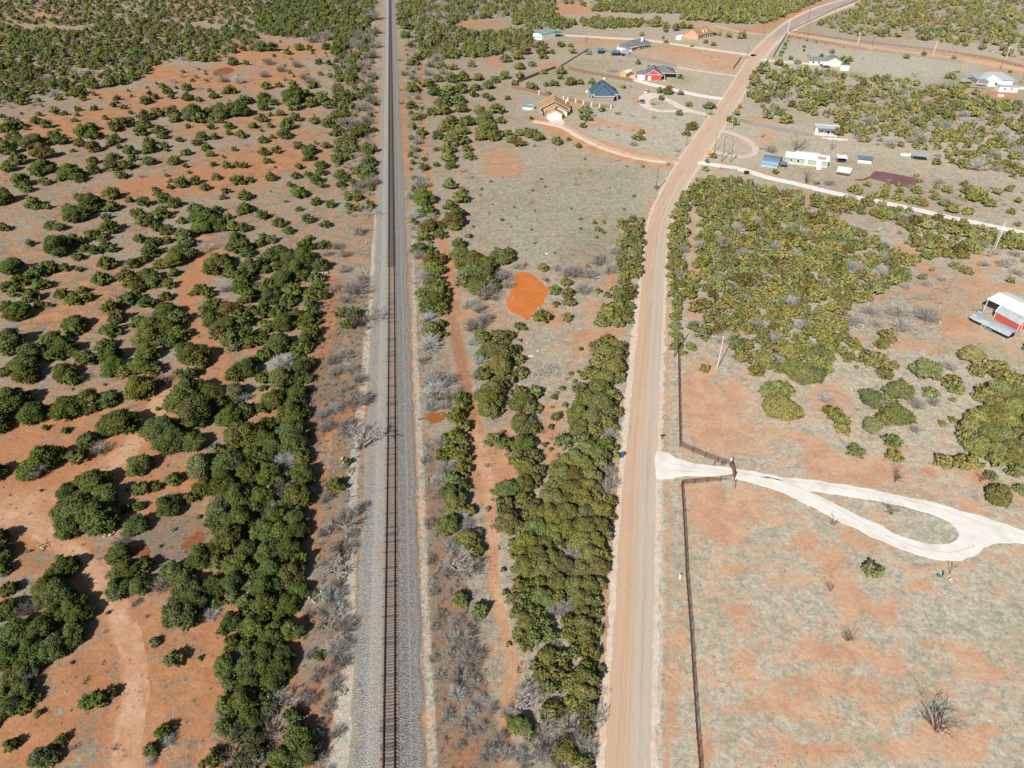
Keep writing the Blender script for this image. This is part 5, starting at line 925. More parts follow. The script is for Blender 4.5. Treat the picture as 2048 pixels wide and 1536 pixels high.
# distant pipe fences along the lane and road
pipe_fence('pipe_fence', [H4(170, 250), H4(330, 178), H4(520, 85), H4(700, 12), H4(860, -60)], 'dark pipe fence climbing beside the curving upper road', nrail=3, gap=4, rr=.07, rp_=.11)
pipe_fence('pipe_fence', [H4(180, 262), H4(430, 298), H4(700, 335), H4(1050, 375), H4(1500, 430), H4(1800, 480), H4(2048, 545), H4(2400, 640)], 'brown pipe fence along the far side of the orange lane', nrail=3, gap=4, rr=.07, rp_=.11)
def mesh_fence(name, pts, label, hgt=1.5, mat=M_TEAL):
    P = [G(*p) for p in pts]; h = empty(name, P[0], 0, label, 'fence'); o0 = P[0]
    for a, b in zip(P[:-1], P[1:]):
        L = (b - a).length; k = max(1, round(L / 3.2)); d = (b - a).normalized()
        for j in range(k): q = a.lerp(b, j / k); MB().tube([(q - o0), (q - o0) + Vector((0, 0, hgt))], .07, 5).build('post', mat, h)
        MB().tube([a - o0 + Vector((0, 0, hgt)), b - o0 + Vector((0, 0, hgt))], .06, 4).build('top_rail', mat, h)
        m = MB(); n = max(2, int(L / .45))
        for j in range(n): q = a.lerp(b, (j + .5) / n) - o0; m.tube([q + Vector((0, 0, .05)), q + Vector((0, 0, hgt))], .032, 3, cap=False)
        for z in (.3, .6, .9, 1.2): m.tube([a - o0 + Vector((0, 0, z)), b - o0 + Vector((0, 0, z))], .03, 3, cap=False)
        o = m.build('wire_mesh', mat, h); o['kind'] = 'stuff'
    return h
mesh_fence('wire_fence', [H4(152, 272), H4(40, 460)], 'dark teal wire fence edging the road by the conifer row')
mesh_fence('wire_fence', [H4(36, 462), H4(84, 468)], 'short teal wire fence at the cream house drive')
mesh_fence('wire_fence', [H4(172, 292), H4(400, 335), H4(800, 400)], 'green wire fence between the lane and the cream house lawn')
mesh_fence('wire_fence', [H4(840, 405), H4(1200, 452), H4(1560, 500)], 'green wire fence past the gap, along the eastern lawn')
mesh_fence('wire_fence', [H4(0, 490), H4(-55, 560)], 'dark teal wire fence south of the cream house drive')
def board_fence(name, pts, label, mat, hgt=1.8, pillars=None, n_p=2.4):
    P = [G(*p) for p in pts]; h = empty(name, P[0], 0, label, 'fence'); o0 = P[0]; k_all = 0
    for a, b in zip(P[:-1], P[1:]):
        L = (b - a).length; k = max(1, round(L / n_p)); d = (b - a).normalized(); an = math.atan2(d.y, d.x); pm = MB(); w = L / k
        nb = int(w / .3)
        for j in range(nb): x = j * w / nb; zj = random.uniform(-.03, .03); pm.box(x + .012, -.02, .04, x + w / nb - .012, .02, hgt + zj)
        pm.box(0, .02, .5, w, .07, .6); pm.box(0, .02, hgt - .4, w, .07, hgt - .3); pme = pm.mesh('panel', mat); po = MB(); po.box(-.06, .03, -.1, .06, .15, hgt + .05); pom = po.mesh('post', mat)
        for j in range(k): q = a.lerp(b, j / k) - o0; link('panel', pme, h, q, an); link('post', pom, h, q, an)
    if pillars:
        pl = MB(); pl.box(-.35, -.35, -.1, .35, .35, hgt + .35); plm = pl.mesh('pillar', M_CREAM)
        for q in pillars: q = G(*q) - o0; link('pillar', plm, h, q)
    return h
board_fence('board_fence', [H1(612, 398), H1(740, 412), H1(870, 440), H1(1090, 490), H1(1310, 538)], 'long grey board fence passing behind the lean-to roofs', M_GREYF)
board_fence('board_fence', [H1(612, 396), H1(480, 478), H1(380, 542)], 'thin weathered fence line by the trampoline running toward the junipers', M_GREYF, 1.0)
board_fence('board_fence', [H1(0, 690), H1(50, 662), H1(210, 598), H1(350, 548)], 'dark brown board fence on the rise behind the tan house', M_WOODF, 1.6)
board_fence('board_fence', [H1(450, 556), H1(600, 590), H1(760, 620), H1(968, 658)], 'brown board fence behind the slate roofed house', M_WOODF, 1.9)
board_fence('board_fence', [H1(-6, 705), H1(90, 722), H1(215, 752), H1(300, 780)], 'brown board fence with one cream pillar west of the tan house', M_WOODF, 1.6, [H1(216, 752)])
board_fence('board_fence', [H1(410, 798), H1(445, 806), H1(508, 820), H1(635, 850), H1(790, 866), H1(800, 848)], 'brown board fence with cream pillars between two houses', M_WOODF, 1.6, [H1(x, y) for x, y in ((410, 798), (445, 806), (508, 820), (635, 850), (790, 868), (700, 860), (570, 835))])
board_fence('board_fence', [H1(1815, 968), H1(1920, 1000), H4(0, 1025), H4(170, 1060), H4(340, 1090)], 'grey board fence beyond the loop drive', M_GREYF, 1.5)
for x, y, lab in ((1465, 1434, ''),): pass
pipe_fence('pipe_fence', [(1466, 139), (1482, 117)], 'short dark row of posts and rails slanting to the road', nrail=3, gap=4, rr=.08, rp_=.12)  # posts and rails set along a slanting dark line
pipe_fence('pipe_fence', [(1440, 338.5), (1456, 340.5), (1473, 341.5)], 'low thin pipe fence south of the long white drive', hgt=.9, nrail=2, gap=3, rr=.05, rp_=.07)

# ------------------------------------------------------------------ poles and wires
def pole(x, y, h, label, mat=M_POLE, arm=False, transf=False, rad=.13, name='utility_pole', lean=(0, 0), cat='pole', lamp=False):
    g_ = G(x, y); r = empty(name, g_, 0, label, cat, 'timber utility poles')
    MB().tube([(0, 0, -.2), (lean[0] * h * .5, lean[1] * h * .5, h * .5), (lean[0] * h, lean[1] * h, h)], [rad, rad * .9, rad * .75], 7).build('shaft', mat, r)
    if arm: MB().box(-1.2, -.06, h - .7, 1.2, .06, h - .55).build('crossarm', mat, r); [MB().tube([(q, 0, h - .55), (q, 0, h - .35)], .06, 6).build('insulator', M_WHITE, r) for q in (-1.1, 0, 1.1)]
    if transf: MB().tube([(.35, -.15, h - 2.2), (.35, -.15, h - 1.1)], .28, 8).build('transformer', M_GREYM, r); MB().tube([(.35, -.15, h - 1.1), (.35, -.15, h - .95)], .12, 6).build('bushing', M_WHITE, r)
    if lamp: MB().tube([(0, 0, h * .93), (.5, -.3, h * .95)], .04, 5).build('lamp_arm', M_GREYM, r); MB().box(.35, -.5, h * .93, .65, -.15, h * .97).build('lamp_head', M_WHITE, r)
    return g_ + Vector((lean[0] * h, lean[1] * h, h - .3))
t1 = pole(1348, 714, 9.6, 'timber pole at the top end of the roadside pipe fence, beside juniper crowns', rad=.16)
t2 = pole(1434, 738, 9.4, 'pale timber pole at the edge of the dense juniper wood', M_POLEW, rad=.12)
t3 = pole(1428.6, 304.5, 8.6, 'thin dark pole nearest the road inside the loop drive', rad=.14)
t4 = pole(1443.3, 323.2, 10.6, 'tall dark pole with a white transformer in the loop drive lot', transf=True, rad=.18)
t5 = pole(1460.6, 325.2, 8.2, 'dark pole with a white meter can east of the transformer pole', transf=True, rad=.16)
t6 = pole(1311.5, 381, 9.8, 'dark pole beside the road below the tan house drive', rad=.16)
t7 = pole(1411.5, 234.5, 9.6, 'dark lamp pole beside a grey green tree and the mailbox', lamp=True, rad=.17)
t8 = pole(1493, 117.5, 9.5, 'dark pole at the mouth of the long pale drive', rad=.22)
t9 = pole(1525.6, 68, 9.5, 'dark pole near the brick house drive mailbox', rad=.2)
t10 = pole(1575, 64.5, 9.5, 'white painted pole with a crossarm at the lane corner', M_POLEW, True, rad=.3)
t11 = pole(1615, 43.5, 10.5, 'dark pole on the outer edge of the road bend', rad=.22)
t12 = pole(1614.5, 70.5, 9.5, 'dark pole in the lane just past the corner', rad=.18)
t13 = pole(1714, 94.5, 9.5, 'white pole standing in the green wire fence gap', M_POLEW, True, rad=.28)
t14 = pole(1866, 110.5, 9.0, 'pale pole along the eastern part of the lane', M_POLEW, True, rad=.24)
t15 = pole(2011.5, 117.5, 8.0, 'pale lamp topped pole at the far east end of the lane', M_POLEW, lamp=True, rad=.22)
t16 = pole(1744.5, 91.5, 5.5, 'short brown pole in the fence beyond the lane', rad=.2)
t17 = pole(2041.5, 167.5, 9.0, 'dark pole by the drive of the pale metal building', rad=.2)
t18 = pole(1462.5, 259.5, 12.5, 'tall pale pole rising through the roadside juniper', M_GREYM, rad=.14)
t19 = pole(1372, 292, 6.0, 'thin dark pole under the roadside juniper pair', rad=.15)
t20 = pole(2001, 137.5, 5.0, 'short dark pole on the orange ground north of the pale house', rad=.2)
def wire(a, b, sag, label, rad=.02):
    pts = []
    for k in range(15): t = k / 14; p = a.lerp(b, t); p.z -= sag * 4 * t * (1 - t); pts.append(p)
    o = MB().tube(pts, rad, 4).build('power_line', M_GREYM); return tag(o, label, 'power line')
wire(t1, t2, .8, 'slack pale wire between the roadside pole and the wood edge pole', .025)
wire(t10, t13, 1.2, 'overhead wire from the lane corner to the first white pole', .03); wire(t13, t14, 1.5, 'overhead wire between the two pale lane poles', .03); wire(t14, t15, 1.5, 'overhead wire on the eastern stretch of the lane', .03)
wire(t6, t4, 1.2, 'overhead wire crossing the road to the transformer pole', .02)
# lattice mast
g_ = G(1986.5, 502); h = empty('lattice_mast', g_, R(15), 'white lattice radio mast above the eastern junipers', 'mast'); Hm = 9.6; tri = [(.45 * math.cos(a), .45 * math.sin(a)) for a in (0, 2.09, 4.19)]
for x, y in tri: MB().tube([(x, y, 0), (x * .55, y * .55, Hm * .8), (x * .1, y * .1, Hm)], .045, 5).build('leg', M_WHITE, h)
for k in range(11):
    z0, z1 = k * Hm * .8 / 11, (k + 1) * Hm * .8 / 11; f0, f1 = 1 - .45 * k / 11, 1 - .45 * (k + 1) / 11
    for j in range(3): a, b = tri[j], tri[(j + 1) % 3]; MB().tube([(a[0] * f0, a[1] * f0, z0), (b[0] * f1, b[1] * f1, z1)], .022, 4).build('brace', M_WHITE, h)
MB().tube([(0, 0, Hm), (0, 0, Hm + 1)], .03, 5).build('antenna', M_WHITE, h)
# debris near the pond, culvert marker, prickly pears
for i, (x, y, s0, lab) in enumerate(((1062, 712, .6, 'largest white scrap beside the juniper edge above the brush heap'), (1076, 702, .4, 'flat white scrap lying in the dry grass'), (1054, 686, .3, 'small white scrap uphill of the other litter'), (1093, 508, .5, 'pale plank lying in the grass north of the pond'), (719, 760, .25, 'tiny white scrap on the ballast verge'), (1736, 589, .5, 'white rag under the edge of the dense wood'), (1881, 645, .3, 'white scrap near the bare tree by the barn'))):
    g_ = G(x, y); h = empty('scrap', g_, i * .7, lab, 'litter', 'white scraps of litter in the grass'); MB().box(-s0, -s0 * .45, 0, s0, s0 * .4, .12).build('sheet', M_WHITE, h); MB().box(-s0 * .4, -s0 * .6, .05, s0 * .5, -s0 * .2, .3).build('fold', M_STONE, h)
def cactus(x, y, s0, lab):
    g_ = G(x, y); h = empty('prickly_pear', g_, 0, lab, 'cactus', 'prickly pear clumps'); m = MB(); rr = random.Random(int(x * y))
    for k in range(26):
        a = rr.uniform(0, 6.28); d = s0 * math.sqrt(rr.random()); c = Vector((d * math.cos(a), d * math.sin(a), rr.uniform(.12, .5) * s0)); n = Vector((rr.gauss(0, 1), rr.gauss(0, 1), rr.gauss(0, .4))).normalized(); u = n.cross(Vector((0, 0, 1))).normalized(); v = n.cross(u); s1 = rr.uniform(.16, .26) * max(s0, .7)
        ring = [c + (u * math.cos(t) * .8 + v * math.sin(t)) * s1 for t in np.linspace(0, 2 * math.pi, 8, endpoint=False)]; b0 = ring + [c + n * .03, c - n * .03]; m.add(b0, [(i, (i + 1) % 8, 8) for i in range(8)] + [((i + 1) % 8, i, 9) for i in range(8)])
    tag(m.build('pads', M_CACTUS, h), None, None, None, 'stuff')
for q in ((215, 1068, 1.1, 'prickly pear clump beside the largest juniper'), (84, 1096, .9, 'prickly pear clump by the fork in the dirt track'), (633, 1196, 1.2, 'prickly pear clump west of the ballast, below two dead trees'), (688, 922, 1.0, 'pale prickly pear clump above a small green bush'), (700, 946, .8, 'second prickly pear clump, just below the pale one'), (684, 1158, .8, 'prickly pear clump at the top of the grey brush'), (727, 545, 1.2, 'yellowish prickly pear clump halfway up the west verge'), (650, 547, 1.0, 'pale prickly pear clump at the juniper edge'), (735, 486, .9, 'highest prickly pear clump on the west verge'), (685, 1386, .7, 'prickly pear clump low on the verge'), (1720, 655, 1.2, 'prickly pear patch at the foot of the dense wood')): cactus(*q)

# ------------------------------------------------------------------ plants: surveyed crowns, "x y width [kind]" in 4x tiles of the photo
TR = []      # (px, py, wpx, kind)   kinds: j green juniper, o rusty juniper, g grey-green juniper, b bare grey shrub, l pale silver shrub, d bare branching tree
def crowns(ox, oy, text):
    for t in text.replace('\n', ' ').split(','):
        q = t.split()
        if len(q) >= 3: TR.append((ox + float(q[0]) / 4, oy + float(q[1]) / 4, float(q[2]) / 4, q[3] if len(q) > 3 else 'j'))
crowns(0, 768, '''720 770 330,540 850 210,600 980 380,830 900 280,760 1060 360,560 1130 270,340 590 330,220 690 210,450 550 170,80 120 300,260 220 260,560 170 330,700 130 260,850 110 220,940 290 330,860 340 210,700 440 190,620 570 200,790 500 190 b,
360 345 80,515 370 100,1110 640 240,1390 750 170,1130 830 180,1250 820 110,1300 350 330,1440 120 350,1560 230 330,1230 340 240,1370 450 280,1540 450 230,1750 150 220,1840 250 250,1960 200 200,1950 390 350,1600 640 300 g,1830 620 330,1780 780 300,1340 960 260,1080 1120 220,1010 990 130,1110 970 130,1520 900 150,
1900 900 300,1740 1000 250 g,1900 1080 300,1830 1230 300,1600 1390 260,1890 1440 260,500 1460 250,940 1360 220,1000 1480 280,1150 1450 200,1380 1490 240,20 1480 160,940 1250 160 b,1500 40 300,1130 20 280,1700 60 220,1880 60 220 g,1650 820 230,1700 1330 240,-90 700 260,-60 1240 240,-40 1360 260,-60 300 260,1980 700 260,1980 1330 240,1990 560 220,1750 540 180 g''')
crowns(0, 1152, '''60 100 180,380 80 330,480 150 280,560 250 260,200 260 220 b,640 300 230,330 400 260,120 420 280,560 470 260,240 580 280,420 560 260,80 640 280,340 640 220,150 760 260,260 720 200,60 820 220,160 900 220,230 960 180,80 1050 220,180 1040 160,30 960 200,300 1100 90,440 300 220,60 250 220,30 500 200,
950 90 230,1100 70 220,1270 60 200 b,1430 290 340,1560 200 260,1480 100 280,1700 80 260,1850 60 220,1650 150 200,1070 210 110 b,1235 520 110 g,1390 660 190,1600 655 60,1670 300 160 l,1780 430 130,1960 200 200,2010 380 250,1980 560 200,2000 700 250,1900 640 150 b,1850 860 200,1990 850 250,1800 1020 200,1950 1000 300,1850 1380 360 d,1720 1440 200,2000 1150 250,1900 1250 200,
680 1000 160,790 980 190,880 930 140,90 1350 160,480 1310 150,310 1450 220 g,400 1450 180,580 1380 90 b,1300 1240 170,1340 1310 160 l,1210 1390 150,1200 1480 110 l,900 1370 90 b,2010 1420 220,1620 1500 100,1950 1480 220,650 840 100 b,800 700 60 b,1180 310 70 b,-40 1000 200,-60 300 240,-50 700 240''')
crowns(512, 768, '''150 120 220,330 60 220,310 150 180,280 230 260,290 370 250,60 180 160,60 440 230,150 500 250,300 470 250,230 600 230 l,350 540 180,30 650 200,110 720 240,370 720 230,330 880 280,200 870 200 b,60 900 230,100 980 170 l,140 1060 260,300 1080 260,60 1170 240,200 1200 300,330 1180 220,100 1330 260,250 1330 280,350 1400 200,120 1480 280,280 1500 260,80 340 200,20 560 200,10 1000 180,
640 800 200,740 620 100,780 100 300 b,620 190 160 l,520 230 160 b,730 340 250 b,835 395 290 d,620 1020 300 d,710 1060 280 b,680 1300 240 b,620 1430 240 d,860 960 110 b,560 330 170 b,700 50 160 b,560 900 140 b,540 1180 150 b,760 1180 140 b,
1430 30 250 l,1560 60 220 b,1460 90 130,1640 100 180,1390 170 150 l,1500 160 130 l,1650 180 160,1600 250 200,1660 330 180,1580 410 200,1650 440 170,1480 440 180 l,1500 560 160,1560 540 180,1640 560 200,1520 650 180 l,1650 680 180,1460 760 150 l,1570 760 200,1640 800 180,1560 860 220,1600 940 220,1700 1010 150,1430 900 90 b,1640 1040 180 l,1540 1120 220,1690 1120 150 l,1700 1230 230,1760 1330 170,1560 1300 200 l,1620 1400 260 d,1720 1450 230 b,1530 1500 150 b,1350 600 120 b,1380 1100 120 b,1400 1400 120 b,
1850 100 260,1900 30 250,1850 200 220,1920 180 160,1790 50 150 l,1900 440 180,2000 470 200,2020 840 250,1980 960 200,2020 1100 250,1850 650 90 b,1900 920 70 b''')
crowns(512, 1152, '''60 80 250,170 60 180,80 220 240,160 180 180,40 330 200,120 500 230,60 600 240,180 560 160,60 720 240,200 720 240,140 820 240,60 880 200,180 960 240 d,100 1050 200,60 1180 280 d,180 1150 240 d,340 1300 300,300 1430 250,420 1400 250,100 1400 280 d,200 1480 250,20 440 200,200 300 160,40 980 180,
610 150 220 l,560 250 200 b,650 260 180 l,520 400 90,700 400 220 b,620 560 220 l,700 540 180 b,500 640 110,650 640 140 b,640 60 160 b,590 360 180 d,700 680 150 b,480 800 170 b,620 860 180 b,440 960 160 b,560 1050 160 b,420 300 120 b,430 620 120 b,640 1250 160 b,520 1180 130 b,600 740 160 b,
1640 180 180,1790 260 180,1660 350 70 b,1650 480 250 b,1700 620 300 b,1640 780 260 b,1600 930 200 l,1720 1080 160 l,1560 480 150 b,1480 300 130 b,1750 850 160 b,1560 640 160 b,1600 350 140 b,1800 1200 130 b,1850 1420 200 b,1700 1240 130 b,1420 120 110 b,1640 1350 110 b,1950 1300 170 b,1900 1050 110 b,2010 1100 150 b,1980 1420 200 b,1420 650 110 b''')
crowns(1024, 768, '''80 130 220,190 60 160,60 60 180,150 190 160,80 300 230,170 350 150,90 470 230,160 560 200,60 590 200,120 670 220,220 690 150,90 800 220,170 760 180,310 520 60,560 40 200,700 30 220,810 80 180,600 130 220,720 160 250,520 230 220,820 210 150,640 270 250,540 340 230,760 300 200,430 440 180 g,560 440 200 g,660 360 180,780 380 180 b,760 480 200,600 520 230,700 560 220,480 600 250,580 640 220,720 640 200,400 700 230,500 730 220 o,640 740 240,770 700 180 b,360 780 180,500 830 250,620 830 220,740 830 200 b,800 780 150 b,320 900 250,430 930 230,560 920 250,680 920 200,
100 920 200,180 1000 260,300 1040 260,440 1040 250,580 1030 250,700 1000 220,780 940 150,100 1060 200,60 1150 200,180 1150 250,320 1180 250,450 1160 250,580 1150 250,700 1130 220,770 1060 150,120 1260 250,260 1270 220,400 1300 200 g,540 1260 250,670 1250 220,760 1200 150,60 1330 180,200 1380 250,340 1400 220,480 1370 250 b,610 1360 250,720 1350 200,100 1460 250,260 1480 250,420 1450 220 g,560 1470 250,680 1450 220''')
crowns(1024, 1152, '''80 60 200,220 40 200,360 50 220,500 60 230,620 80 220,700 60 150,100 180 180,240 160 250,380 180 180,560 180 250,660 190 160,60 270 200,180 290 200,340 270 160 b,420 230 200 l,580 290 220,680 300 150,120 370 220,260 360 200 g,460 370 200,560 400 250,660 420 150,60 460 180,180 480 200,300 460 200,480 470 200,600 500 220,100 540 150,620 600 180,280 640 220,400 650 200,240 760 200,360 780 200,420 720 150,600 720 200,560 800 220,640 830 180,480 850 200,200 720 150 g,300 870 200 g,560 930 230,640 940 160,480 1010 180,600 1050 200,560 1000 200,80 1000 260 d,160 920 220 d,380 960 180 d,300 1080 200,350 1060 180,60 1180 220,140 1250 180,80 1200 180,260 1170 260 d,480 1150 220 d,600 1200 160,200 1320 300 d,330 1320 260 d,420 1400 250,560 1270 180 d,560 1360 200 b,380 1480 250 b,580 1480 200,640 1400 160 l,240 1420 220 b,715 1120 150 d,740 890 90 d,60 1420 160 b,100 1500 140 b''')
crowns(1536, 768, '''60 50 250,140 30 200,130 190 300,50 170 220,530 230 190,590 280 160,600 350 150,480 200 120,840 320 210 g,870 160 130,820 100 220 g,960 110 200 g,1050 40 240,1030 240 260,960 270 200,1100 260 180,1300 60 150,1500 10 200,1000 440 200,700 530 160,1010 570 160,1400 600 180,1560 620 200,1640 620 200,1400 310 90,1480 280 90,1730 60 200,1850 40 250,1980 60 250,1700 100 120,1830 140 220,1960 180 250,1690 270 220,1800 250 250,1920 290 250,1620 350 230,1740 390 250,1880 410 250,2000 380 200,1600 430 200,1680 480 250,1820 530 250,1950 500 220,1830 600 200,1980 600 220,1990 680 180,2040 560 150,1040 720 170 d,1000 990 150 d,520 1080 100 d,1790 730 130 g,1720 740 110 d,1860 880 230,2030 840 130 g,840 1470 200 g,2100 100 250,2110 300 240,2130 480 240,2120 620 220,460 90 180 b,1200 150 160 b,1340 130 140 b,1180 350 120 b''')
crowns(1536, 1152, '510 90 100 d,650 480 130 d,1400 1160 310 d')
crowns(512, 384, '''50 180 130,180 230 150,250 300 130,240 70 50,340 5 150,480 70 110,590 90 110,340 130 90,410 210 120,555 250 110,810 30 120,540 420 120,60 350 100,30 400 120,120 370 120 g,190 470 200,120 500 180,270 520 200,400 420 160,420 360 100 o,380 510 200,30 560 130,80 610 120,180 580 150,300 620 220,370 660 180,520 580 170,200 700 220,90 740 200,300 780 200,20 760 130,120 830 220,250 850 200,480 680 160 g,450 800 200,500 750 150,440 900 150,530 820 130,60 940 200,180 950 200,330 970 160 o,480 970 120,80 1060 180,220 1040 220,420 1010 200,390 1060 160,440 1110 200,500 1180 100,60 1180 200,180 1200 250,300 1230 150,60 1300 180,200 1340 230 l,380 1230 180,400 1180 200,350 1400 220,420 1360 150,60 1480 170,200 1490 250,340 1490 150,420 1480 130,
690 960 140,740 1040 180,780 960 150,835 950 250 d,780 740 280 b,900 90 180 d,840 680 150 b,700 600 140 b,620 760 130 b,640 420 140 b,820 300 150 b,700 480 130 b,600 1330 150 b,700 1280 160 b,620 1430 160 b,760 1400 140 b,820 1480 160 b,560 480 110 b,720 850 130 b,
1340 40 200,1230 20 120 l,1380 140 160,1400 190 120 b,1260 180 120 l,1250 270 110 l,1390 260 180 o,1470 330 130,1470 260 110,1340 350 140,1300 440 170,1380 440 110,1300 490 160 b,1640 40 160,1550 100 130,1600 160 180,1580 220 200 o,1590 270 120,1700 345 80,1620 400 150,1640 490 200,1430 520 190 o,1390 580 170,1450 610 160,1420 690 190,1480 720 150,1340 660 130 l,1460 790 200,1340 810 160,1420 870 220,1500 860 140,1380 920 180,1480 930 150,1380 990 170 l,1390 1070 180,1480 1050 120,1420 1110 200,1340 1080 120 l,1380 1190 230 l,1390 1230 90,1510 1130 80,1340 1330 130 b,1420 1470 220 l,1560 1480 180 b,1250 350 100 b,
1740 540 200,1830 560 200,1960 500 230,2020 470 130,1740 640 250,1840 640 220,1680 700 200,1780 740 250,1880 720 180,1700 880 180 l,1860 790 230 b,1640 560 150,1980 650 200 b,1810 1150 180,1960 1140 200,2030 1140 120,1880 1250 220,2000 1270 200,1800 1290 150,1950 1400 250,1840 1440 200,1740 1180 150 l,1780 1330 150 l,1990 1490 200,1740 1040 220 b,1830 1000 160 b,1790 920 150 b,1760 1450 150 b''')
crowns(0, 384, '''20 30 200,260 80 150,290 115 100,370 110 100,620 30 110,720 80 250,545 130 170,600 170 220,590 230 80,890 110 150,890 5 180,1030 60 90,1150 70 150,1260 10 100,1320 50 150,1390 80 150,400 260 120,470 270 130,20 280 120,850 190 100,870 270 190,1100 170 140,1150 220 180,1290 160 170,1260 270 140,1330 290 150,1450 220 110,1560 120 180,1600 180 220,1620 260 220,1740 250 200,1690 180 120,1730 130 120,1820 195 100,1860 270 150,1940 270 150,1950 120 170,1960 20 150,1780 40 80,
230 405 100,450 430 240,580 380 170,740 340 150,820 360 110,840 420 130,900 450 110,690 440 130,760 460 130,620 510 130,1110 370 120,1200 400 150,1330 375 120,1250 390 120,1200 460 180,1460 330 180 g,1480 390 180 g,1430 480 200,1380 540 200,1500 490 160,1280 570 150,1390 640 110,1630 400 150 d,
90 600 220,390 590 180,300 630 180,240 650 140,510 600 120,630 610 90,850 560 180,1060 560 150,1130 540 110,150 700 170,40 750 140,320 730 180,130 790 160,240 830 170,310 890 110,480 800 140,660 780 110,590 850 180,700 830 130,800 680 200,1000 660 190,1060 710 200,1180 660 200,1230 710 180,1350 730 130,1100 760 150,1010 850 180,1090 830 140,1170 870 180,1320 820 150,
40 890 120,130 950 230,30 930 100,390 900 80,590 1040 210,600 1100 150,880 920 190,930 990 170,880 1090 200,1100 1030 160,1330 940 220,1430 1000 200,1200 1070 250,1340 1090 250,1430 1130 200,1180 1160 250,1290 1170 180,1380 1190 160,
80 1170 230,60 1240 180,230 1270 240,420 1180 220,510 1240 250,430 1290 200,690 1320 200,620 1290 120,830 1210 170,880 1300 220,900 1390 220,1000 1430 180 o,1180 1280 220,1100 1380 220,1220 1400 200,180 1370 260,200 1450 220,40 1430 150,510 1430 220,560 1480 200,1540 1300 280,1480 1270 220,1600 1350 200,1520 1450 150,1430 1450 130 g,
1740 560 220,1690 610 180,1800 530 150,1880 350 120,1950 420 180,1870 440 150,1980 470 160,2000 600 200,1850 640 180,1600 770 160,1660 800 140,1520 815 60,1800 760 130 b,1930 740 200,1980 820 200,1940 680 200,1700 900 200,1650 940 180,1830 940 220 o,1900 980 180,1700 1020 220,1800 1060 220,1740 1120 180 o,1830 1160 200,1940 1030 200,2000 940 150,1960 1130 200,2000 1200 150,1880 1220 180 g,1960 1400 230,1880 1450 200,2020 1350 150,1090 1500 200 g,1270 1500 160 b''')
crowns(0, 0, '''620 870 70,750 860 90,590 955 70,280 960 110,370 990 120,100 980 180,40 1010 150,440 890 100,510 900 80,310 910 70,900 840 70,930 780 80,1160 790 130,1240 770 90,1190 740 80,990 850 80,840 940 70,650 780 90,750 750 60,950 970 180,1040 960 100,920 1020 120,1150 920 150,1250 890 150,1360 880 170 o,1150 980 150,1120 1040 140,1270 1030 150,1300 1080 110,1400 940 120,1540 910 200,1600 940 150,720 1010 140,660 1050 180,740 1070 150,480 1110 150,430 1090 150,900 1100 150,880 1140 100,640 1140 120,740 1170 150 o,950 1170 70,1190 1130 120,1190 1180 150,1030 1200 130,890 1245 120,1310 1160 90,1330 1195 60,1430 1110 90,1570 1130 110,1620 1090 110,1720 1090 90,1640 1170 110,1680 1230 90,1480 1210 110,1390 1275 130,1190 1280 130,1060 1260 100,730 1280 120,740 1350 130,900 1320 150,1010 1310 150,960 1390 130 g,330 1210 200 o,250 1130 200,110 1100 200,60 1180 180,140 1260 180,60 1330 150,330 1330 200,290 1380 120,560 1370 200,620 1420 130,470 1430 80,350 1440 120,160 1440 180,1500 1005 70,1690 960 90,1680 1010 90,1760 960 90,1830 1000 110,1830 1060 80,1920 1070 120,1870 1190 70,1780 1250 50,1510 1375 50,1700 1310 80,1820 1320 100,1950 1320 90,1890 1310 80,1730 1410 100,1900 1430 150,2000 1430 100,1450 1450 150,1560 1440 120,1630 1490 120,1360 1490 80,1240 1510 80,1800 1520 100,890 1510 90,200 1500 120,2020 1000 100,1710 755 110,1490 690 110,1830 715 120,1300 680 80,1340 720 120,1370 770 80,1500 770 120,1590 790 80,1860 490 110,1900 860 220,1760 880 200,1650 900 150,1950 790 150,1970 500 70,1450 590 100 b,1380 640 100 b,1580 600 90 b,1600 690 90 b,1780 620 120 b,1900 620 140 l''')
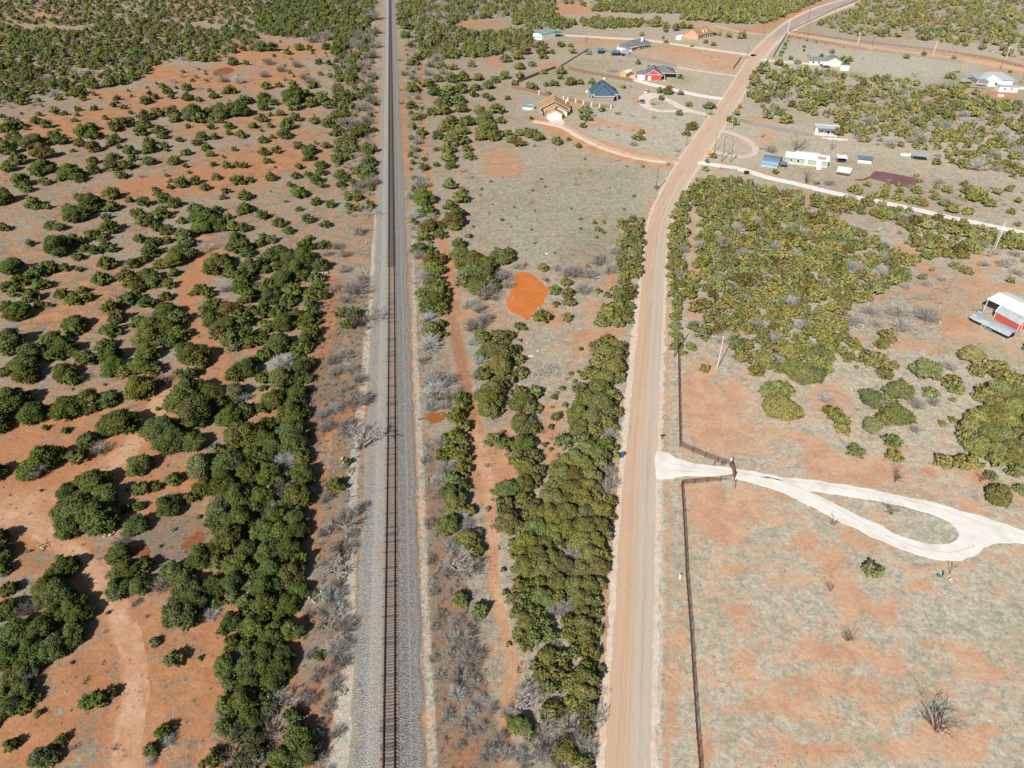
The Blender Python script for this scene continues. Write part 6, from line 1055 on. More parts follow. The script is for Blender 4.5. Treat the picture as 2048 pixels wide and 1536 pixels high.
crowns(512, 0, '''500 490 90,580 500 80,680 500 40,590 600 70,515 590 50,80 680 110,180 675 80,290 665 90,460 680 90,440 690 70,640 390 140,560 370 100,250 410 90,340 370 110,430 380 90,130 370 130,40 370 130,790 450 140,780 540 120,750 610 120,740 640 110,650 720 130,720 760 150,790 700 80,310 760 200,250 740 130,400 740 120,530 780 140,440 810 140,300 830 160,590 830 130,720 820 130,830 750 100,60 780 150,140 810 110,60 850 120,190 900 100,110 910 70,40 940 120,310 930 130,250 990 150,220 1060 160,110 1000 80,470 960 110,570 980 130,630 930 140,700 900 120,60 1110 110,130 1090 70,340 1160 110,430 1190 150,420 1250 120,560 1160 100,60 1210 110,160 1200 100,90 1280 100,730 1200 90,640 1270 130,520 1310 130,340 1330 90,520 1370 110,670 1390 150,320 1395 110,420 1390 90,120 1410 120,270 1470 80,480 1430 130,530 1480 90,330 1520 140,900 1370 140,820 1350 100,880 1170 130,900 1280 150,720 1110 170,800 1060 150,870 1020 150,700 960 130 b,880 940 150 b,860 850 120 b,740 900 100 b,790 980 110 b,930 1440 150 b,840 1470 120 b,920 780 140 b,900 680 130 b,920 580 130 b,860 500 120 b,930 430 120 b,950 340 130 b,900 300 150 b,960 230 120 b,820 350 130 b,940 110 150 b,830 270 130 b,780 330 130 b,
100 480 120 b,200 540 110 b,60 580 120 b,320 500 120 b,220 620 90 b,380 600 110 b,450 300 130 b,560 280 120 b,430 630 120 b,
1250 700 130,1290 780 60,1240 840 110,1290 930 110,1250 1010 100,1320 1050 110,1290 1120 110 b,1280 1190 90,1340 1330 110,1250 1300 60,1290 450 110,1250 490 110,1190 570 110 b,1310 1450 170 b,1380 660 120,1460 620 110,1560 620 130,1660 610 130,1430 720 150,1540 720 150,1640 700 150,1500 800 170,1620 790 150,1760 690 110,1780 610 110,1730 750 100,1860 680 110,1910 630 110,1990 600 110,1400 880 130,1500 870 150,1640 860 130,1560 950 150,1680 960 150,1520 1010 150,1640 1030 150,1790 880 130,1830 940 200,1850 1030 200,1900 1080 150,1960 960 100,1800 1080 130,1450 1070 130,1580 1110 180,1660 1110 130,1440 1190 70,1530 1180 150,1690 1180 110,1710 1240 120,1540 1250 150,1560 1310 130,1440 1310 80,1640 1350 90 b,1720 1400 100 b,1550 1470 150,1650 1520 100,1870 780 90,1930 860 160,2010 780 70,2010 1060 120,2030 1110 110,
1190 130 100,1210 200 110,1190 270 110,1230 350 100,1150 60 80,1230 30 110,1250 600 110 b,1170 700 100 b,1180 800 100 b,1190 380 90 b,1160 460 90 b,1400 500 120 b,1480 520 120 g,1380 570 110 b,1580 530 100,1720 510 90,1500 560 110 b,2000 460 120,1840 760 90,1450 450 120 b,1250 1180 100 b''')
crowns(1024, 0, '''250 570 80,390 560 110,380 610 80,150 690 110,190 700 70,270 670 70,340 660 100,470 650 110,540 650 90,640 650 80,290 740 60,890 690 60,1010 500 60,1095 530 40,160 510 80,250 440 100,320 410 70,390 350 90,470 360 60,490 405 80,240 400 110,110 400 120,40 440 120,60 520 120,60 610 100,20 660 80,230 350 120,30 350 110,1040 270 60,1210 300 40,1230 330 60,1230 200 90,1230 240 60,1140 180 110,1310 220 90,1360 200 90,1420 205 90,1660 270 50,1740 280 70,1840 280 100,1550 330 60,1610 350 60,1440 365 40,
1180 720 80,1250 720 110 o,1350 740 70 g,1195 780 70,1140 810 90 b,1410 830 80,1340 900 80,1580 840 110 g,1580 890 90 b,570 1000 80,590 870 130 g,590 930 120 g,720 870 80 g,650 900 90 b,1440 1000 120 o,1400 1060 90,1480 990 100 b,1040 1050 70,1010 1090 110,970 1130 110 b,840 1070 60 b,780 1010 40 b,690 1020 60 b,970 1030 50 b,850 1000 40 b,960 900 60 d,850 890 50 d,800 520 100 d,870 460 50 d,1330 1190 100 b,1310 1110 40 d,1130 920 50 d,1270 450 40 b,1410 490 30 b,1610 530 40 b,1600 440 60 b,1690 540 40 b,1350 610 70 g,1720 610 30 b,
1980 560 110,1940 610 110,1940 660 100,1970 720 110 g,2020 780 110,1820 850 60,1800 900 80,1760 950 100,1790 980 80,1610 1245 70,1550 1345 80,1560 1290 50 g,1490 1430 60,1450 1490 100,1580 1460 130,1680 1460 150,1620 1500 120,1760 1470 150,1700 1520 150,1800 1510 130,1150 1490 50,60 1130 130 o,60 1050 110,160 1060 130,210 1090 120,360 1125 110,450 1110 60,530 1160 80,180 1165 30,585 1270 30,830 1275 60 b,2010 1070 90 b,2030 1170 100 b,1260 1290 100 b,880 680 50 b,950 680 60 b,120 1040 80,10 1090 80,1950 690 90 b,1500 410 40 b,1560 430 40 b,1650 450 40 b,1350 400 30 b,600 320 40 b,680 310 40 b,590 300 50 b''')
crowns(1536, 0, '''430 440 50 o,515 410 60,610 480 100 g,650 470 80,290 370 40,290 400 40 g,310 430 60 b,180 460 60,240 490 80 g,90 500 90 o,140 530 70 o,240 580 90,130 640 150,1110 450 70,1250 430 60 o,1490 455 60,1465 600 100,1520 550 90 b,1190 580 70 d,940 480 50 b,250 300 30,315 320 30,390 335 30,460 345 25,610 375 20,170 290 40,160 320 40,140 350 50,130 380 50,115 410 50,100 440 40,1590 680 70 j,1610 650 60 j,1300 710 110,860 750 100,580 650 90,590 610 80,500 710 110,420 770 130,430 810 130,770 660 90 o,880 680 90,960 610 80,1110 640 80,1040 630 70,1150 705 60,1160 770 60,950 860 70,1050 800 120,1040 860 110,1230 810 80,1180 880 120,1140 860 100,1000 670 50,1410 760 110,1500 750 130,1510 840 150,1380 870 150,1300 900 110,1450 920 130,1600 840 130,1680 900 130,1830 850 110,700 740 130,660 790 110 o,740 850 110,600 920 150,470 900 80 o,280 850 110,200 830 100 o,150 950 130,100 890 110 g,
230 1110 170 d,520 1160 70 d,30 1180 130 b,450 1270 60 b,1690 1300 200 b,1350 1290 100,1190 1400 60,1220 1440 60,800 1470 80,320 1410 110 d,500 1450 110 b,1620 1510 150,1440 1510 110,700 1510 130,1060 1520 80,940 1530 90,390 1460 60,1840 1530 90,1380 1420 80 b,760 460 50 b,560 1050 110 o,600 1010 120 o,60 1370 70,1940 570 45''')
crowns(1024, 384, '''950 290 150,1000 330 130,940 400 150,960 480 160,900 470 110,1000 430 120,920 600 170,980 650 130,900 670 130,880 780 150,930 800 160 o,840 830 110 g,860 900 180,760 940 180,900 960 160,720 1030 160,780 1000 160,830 990 150,920 1020 130,250 600 110,270 700 60,430 710 130,340 780 120,450 800 130,460 870 130,350 890 90,240 990 180,440 1000 110,60 1070 110,100 1090 60,690 290 80,660 240 60,730 240 50,730 320 50,675 360 40,690 790 80,60 1180 60,550 1250 60,770 1180 200,680 1240 180,860 1220 180,780 1290 250,880 1290 130,700 1360 200,820 1400 230,640 1450 200,740 1480 230,860 1470 130,20 1250 120,60 1330 130,50 1430 180,10 500 60,-30 730 130 b,
1400 20 150,1370 100 150,1330 180 150,1310 260 130,1290 350 130,1370 320 130,1300 420 150,1290 500 130,1340 560 150,1280 590 120,1370 450 130 b,1360 650 110 b,1310 710 90,1300 790 90,1320 880 110,1310 990 120,1310 1060 130,1320 1150 120,1310 1220 130,1370 1280 80,1480 920 160,1540 1400 120,1430 1230 110,300 700 80 b,500 620 200 b,560 760 170 b,440 630 150 b,700 520 200 b,780 600 180 b,360 590 130 b,620 640 170 b,820 450 140 b,40 580 130 b,120 560 100 b''')
crowns(1536, 384, '''1700 20 160,1780 80 130,1650 30 150,1420 80 120,1480 130 130,1600 150 110,1950 150 90,2000 255 70,1350 30 110,1250 80 110,1150 60 110,1040 30 110,930 20 100,860 20 90,2060 410 80,1940 700 90,1590 620 120,1500 580 110,1310 620 50,1240 680 90,1280 720 110 b,1400 680 110 b,1180 530 110,1280 500 120,1350 480 120,1930 420 130,1980 480 120 b,1900 560 140 b,2000 620 150 b,1960 540 130 b,1820 1240 10,1640 1300 220,1740 1370 200,1850 1380 170,1950 1480 180,1680 1420 170,1830 1450 150,2030 1490 120,1270 1420 250 g,1480 1500 180,690 1210 160,950 1140 170,920 1210 150,650 1310 140,800 1310 200,900 1350 200,1010 1380 110,940 1440 170,490 1310 120,1280 960 240 b,1210 830 100 b,830 930 180 b,700 1010 200 b,880 1040 130 b,1060 940 220 b,1100 1050 230 b,950 1120 130 b,1700 1400 10,1460 1380 150 b,1060 320 60,1110 400 60,1740 560 120 b,700 270 110 b,880 290 100 b''')

# fenced-off ground where nothing grows (photo polygons)
NOGO = [[(1194, 1640), (1209, 1344), (1236, 960), (1272, 600), (1296, 432), (1348, 330), (1403, 250), (1472, 150), (1532, 73), (1607, 23), (1679, 0), (1711, -10), (1720, 10), (1668, 26), (1588, 64), (1556, 90), (1509, 152), (1454, 252), (1403, 332), (1350, 434), (1332, 600), (1322, 960), (1320, 1640)],
        [(700, 1640), (722, 1152), (744, 768), (760, 300), (768, -30), (792, -30), (806, 300), (824, 768), (838, 1152), (856, 1640)],
        [H4(0, 1400), H4(600, 1530), W4(800, 40), W4(1400, 170), W4(2048, 310), W4(2048, 370), W4(1400, 230), W4(800, 95), W4(500, 30), H4(0, 1460)],
        [H4(160, 245), H4(800, 350), H4(1700, 460), H4(2048, 530), H4(2048, 590), H4(1600, 520), H4(800, 400), H4(160, 290)],
        [H4(160, 300), H4(1600, 510), H4(1560, 700), H4(1250, 680), H4(640, 600), H4(60, 480)],
        pond, p2, [H4(330, 940), H4(620, 1000), H4(600, 1160), H4(330, 1080)], [H4(1540, 580), H4(2048, 580), H4(2048, 760), H4(1560, 720)],
        [H1(500, 240), H1(1640, 200), H1(1940, 300), H1(1940, 440), H1(1340, 1290), H1(150, 970), H1(0, 850), H1(-80, 640), H1(160, 380), H1(150, 240)],
        [(905, 640), (925, 640), (1000, 900), (1020, 960), (1000, 1000), (960, 960), (940, 880)]]
def inpoly(x, y, P):
    c = False; n = len(P); j = n - 1
    for i in range(n):
        if (P[i][1] > y) != (P[j][1] > y) and x < (P[j][0] - P[i][0]) * (y - P[i][1]) / (P[j][1] - P[i][1]) + P[i][0]: c = not c
        j = i
    return c
TREES = []   # (x, y, width_m, kind)
grid = {}
def near(x, y, r):
    gx_, gy_ = int(x // 8), int(y // 8)
    for a in (-1, 0, 1):
        for b in (-1, 0, 1):
            for (u, v, w) in grid.get((gx_ + a, gy_ + b), ()):
                if (u - x) ** 2 + (v - y) ** 2 < r * r: return True
    return False
def addtree(x, y, w, k): TREES.append((x, y, w, k)); grid.setdefault((int(x // 8), int(y // 8)), []).append((x, y, w))
for (px_, py_, wp_, k) in TR:
    if wp_ < 4: continue
    g0 = G(px_, py_); w = wp_ / scale_at(g0.y) * (.99 if k in 'jog' else 1.12 if k == 'd' else 1.05)
    g1 = G(px_, py_, .26 * w) if k not in 'd' else G(px_, py_, .45 * w)
    addtree(g1.x, g1.y, w, k)
def fill(P, spacing, wr, kinds, seed=1, prob=1.0, sep=.62, ignore=()):
    rr = random.Random(seed); Pg = [G(*p) for p in P]; x0, x1 = min(p.x for p in Pg), max(p.x for p in Pg); y0, y1 = min(p.y for p in Pg), max(p.y for p in Pg)
    n = int((x1 - x0) * (y1 - y0) / spacing ** 2 * 3.0)
    for _ in range(n):
        x, y = rr.uniform(x0, x1), rr.uniform(y0, y1)
        q = Pn(x, y)
        if not inpoly(q[0], q[1], P): continue
        w = wr[0] + (wr[1] - wr[0]) * rr.random() ** 1.3; k = rr.choice(kinds)
        if near(x, y, spacing * sep + .12 * w): continue
        if mnoise.noise(Vector((x * .035, y * .035, seed))) * .5 + .5 > prob + .12 * rr.random(): continue
        if any(inpoly(q[0], q[1], Z) for i, Z in enumerate(NOGO) if i not in ignore): continue
        addtree(x, y, w, k)
t1_ = H1; t0_ = tl(0, 0); t5_ = tl(512, 0)
fill([t0_(-200, 200), t0_(250, 230), t0_(600, 270), t0_(850, 210), t0_(1100, 180), t0_(1400, 190), t0_(1700, 260), t0_(2048, 215), t0_(2048, 400), t0_(1900, 420), t0_(1700, 500), t0_(1450, 490), t0_(1250, 520), t0_(1180, 610), t0_(1050, 670), t0_(700, 720), t0_(600, 790), t0_(380, 820), t0_(150, 870), t0_(-200, 860)], 6.0, (4.5, 9), 'jjjjjjjoggjjjbbl', 3, .86)
fill([t5_(-10, 60), t5_(200, 20), t5_(700, -60), t5_(960, -60), t5_(960, 100), t5_(880, 250), t5_(900, 420), t5_(700, 400), t5_(620, 330), t5_(420, 330), t5_(200, 300), t5_(0, 270)], 5.6, (5.5, 9.5), 'jjjjjjjgjjjbbl', 4, .72)
fill([(-80, -40), (780, -60), (512, 30), (512, 60), (400, 45), (200, 55), (100, 50), (0, 48), (-80, 60)], 7.5, (4, 8.5), 'jjjjjbbg', 5, .95)
fill([t0_(0, 870), t0_(600, 800), t0_(1100, 680), t0_(1300, 560), t0_(2048, 560), t0_(2048, 1536), t0_(0, 1536)], 11, (2.0, 4.5), 'jjjbb', 6, .5)
fill([t5_(0, 300), t5_(700, 420), t5_(820, 600), t5_(820, 1000), t5_(700, 1536), t5_(0, 1536)], 11, (1.6, 4), 'jjbbb', 7, .5)
fill([t5_(1110, -60), t5_(2400, -60), t5_(2400, 90), t5_(2048, 130), t5_(1640, 170), t5_(1600, 200), t5_(1300, 230), t5_(1140, 240)], 5.6, (5.5, 9.5), 'jjjjjbblgb', 8, .85)
fill([t5_(1250, 50), t5_(1500, 30), t5_(1650, 90), t5_(1640, 190), t5_(1400, 190)], 5, (5, 8), 'lb', 18, 1.0)
fill([t5_(1280, 225), t5_(1600, 215), t5_(1700, 262), t5_(2400, 250), t5_(2300, 440), t5_(2048, 430), t5_(1900, 450), t5_(1700, 470), t5_(1350, 470), t5_(1290, 300)], 5.2, (5, 8.5), 'jjjjjjjjgb', 9, .95)
fill([t1_(0, 90), t1_(330, 100), t1_(420, 170), t1_(520, 190), t1_(400, 240), t1_(150, 235), t1_(60, 200), t1_(0, 200)], 5.0, (5, 9), 'jjjjjjgb', 10, .95)
fill([t1_(500, 170), t1_(640, 150), t1_(1050, 180), t1_(1190, 150), t1_(1180, 210), t1_(1040, 240), t1_(940, 265), t1_(760, 245), t1_(560, 210)], 5.0, (5, 8.5), 'jjjjjjgb', 11, .95)
fill([t1_(640, 90), t1_(700, 45), t1_(1100, -60), t1_(2200, -60), t1_(2500, -10), t1_(2300, 80), t1_(2048, 190), t1_(1900, 190), t1_(1700, 190), t1_(1340, 160), t1_(1330, 110), t1_(1000, 110)], 5.0, (5.5, 9), 'jjjjjjjjgjb', 12, .95)
fill([t1_(0, -60), t1_(2048, -60), t1_(700, 20), t1_(640, 60), t1_(300, 20), t1_(0, 60)], 8, (5, 9), 'jjbbbl', 22, .6)
fill([H4(370, 190), H4(650, 100), H4(760, 0), H4(760, -80), H4(2500, -80), H4(2500, 560), H4(2048, 500), H4(1700, 400), H4(1300, 330), H4(700, 290)], 6.0, (4.5, 8.5), 'jjjjjjjgbbbl', 13, .56)
fill([H4(0, 570), H4(300, 540), H4(620, 610), H4(900, 640), H4(1250, 700), H4(1560, 700), H4(1700, 780), H4(2048, 840), H4(2400, 900), H4(2400, 1360), H4(2048, 1400), H4(1900, 1400), H4(1500, 1330), H4(1250, 1200), H4(1000, 1190), H4(780, 1160), H4(600, 1080), H4(640, 1000), H4(350, 930), H4(200, 850), H4(0, 780)], 4.3, (3.6, 7.5), 'jjjjjgbbbl', 14, .62)
fill([H4(600, 1440), H4(1300, 1440), H4(2048, 1400), H4(2500, 1420), W4(2500, 380), W4(2048, 290), W4(1500, 150), W4(850, 0)], 6.0, (3, 6), 'jjjbbb', 15, .62)
fill([(1405, 360), (1480, 362), (1560, 388), (1640, 398), (1710, 405), (1700, 425), (1660, 440), (1700, 465), (1770, 487), (1800, 508), (1818, 530), (1815, 575), (1745, 590), (1700, 630), (1690, 690), (1700, 715), (1640, 755), (1600, 765), (1560, 745), (1500, 752), (1472, 738), (1478, 720), (1445, 688), (1382, 668), (1385, 650), (1420, 640), (1375, 600), (1375, 560), (1400, 545), (1392, 500), (1385, 470), (1400, 430), (1380, 400)], 3.5, (3.8, 6.8), 'jjjjjjjjjjjjjjjogbl', 16, .84, .54)
fill([W4(470, -10), W4(800, 66), W4(1150, 140), W4(1700, 250), W4(1900, 310), W4(2400, 420), W4(2400, 500), W4(1660, 470), W4(1500, 560), W4(1380, 520), W4(1200, 500), W4(1140, 330), W4(1000, 250), W4(800, 190), W4(650, 180), W4(500, 80)], 3.9, (3.8, 6.2), 'jjjjjjjjjjjogbl', 17, 1.0, .6)
fill([W4(860, -40), W4(2048, -40), W4(2300, 0), W4(2200, 330), W4(1700, 200), W4(1100, 80)], 7.5, (2.5, 5.5), 'jjjbbb', 19, .6)
fill([W4(1480, 330), W4(2200, 480), W4(2300, 720), W4(1900, 720), W4(1850, 560), W4(1700, 480)], 4.0, (2.5, 5), 'jbbbbl', 20, .9)
fill([(812, 60), (840, 60), (846, 200), (852, 300), (862, 420), (880, 520), (834, 560), (826, 420), (818, 300)], 3.4, (2.2, 4.2), 'jbbbl', 21, .9)
fill([(690, 60), (752, 60), (748, 200), (745, 330), (700, 420), (690, 300)], 4.0, (3.0, 5.5), 'jbbbb', 23, .9)
fill([t1_(1890, 520), t1_(2048, 520), H4(90, 700), H4(60, 900), H4(0, 960), t1_(1990, 880), t1_(1870, 760)], 4.5, (3.5, 6), 'jjbbg', 24, .8)
fill([(1330, 470), (1365, 470), (1372, 560), (1340, 580)], 3.4, (3, 5), 'jjb', 25, 1)
fill([(2060, 700), (2300, 720), (2400, 1100), (2200, 1080), (2080, 960)], 4.2, (4, 6), 'j', 27, 1)
fill([(-260, 1300), (-40, 1240), (-20, 1536), (-200, 1560)], 4.0, (3.5, 5.5), 'j', 28, 1)

fill([(640, 600), (742, 560), (728, 760), (705, 960), (690, 1200), (665, 1500), (650, 1620), (560, 1620), (610, 1250), (640, 1050), (640, 900), (600, 780)], 2.3, (1.0, 2.6), 'bbbbbbl', 40, .9, .5)
fill([(846, 860), (880, 880), (915, 1050), (950, 1200), (985, 1400), (1000, 1620), (880, 1620), (862, 1250), (850, 1000)], 2.2, (1.0, 2.6), 'bbbbbbl', 41, .95, .5)
fill([(826, 480), (850, 560), (880, 700), (900, 840), (850, 860), (836, 700)], 2.4, (1.0, 2.4), 'bbbl', 42, .9, .5)
fill([(1000, 860), (960, 960), (1000, 1150), (1030, 1400), (1010, 1600), (1190, 1600), (1215, 1200), (1240, 900), (1200, 700)], 3.0, (1.2, 2.6), 'bbjg', 43, .8, .5)
fill([(950, 360), (1290, 330), (1280, 440), (1240, 500), (1180, 620), (960, 560), (940, 450)], 7, (.9, 2.0), 'bbbbjg', 44, .6)
fill([(1640, 690), (1680, 720), (1900, 760), (1920, 900), (1700, 860), (1480, 760)], 5.5, (1.0, 2.6), 'bbbj', 45, .7)
fill([(1770, 560), (1900, 560), (1880, 650), (1700, 720), (1700, 640)], 3.4, (1.4, 3), 'bbb', 46, .8)
fill([(200, 700), (620, 640), (600, 900), (560, 1300), (100, 1340), (0, 900)], 5.0, (.8, 1.8), 'jgbb', 47, .6)

fill([(440, 1270), (560, 1150), (610, 1180), (625, 1300), (600, 1420), (650, 1560), (420, 1600), (450, 1420)], 2.6, (3.0, 4.6), 'jjjjj', 50, 1.0, .55)
fill([(1020, 1330), (1190, 1300), (1196, 1600), (1030, 1600)], 2.8, (2.8, 4.4), 'jjjjg', 51, 1.0, .55)
fill([(540, 760), (610, 700), (612, 900), (600, 1180), (500, 1260), (330, 1250), (430, 1010), (460, 860)], 3.2, (2.6, 4.4), 'jjjjg', 52, .95, .5)
fill([(1010, 1000), (1130, 800), (1240, 700), (1240, 900), (1215, 1200), (1190, 1330), (1030, 1330), (1000, 1150)], 3.0, (2.4, 4.0), 'jjjg', 53, .95, .5)

fill([(668, 60), (750, 60), (752, 200), (748, 330), (742, 420), (700, 440), (668, 330)], 3.8, (3.4, 5.8), 'jjjbb', 60, 1.0, .55)
fill([(1240, 440), (1284, 440), (1280, 540), (1266, 600), (1252, 655), (1195, 655), (1205, 610), (1240, 550)], 3.0, (3.2, 5.0), 'j', 61, 1.0, .55)
fill([(1348, 400), (1378, 400), (1368, 560), (1345, 700), (1338, 560), (1340, 470)], 3.0, (2.8, 4.4), 'jjj', 62, 1.0, .55)

# ---- crown meshes
def ico(sub):
    import bmesh
    bm = bmesh.new(); bmesh.ops.create_icosphere(bm, subdivisions=sub, radius=1.0); v = np.array([x.co[:] for x in bm.verts]); f = np.array([[q.index for q in t.verts] for t in bm.faces]); bm.free(); return v, f
ICO1, ico0 = ico(2), ico(1)
def crown_arrays(seed, ntuft, nl, tsize, hull):
    r = np.random.default_rng(seed); V = []; F = []; T = []; n0 = 0
    C = [np.array([0, 0, .28])]; Rr_ = [.24]; ph = r.uniform(0, 6.28); el_ = r.uniform(.78, 1.0)
    for i in range(nl):
        a = 2 * math.pi * (i + r.uniform(-.4, .4)) / nl; k = (.86 + .14 * math.cos(2 * a + ph) + r.uniform(-.16, .10)); d = .36 * k; q = r.uniform(.085, .165)
        C.append(np.array([d * math.cos(a), d * el_ * math.sin(a), r.uniform(.12, .30)])); Rr_.append(q)
    for i in range(max(3, int(nl * .7))):
        a = 2 * math.pi * (i + r.uniform(-.5, .5)) / max(3, int(nl * .7)); d = r.uniform(.14, .26); C.append(np.array([d * math.cos(a), d * el_ * math.sin(a), r.uniform(.34, .50)])); Rr_.append(r.uniform(.09, .16))
    for i in range(max(1, nl // 4)):
        a = r.uniform(0, 6.28); d = r.uniform(.0, .12); C.append(np.array([d * math.cos(a), d * math.sin(a), r.uniform(.48, .62)])); Rr_.append(r.uniform(.09, .14))
    hv, hf = hull
    nh = 99 if ntuft > 500 else 7 if ntuft > 100 else 3
    for c, q in list(zip(C, Rr_))[:nh]:
        v = hv * q * .78 * (1 + r.uniform(-.16, .16, (len(hv), 1))); v[:, 2] *= .9; v = v + c; v[:, 2] = np.maximum(v[:, 2], .02); V.append(v); F.append(hf + n0); n0 += len(v); T.append(np.full(len(v), .0))  # inner hull gets the darkest tone, as painted shade in the gaps
    C = np.array(C); Q = np.array(Rr_); wgt = Q ** 2 / (Q ** 2).sum(); cnt = 0; tv = []; tf = []; tt = []
    while cnt < ntuft:
        i = r.choice(len(C), p=wgt); d = r.normal(size=3); d /= np.linalg.norm(d)
        if d[2] < -.35: d[2] *= -1
        p = C[i] + d * Q[i] * r.uniform(.66, 1.28)
        if p[2] < .04: continue
        if (np.linalg.norm((C - p), axis=1) < Q * .74).any(): continue
        ax = d * .65 + np.array([0, 0, .55]) + r.normal(size=3) * .45; ax /= np.linalg.norm(ax); u = np.cross(ax, r.normal(size=3)); u /= np.linalg.norm(u); w = np.cross(ax, u)
        L = tsize * r.uniform(.7, 1.6); b = tsize * r.uniform(.45, .8)
        tip = p + ax * L; k = [p - ax * L * .35 + u * b, p - ax * L * .35 - u * b * .5 + w * b * .87, p - ax * L * .35 - u * b * .5 - w * b * .87]
        mid = [p + ax * L * .35 + (q_ - p) * .55 for q_ in k]
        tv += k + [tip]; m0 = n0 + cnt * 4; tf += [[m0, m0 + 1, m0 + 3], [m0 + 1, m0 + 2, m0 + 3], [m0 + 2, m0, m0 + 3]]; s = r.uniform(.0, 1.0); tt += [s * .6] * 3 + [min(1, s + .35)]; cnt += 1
    V.append(np.array(tv)); F.append(np.array(tf)); T.append(np.array(tt)); return np.vstack(V), np.vstack(F), np.concatenate(T)
def twig_arrays(seed, n, wd, L0=.42):
    r = np.random.default_rng(seed); V = []; F = []; nstem = max(5, n // 22)
    stems = []
    for i in range(nstem):
        a = r.uniform(0, 6.28); t = r.uniform(.25, 1.25); d = np.array([math.cos(a) * math.sin(t), math.sin(a) * math.sin(t), math.cos(t)]); stems.append((np.array([d[0] * .05, d[1] * .05, 0]), d))
    for i in range(n):
        o, d = stems[i % nstem]; s = r.uniform(0, .34) if i >= nstem else 0
        p = o + d * s; dd = d + r.normal(size=3) * (.55 if i >= nstem else .08); dd[2] = abs(dd[2]) * .8 + .05; dd /= np.linalg.norm(dd); L = L0 * r.uniform(.5, 1.0) * (1.15 if i < nstem else .62)
        u = np.cross(dd, r.normal(size=3)); u /= np.linalg.norm(u); b = wd * (1.6 if i < nstem else r.uniform(.6, 1.1)); k = len(V)
        V += [p + u * b, p - u * b, p + dd * L]; F.append([k, k + 1, k + 2])
    V = np.array(V); V[:, 2] = np.maximum(V[:, 2], 0); return V, np.array(F)
def dead_mesh(seed, spread=1.0, fine=3, thin=1.0):
    r = random.Random(seed); m = MB()
    def br(p, d, L, rad, lvl):
        pts = [p]; dd = d.copy(); rads = [rad]; ns = 3 if lvl < 2 else 2
        for k in range(ns): dd = (dd + Vector((r.gauss(0, .22), r.gauss(0, .22), r.gauss(.02, .12)))).normalized(); pts.append(pts[-1] + dd * L / ns); rads.append(rad * (1 - .6 * (k + 1) / ns))
        m.tube(pts, rads, 4 if lvl == 0 else 3, cap=False)
        if lvl < fine:
            for k in range((5, 5, 4)[min(lvl, 2)]):
                j = r.randint(1, ns); q = pts[j]; a = r.uniform(0, 6.28); s = Vector((math.cos(a), math.sin(a), r.uniform(-.15, .7))); nd = (dd * .8 + s * .75).normalized(); br(q, nd, L * r.uniform(.45, .75), max(rads[j] * .75, .0035 * thin), lvl + 1)
    n = r.randint(3, 5)
    for i in range(n):
        a = 6.28 * i / n + r.uniform(-.5, .5); t = r.uniform(.25, .75) * spread; br(Vector((0, 0, -.02)), Vector((math.cos(a) * t, math.sin(a) * t, 1)).normalized(), .26, .016 * thin, 0)
    xs = sorted([abs(v[0]) for v in m.v] + [abs(v[1]) for v in m.v]); s = .5 / xs[int(len(xs) * .985)]; m.v = [(x * s, y * s, max(z, -.02) * s) for x, y, z in m.v]; return m
def trunk_mesh(seed):
    r = random.Random(seed); m = MB(); m.tube([(0, 0, -.03), (.01, 0, .12), (0, .01, .3)], [.035, .028, .018], 6)
    for k in range(4): a = k * 1.57 + r.uniform(-.4, .4); m.tube([(0, 0, .03), (.12 * math.cos(a), .12 * math.sin(a), .12), (.24 * math.cos(a), .24 * math.sin(a), .26)], [.022, .016, .007], 4)
    return m.mesh('trunk', M_BARK)
HI = []
for s in range(14):
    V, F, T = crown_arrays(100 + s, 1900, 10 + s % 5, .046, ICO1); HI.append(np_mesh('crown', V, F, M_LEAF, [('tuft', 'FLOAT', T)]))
MIDA = [crown_arrays(200 + s, 175, 7, .100, ico0) for s in range(6)]
LOWA = [crown_arrays(300 + s, 40, 3, .165, ico0) for s in range(6)]
TINY = [crown_arrays(350 + s, 26, 1, .20, ico0) for s in range(6)]
TRK = [trunk_mesh(s) for s in range(3)]
TWH = [(lambda a: np_mesh('twigs', a[0], a[1], M_TWIG))(twig_arrays(400 + s, 900, .0055)) for s in range(6)]
TWL = [twig_arrays(500 + s, 100, .016) for s in range(5)]
DEAD = [dead_mesh(600 + s, 1.7).mesh('branches', M_DEADWOOD if s % 3 else M_DARKWOOD) for s in range(6)]
DEADB = [dead_mesh(650 + s, .8, 2, .55).mesh('branches', M_DARKWOOD) for s in range(3)]

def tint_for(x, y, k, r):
    q = Pn(x, y)[0]; t = min(max((q - 650) / 900, 0), 1)  # plants brighten eastward: the viewing glare there is put into their colour
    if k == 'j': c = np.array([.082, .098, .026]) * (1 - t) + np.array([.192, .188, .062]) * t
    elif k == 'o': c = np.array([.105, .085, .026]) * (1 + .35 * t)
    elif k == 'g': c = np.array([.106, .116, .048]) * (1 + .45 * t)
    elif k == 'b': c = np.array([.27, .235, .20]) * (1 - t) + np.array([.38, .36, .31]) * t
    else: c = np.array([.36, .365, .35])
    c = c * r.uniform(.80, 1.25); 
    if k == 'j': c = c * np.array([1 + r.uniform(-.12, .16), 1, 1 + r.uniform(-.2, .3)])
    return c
rt = random.Random(11)
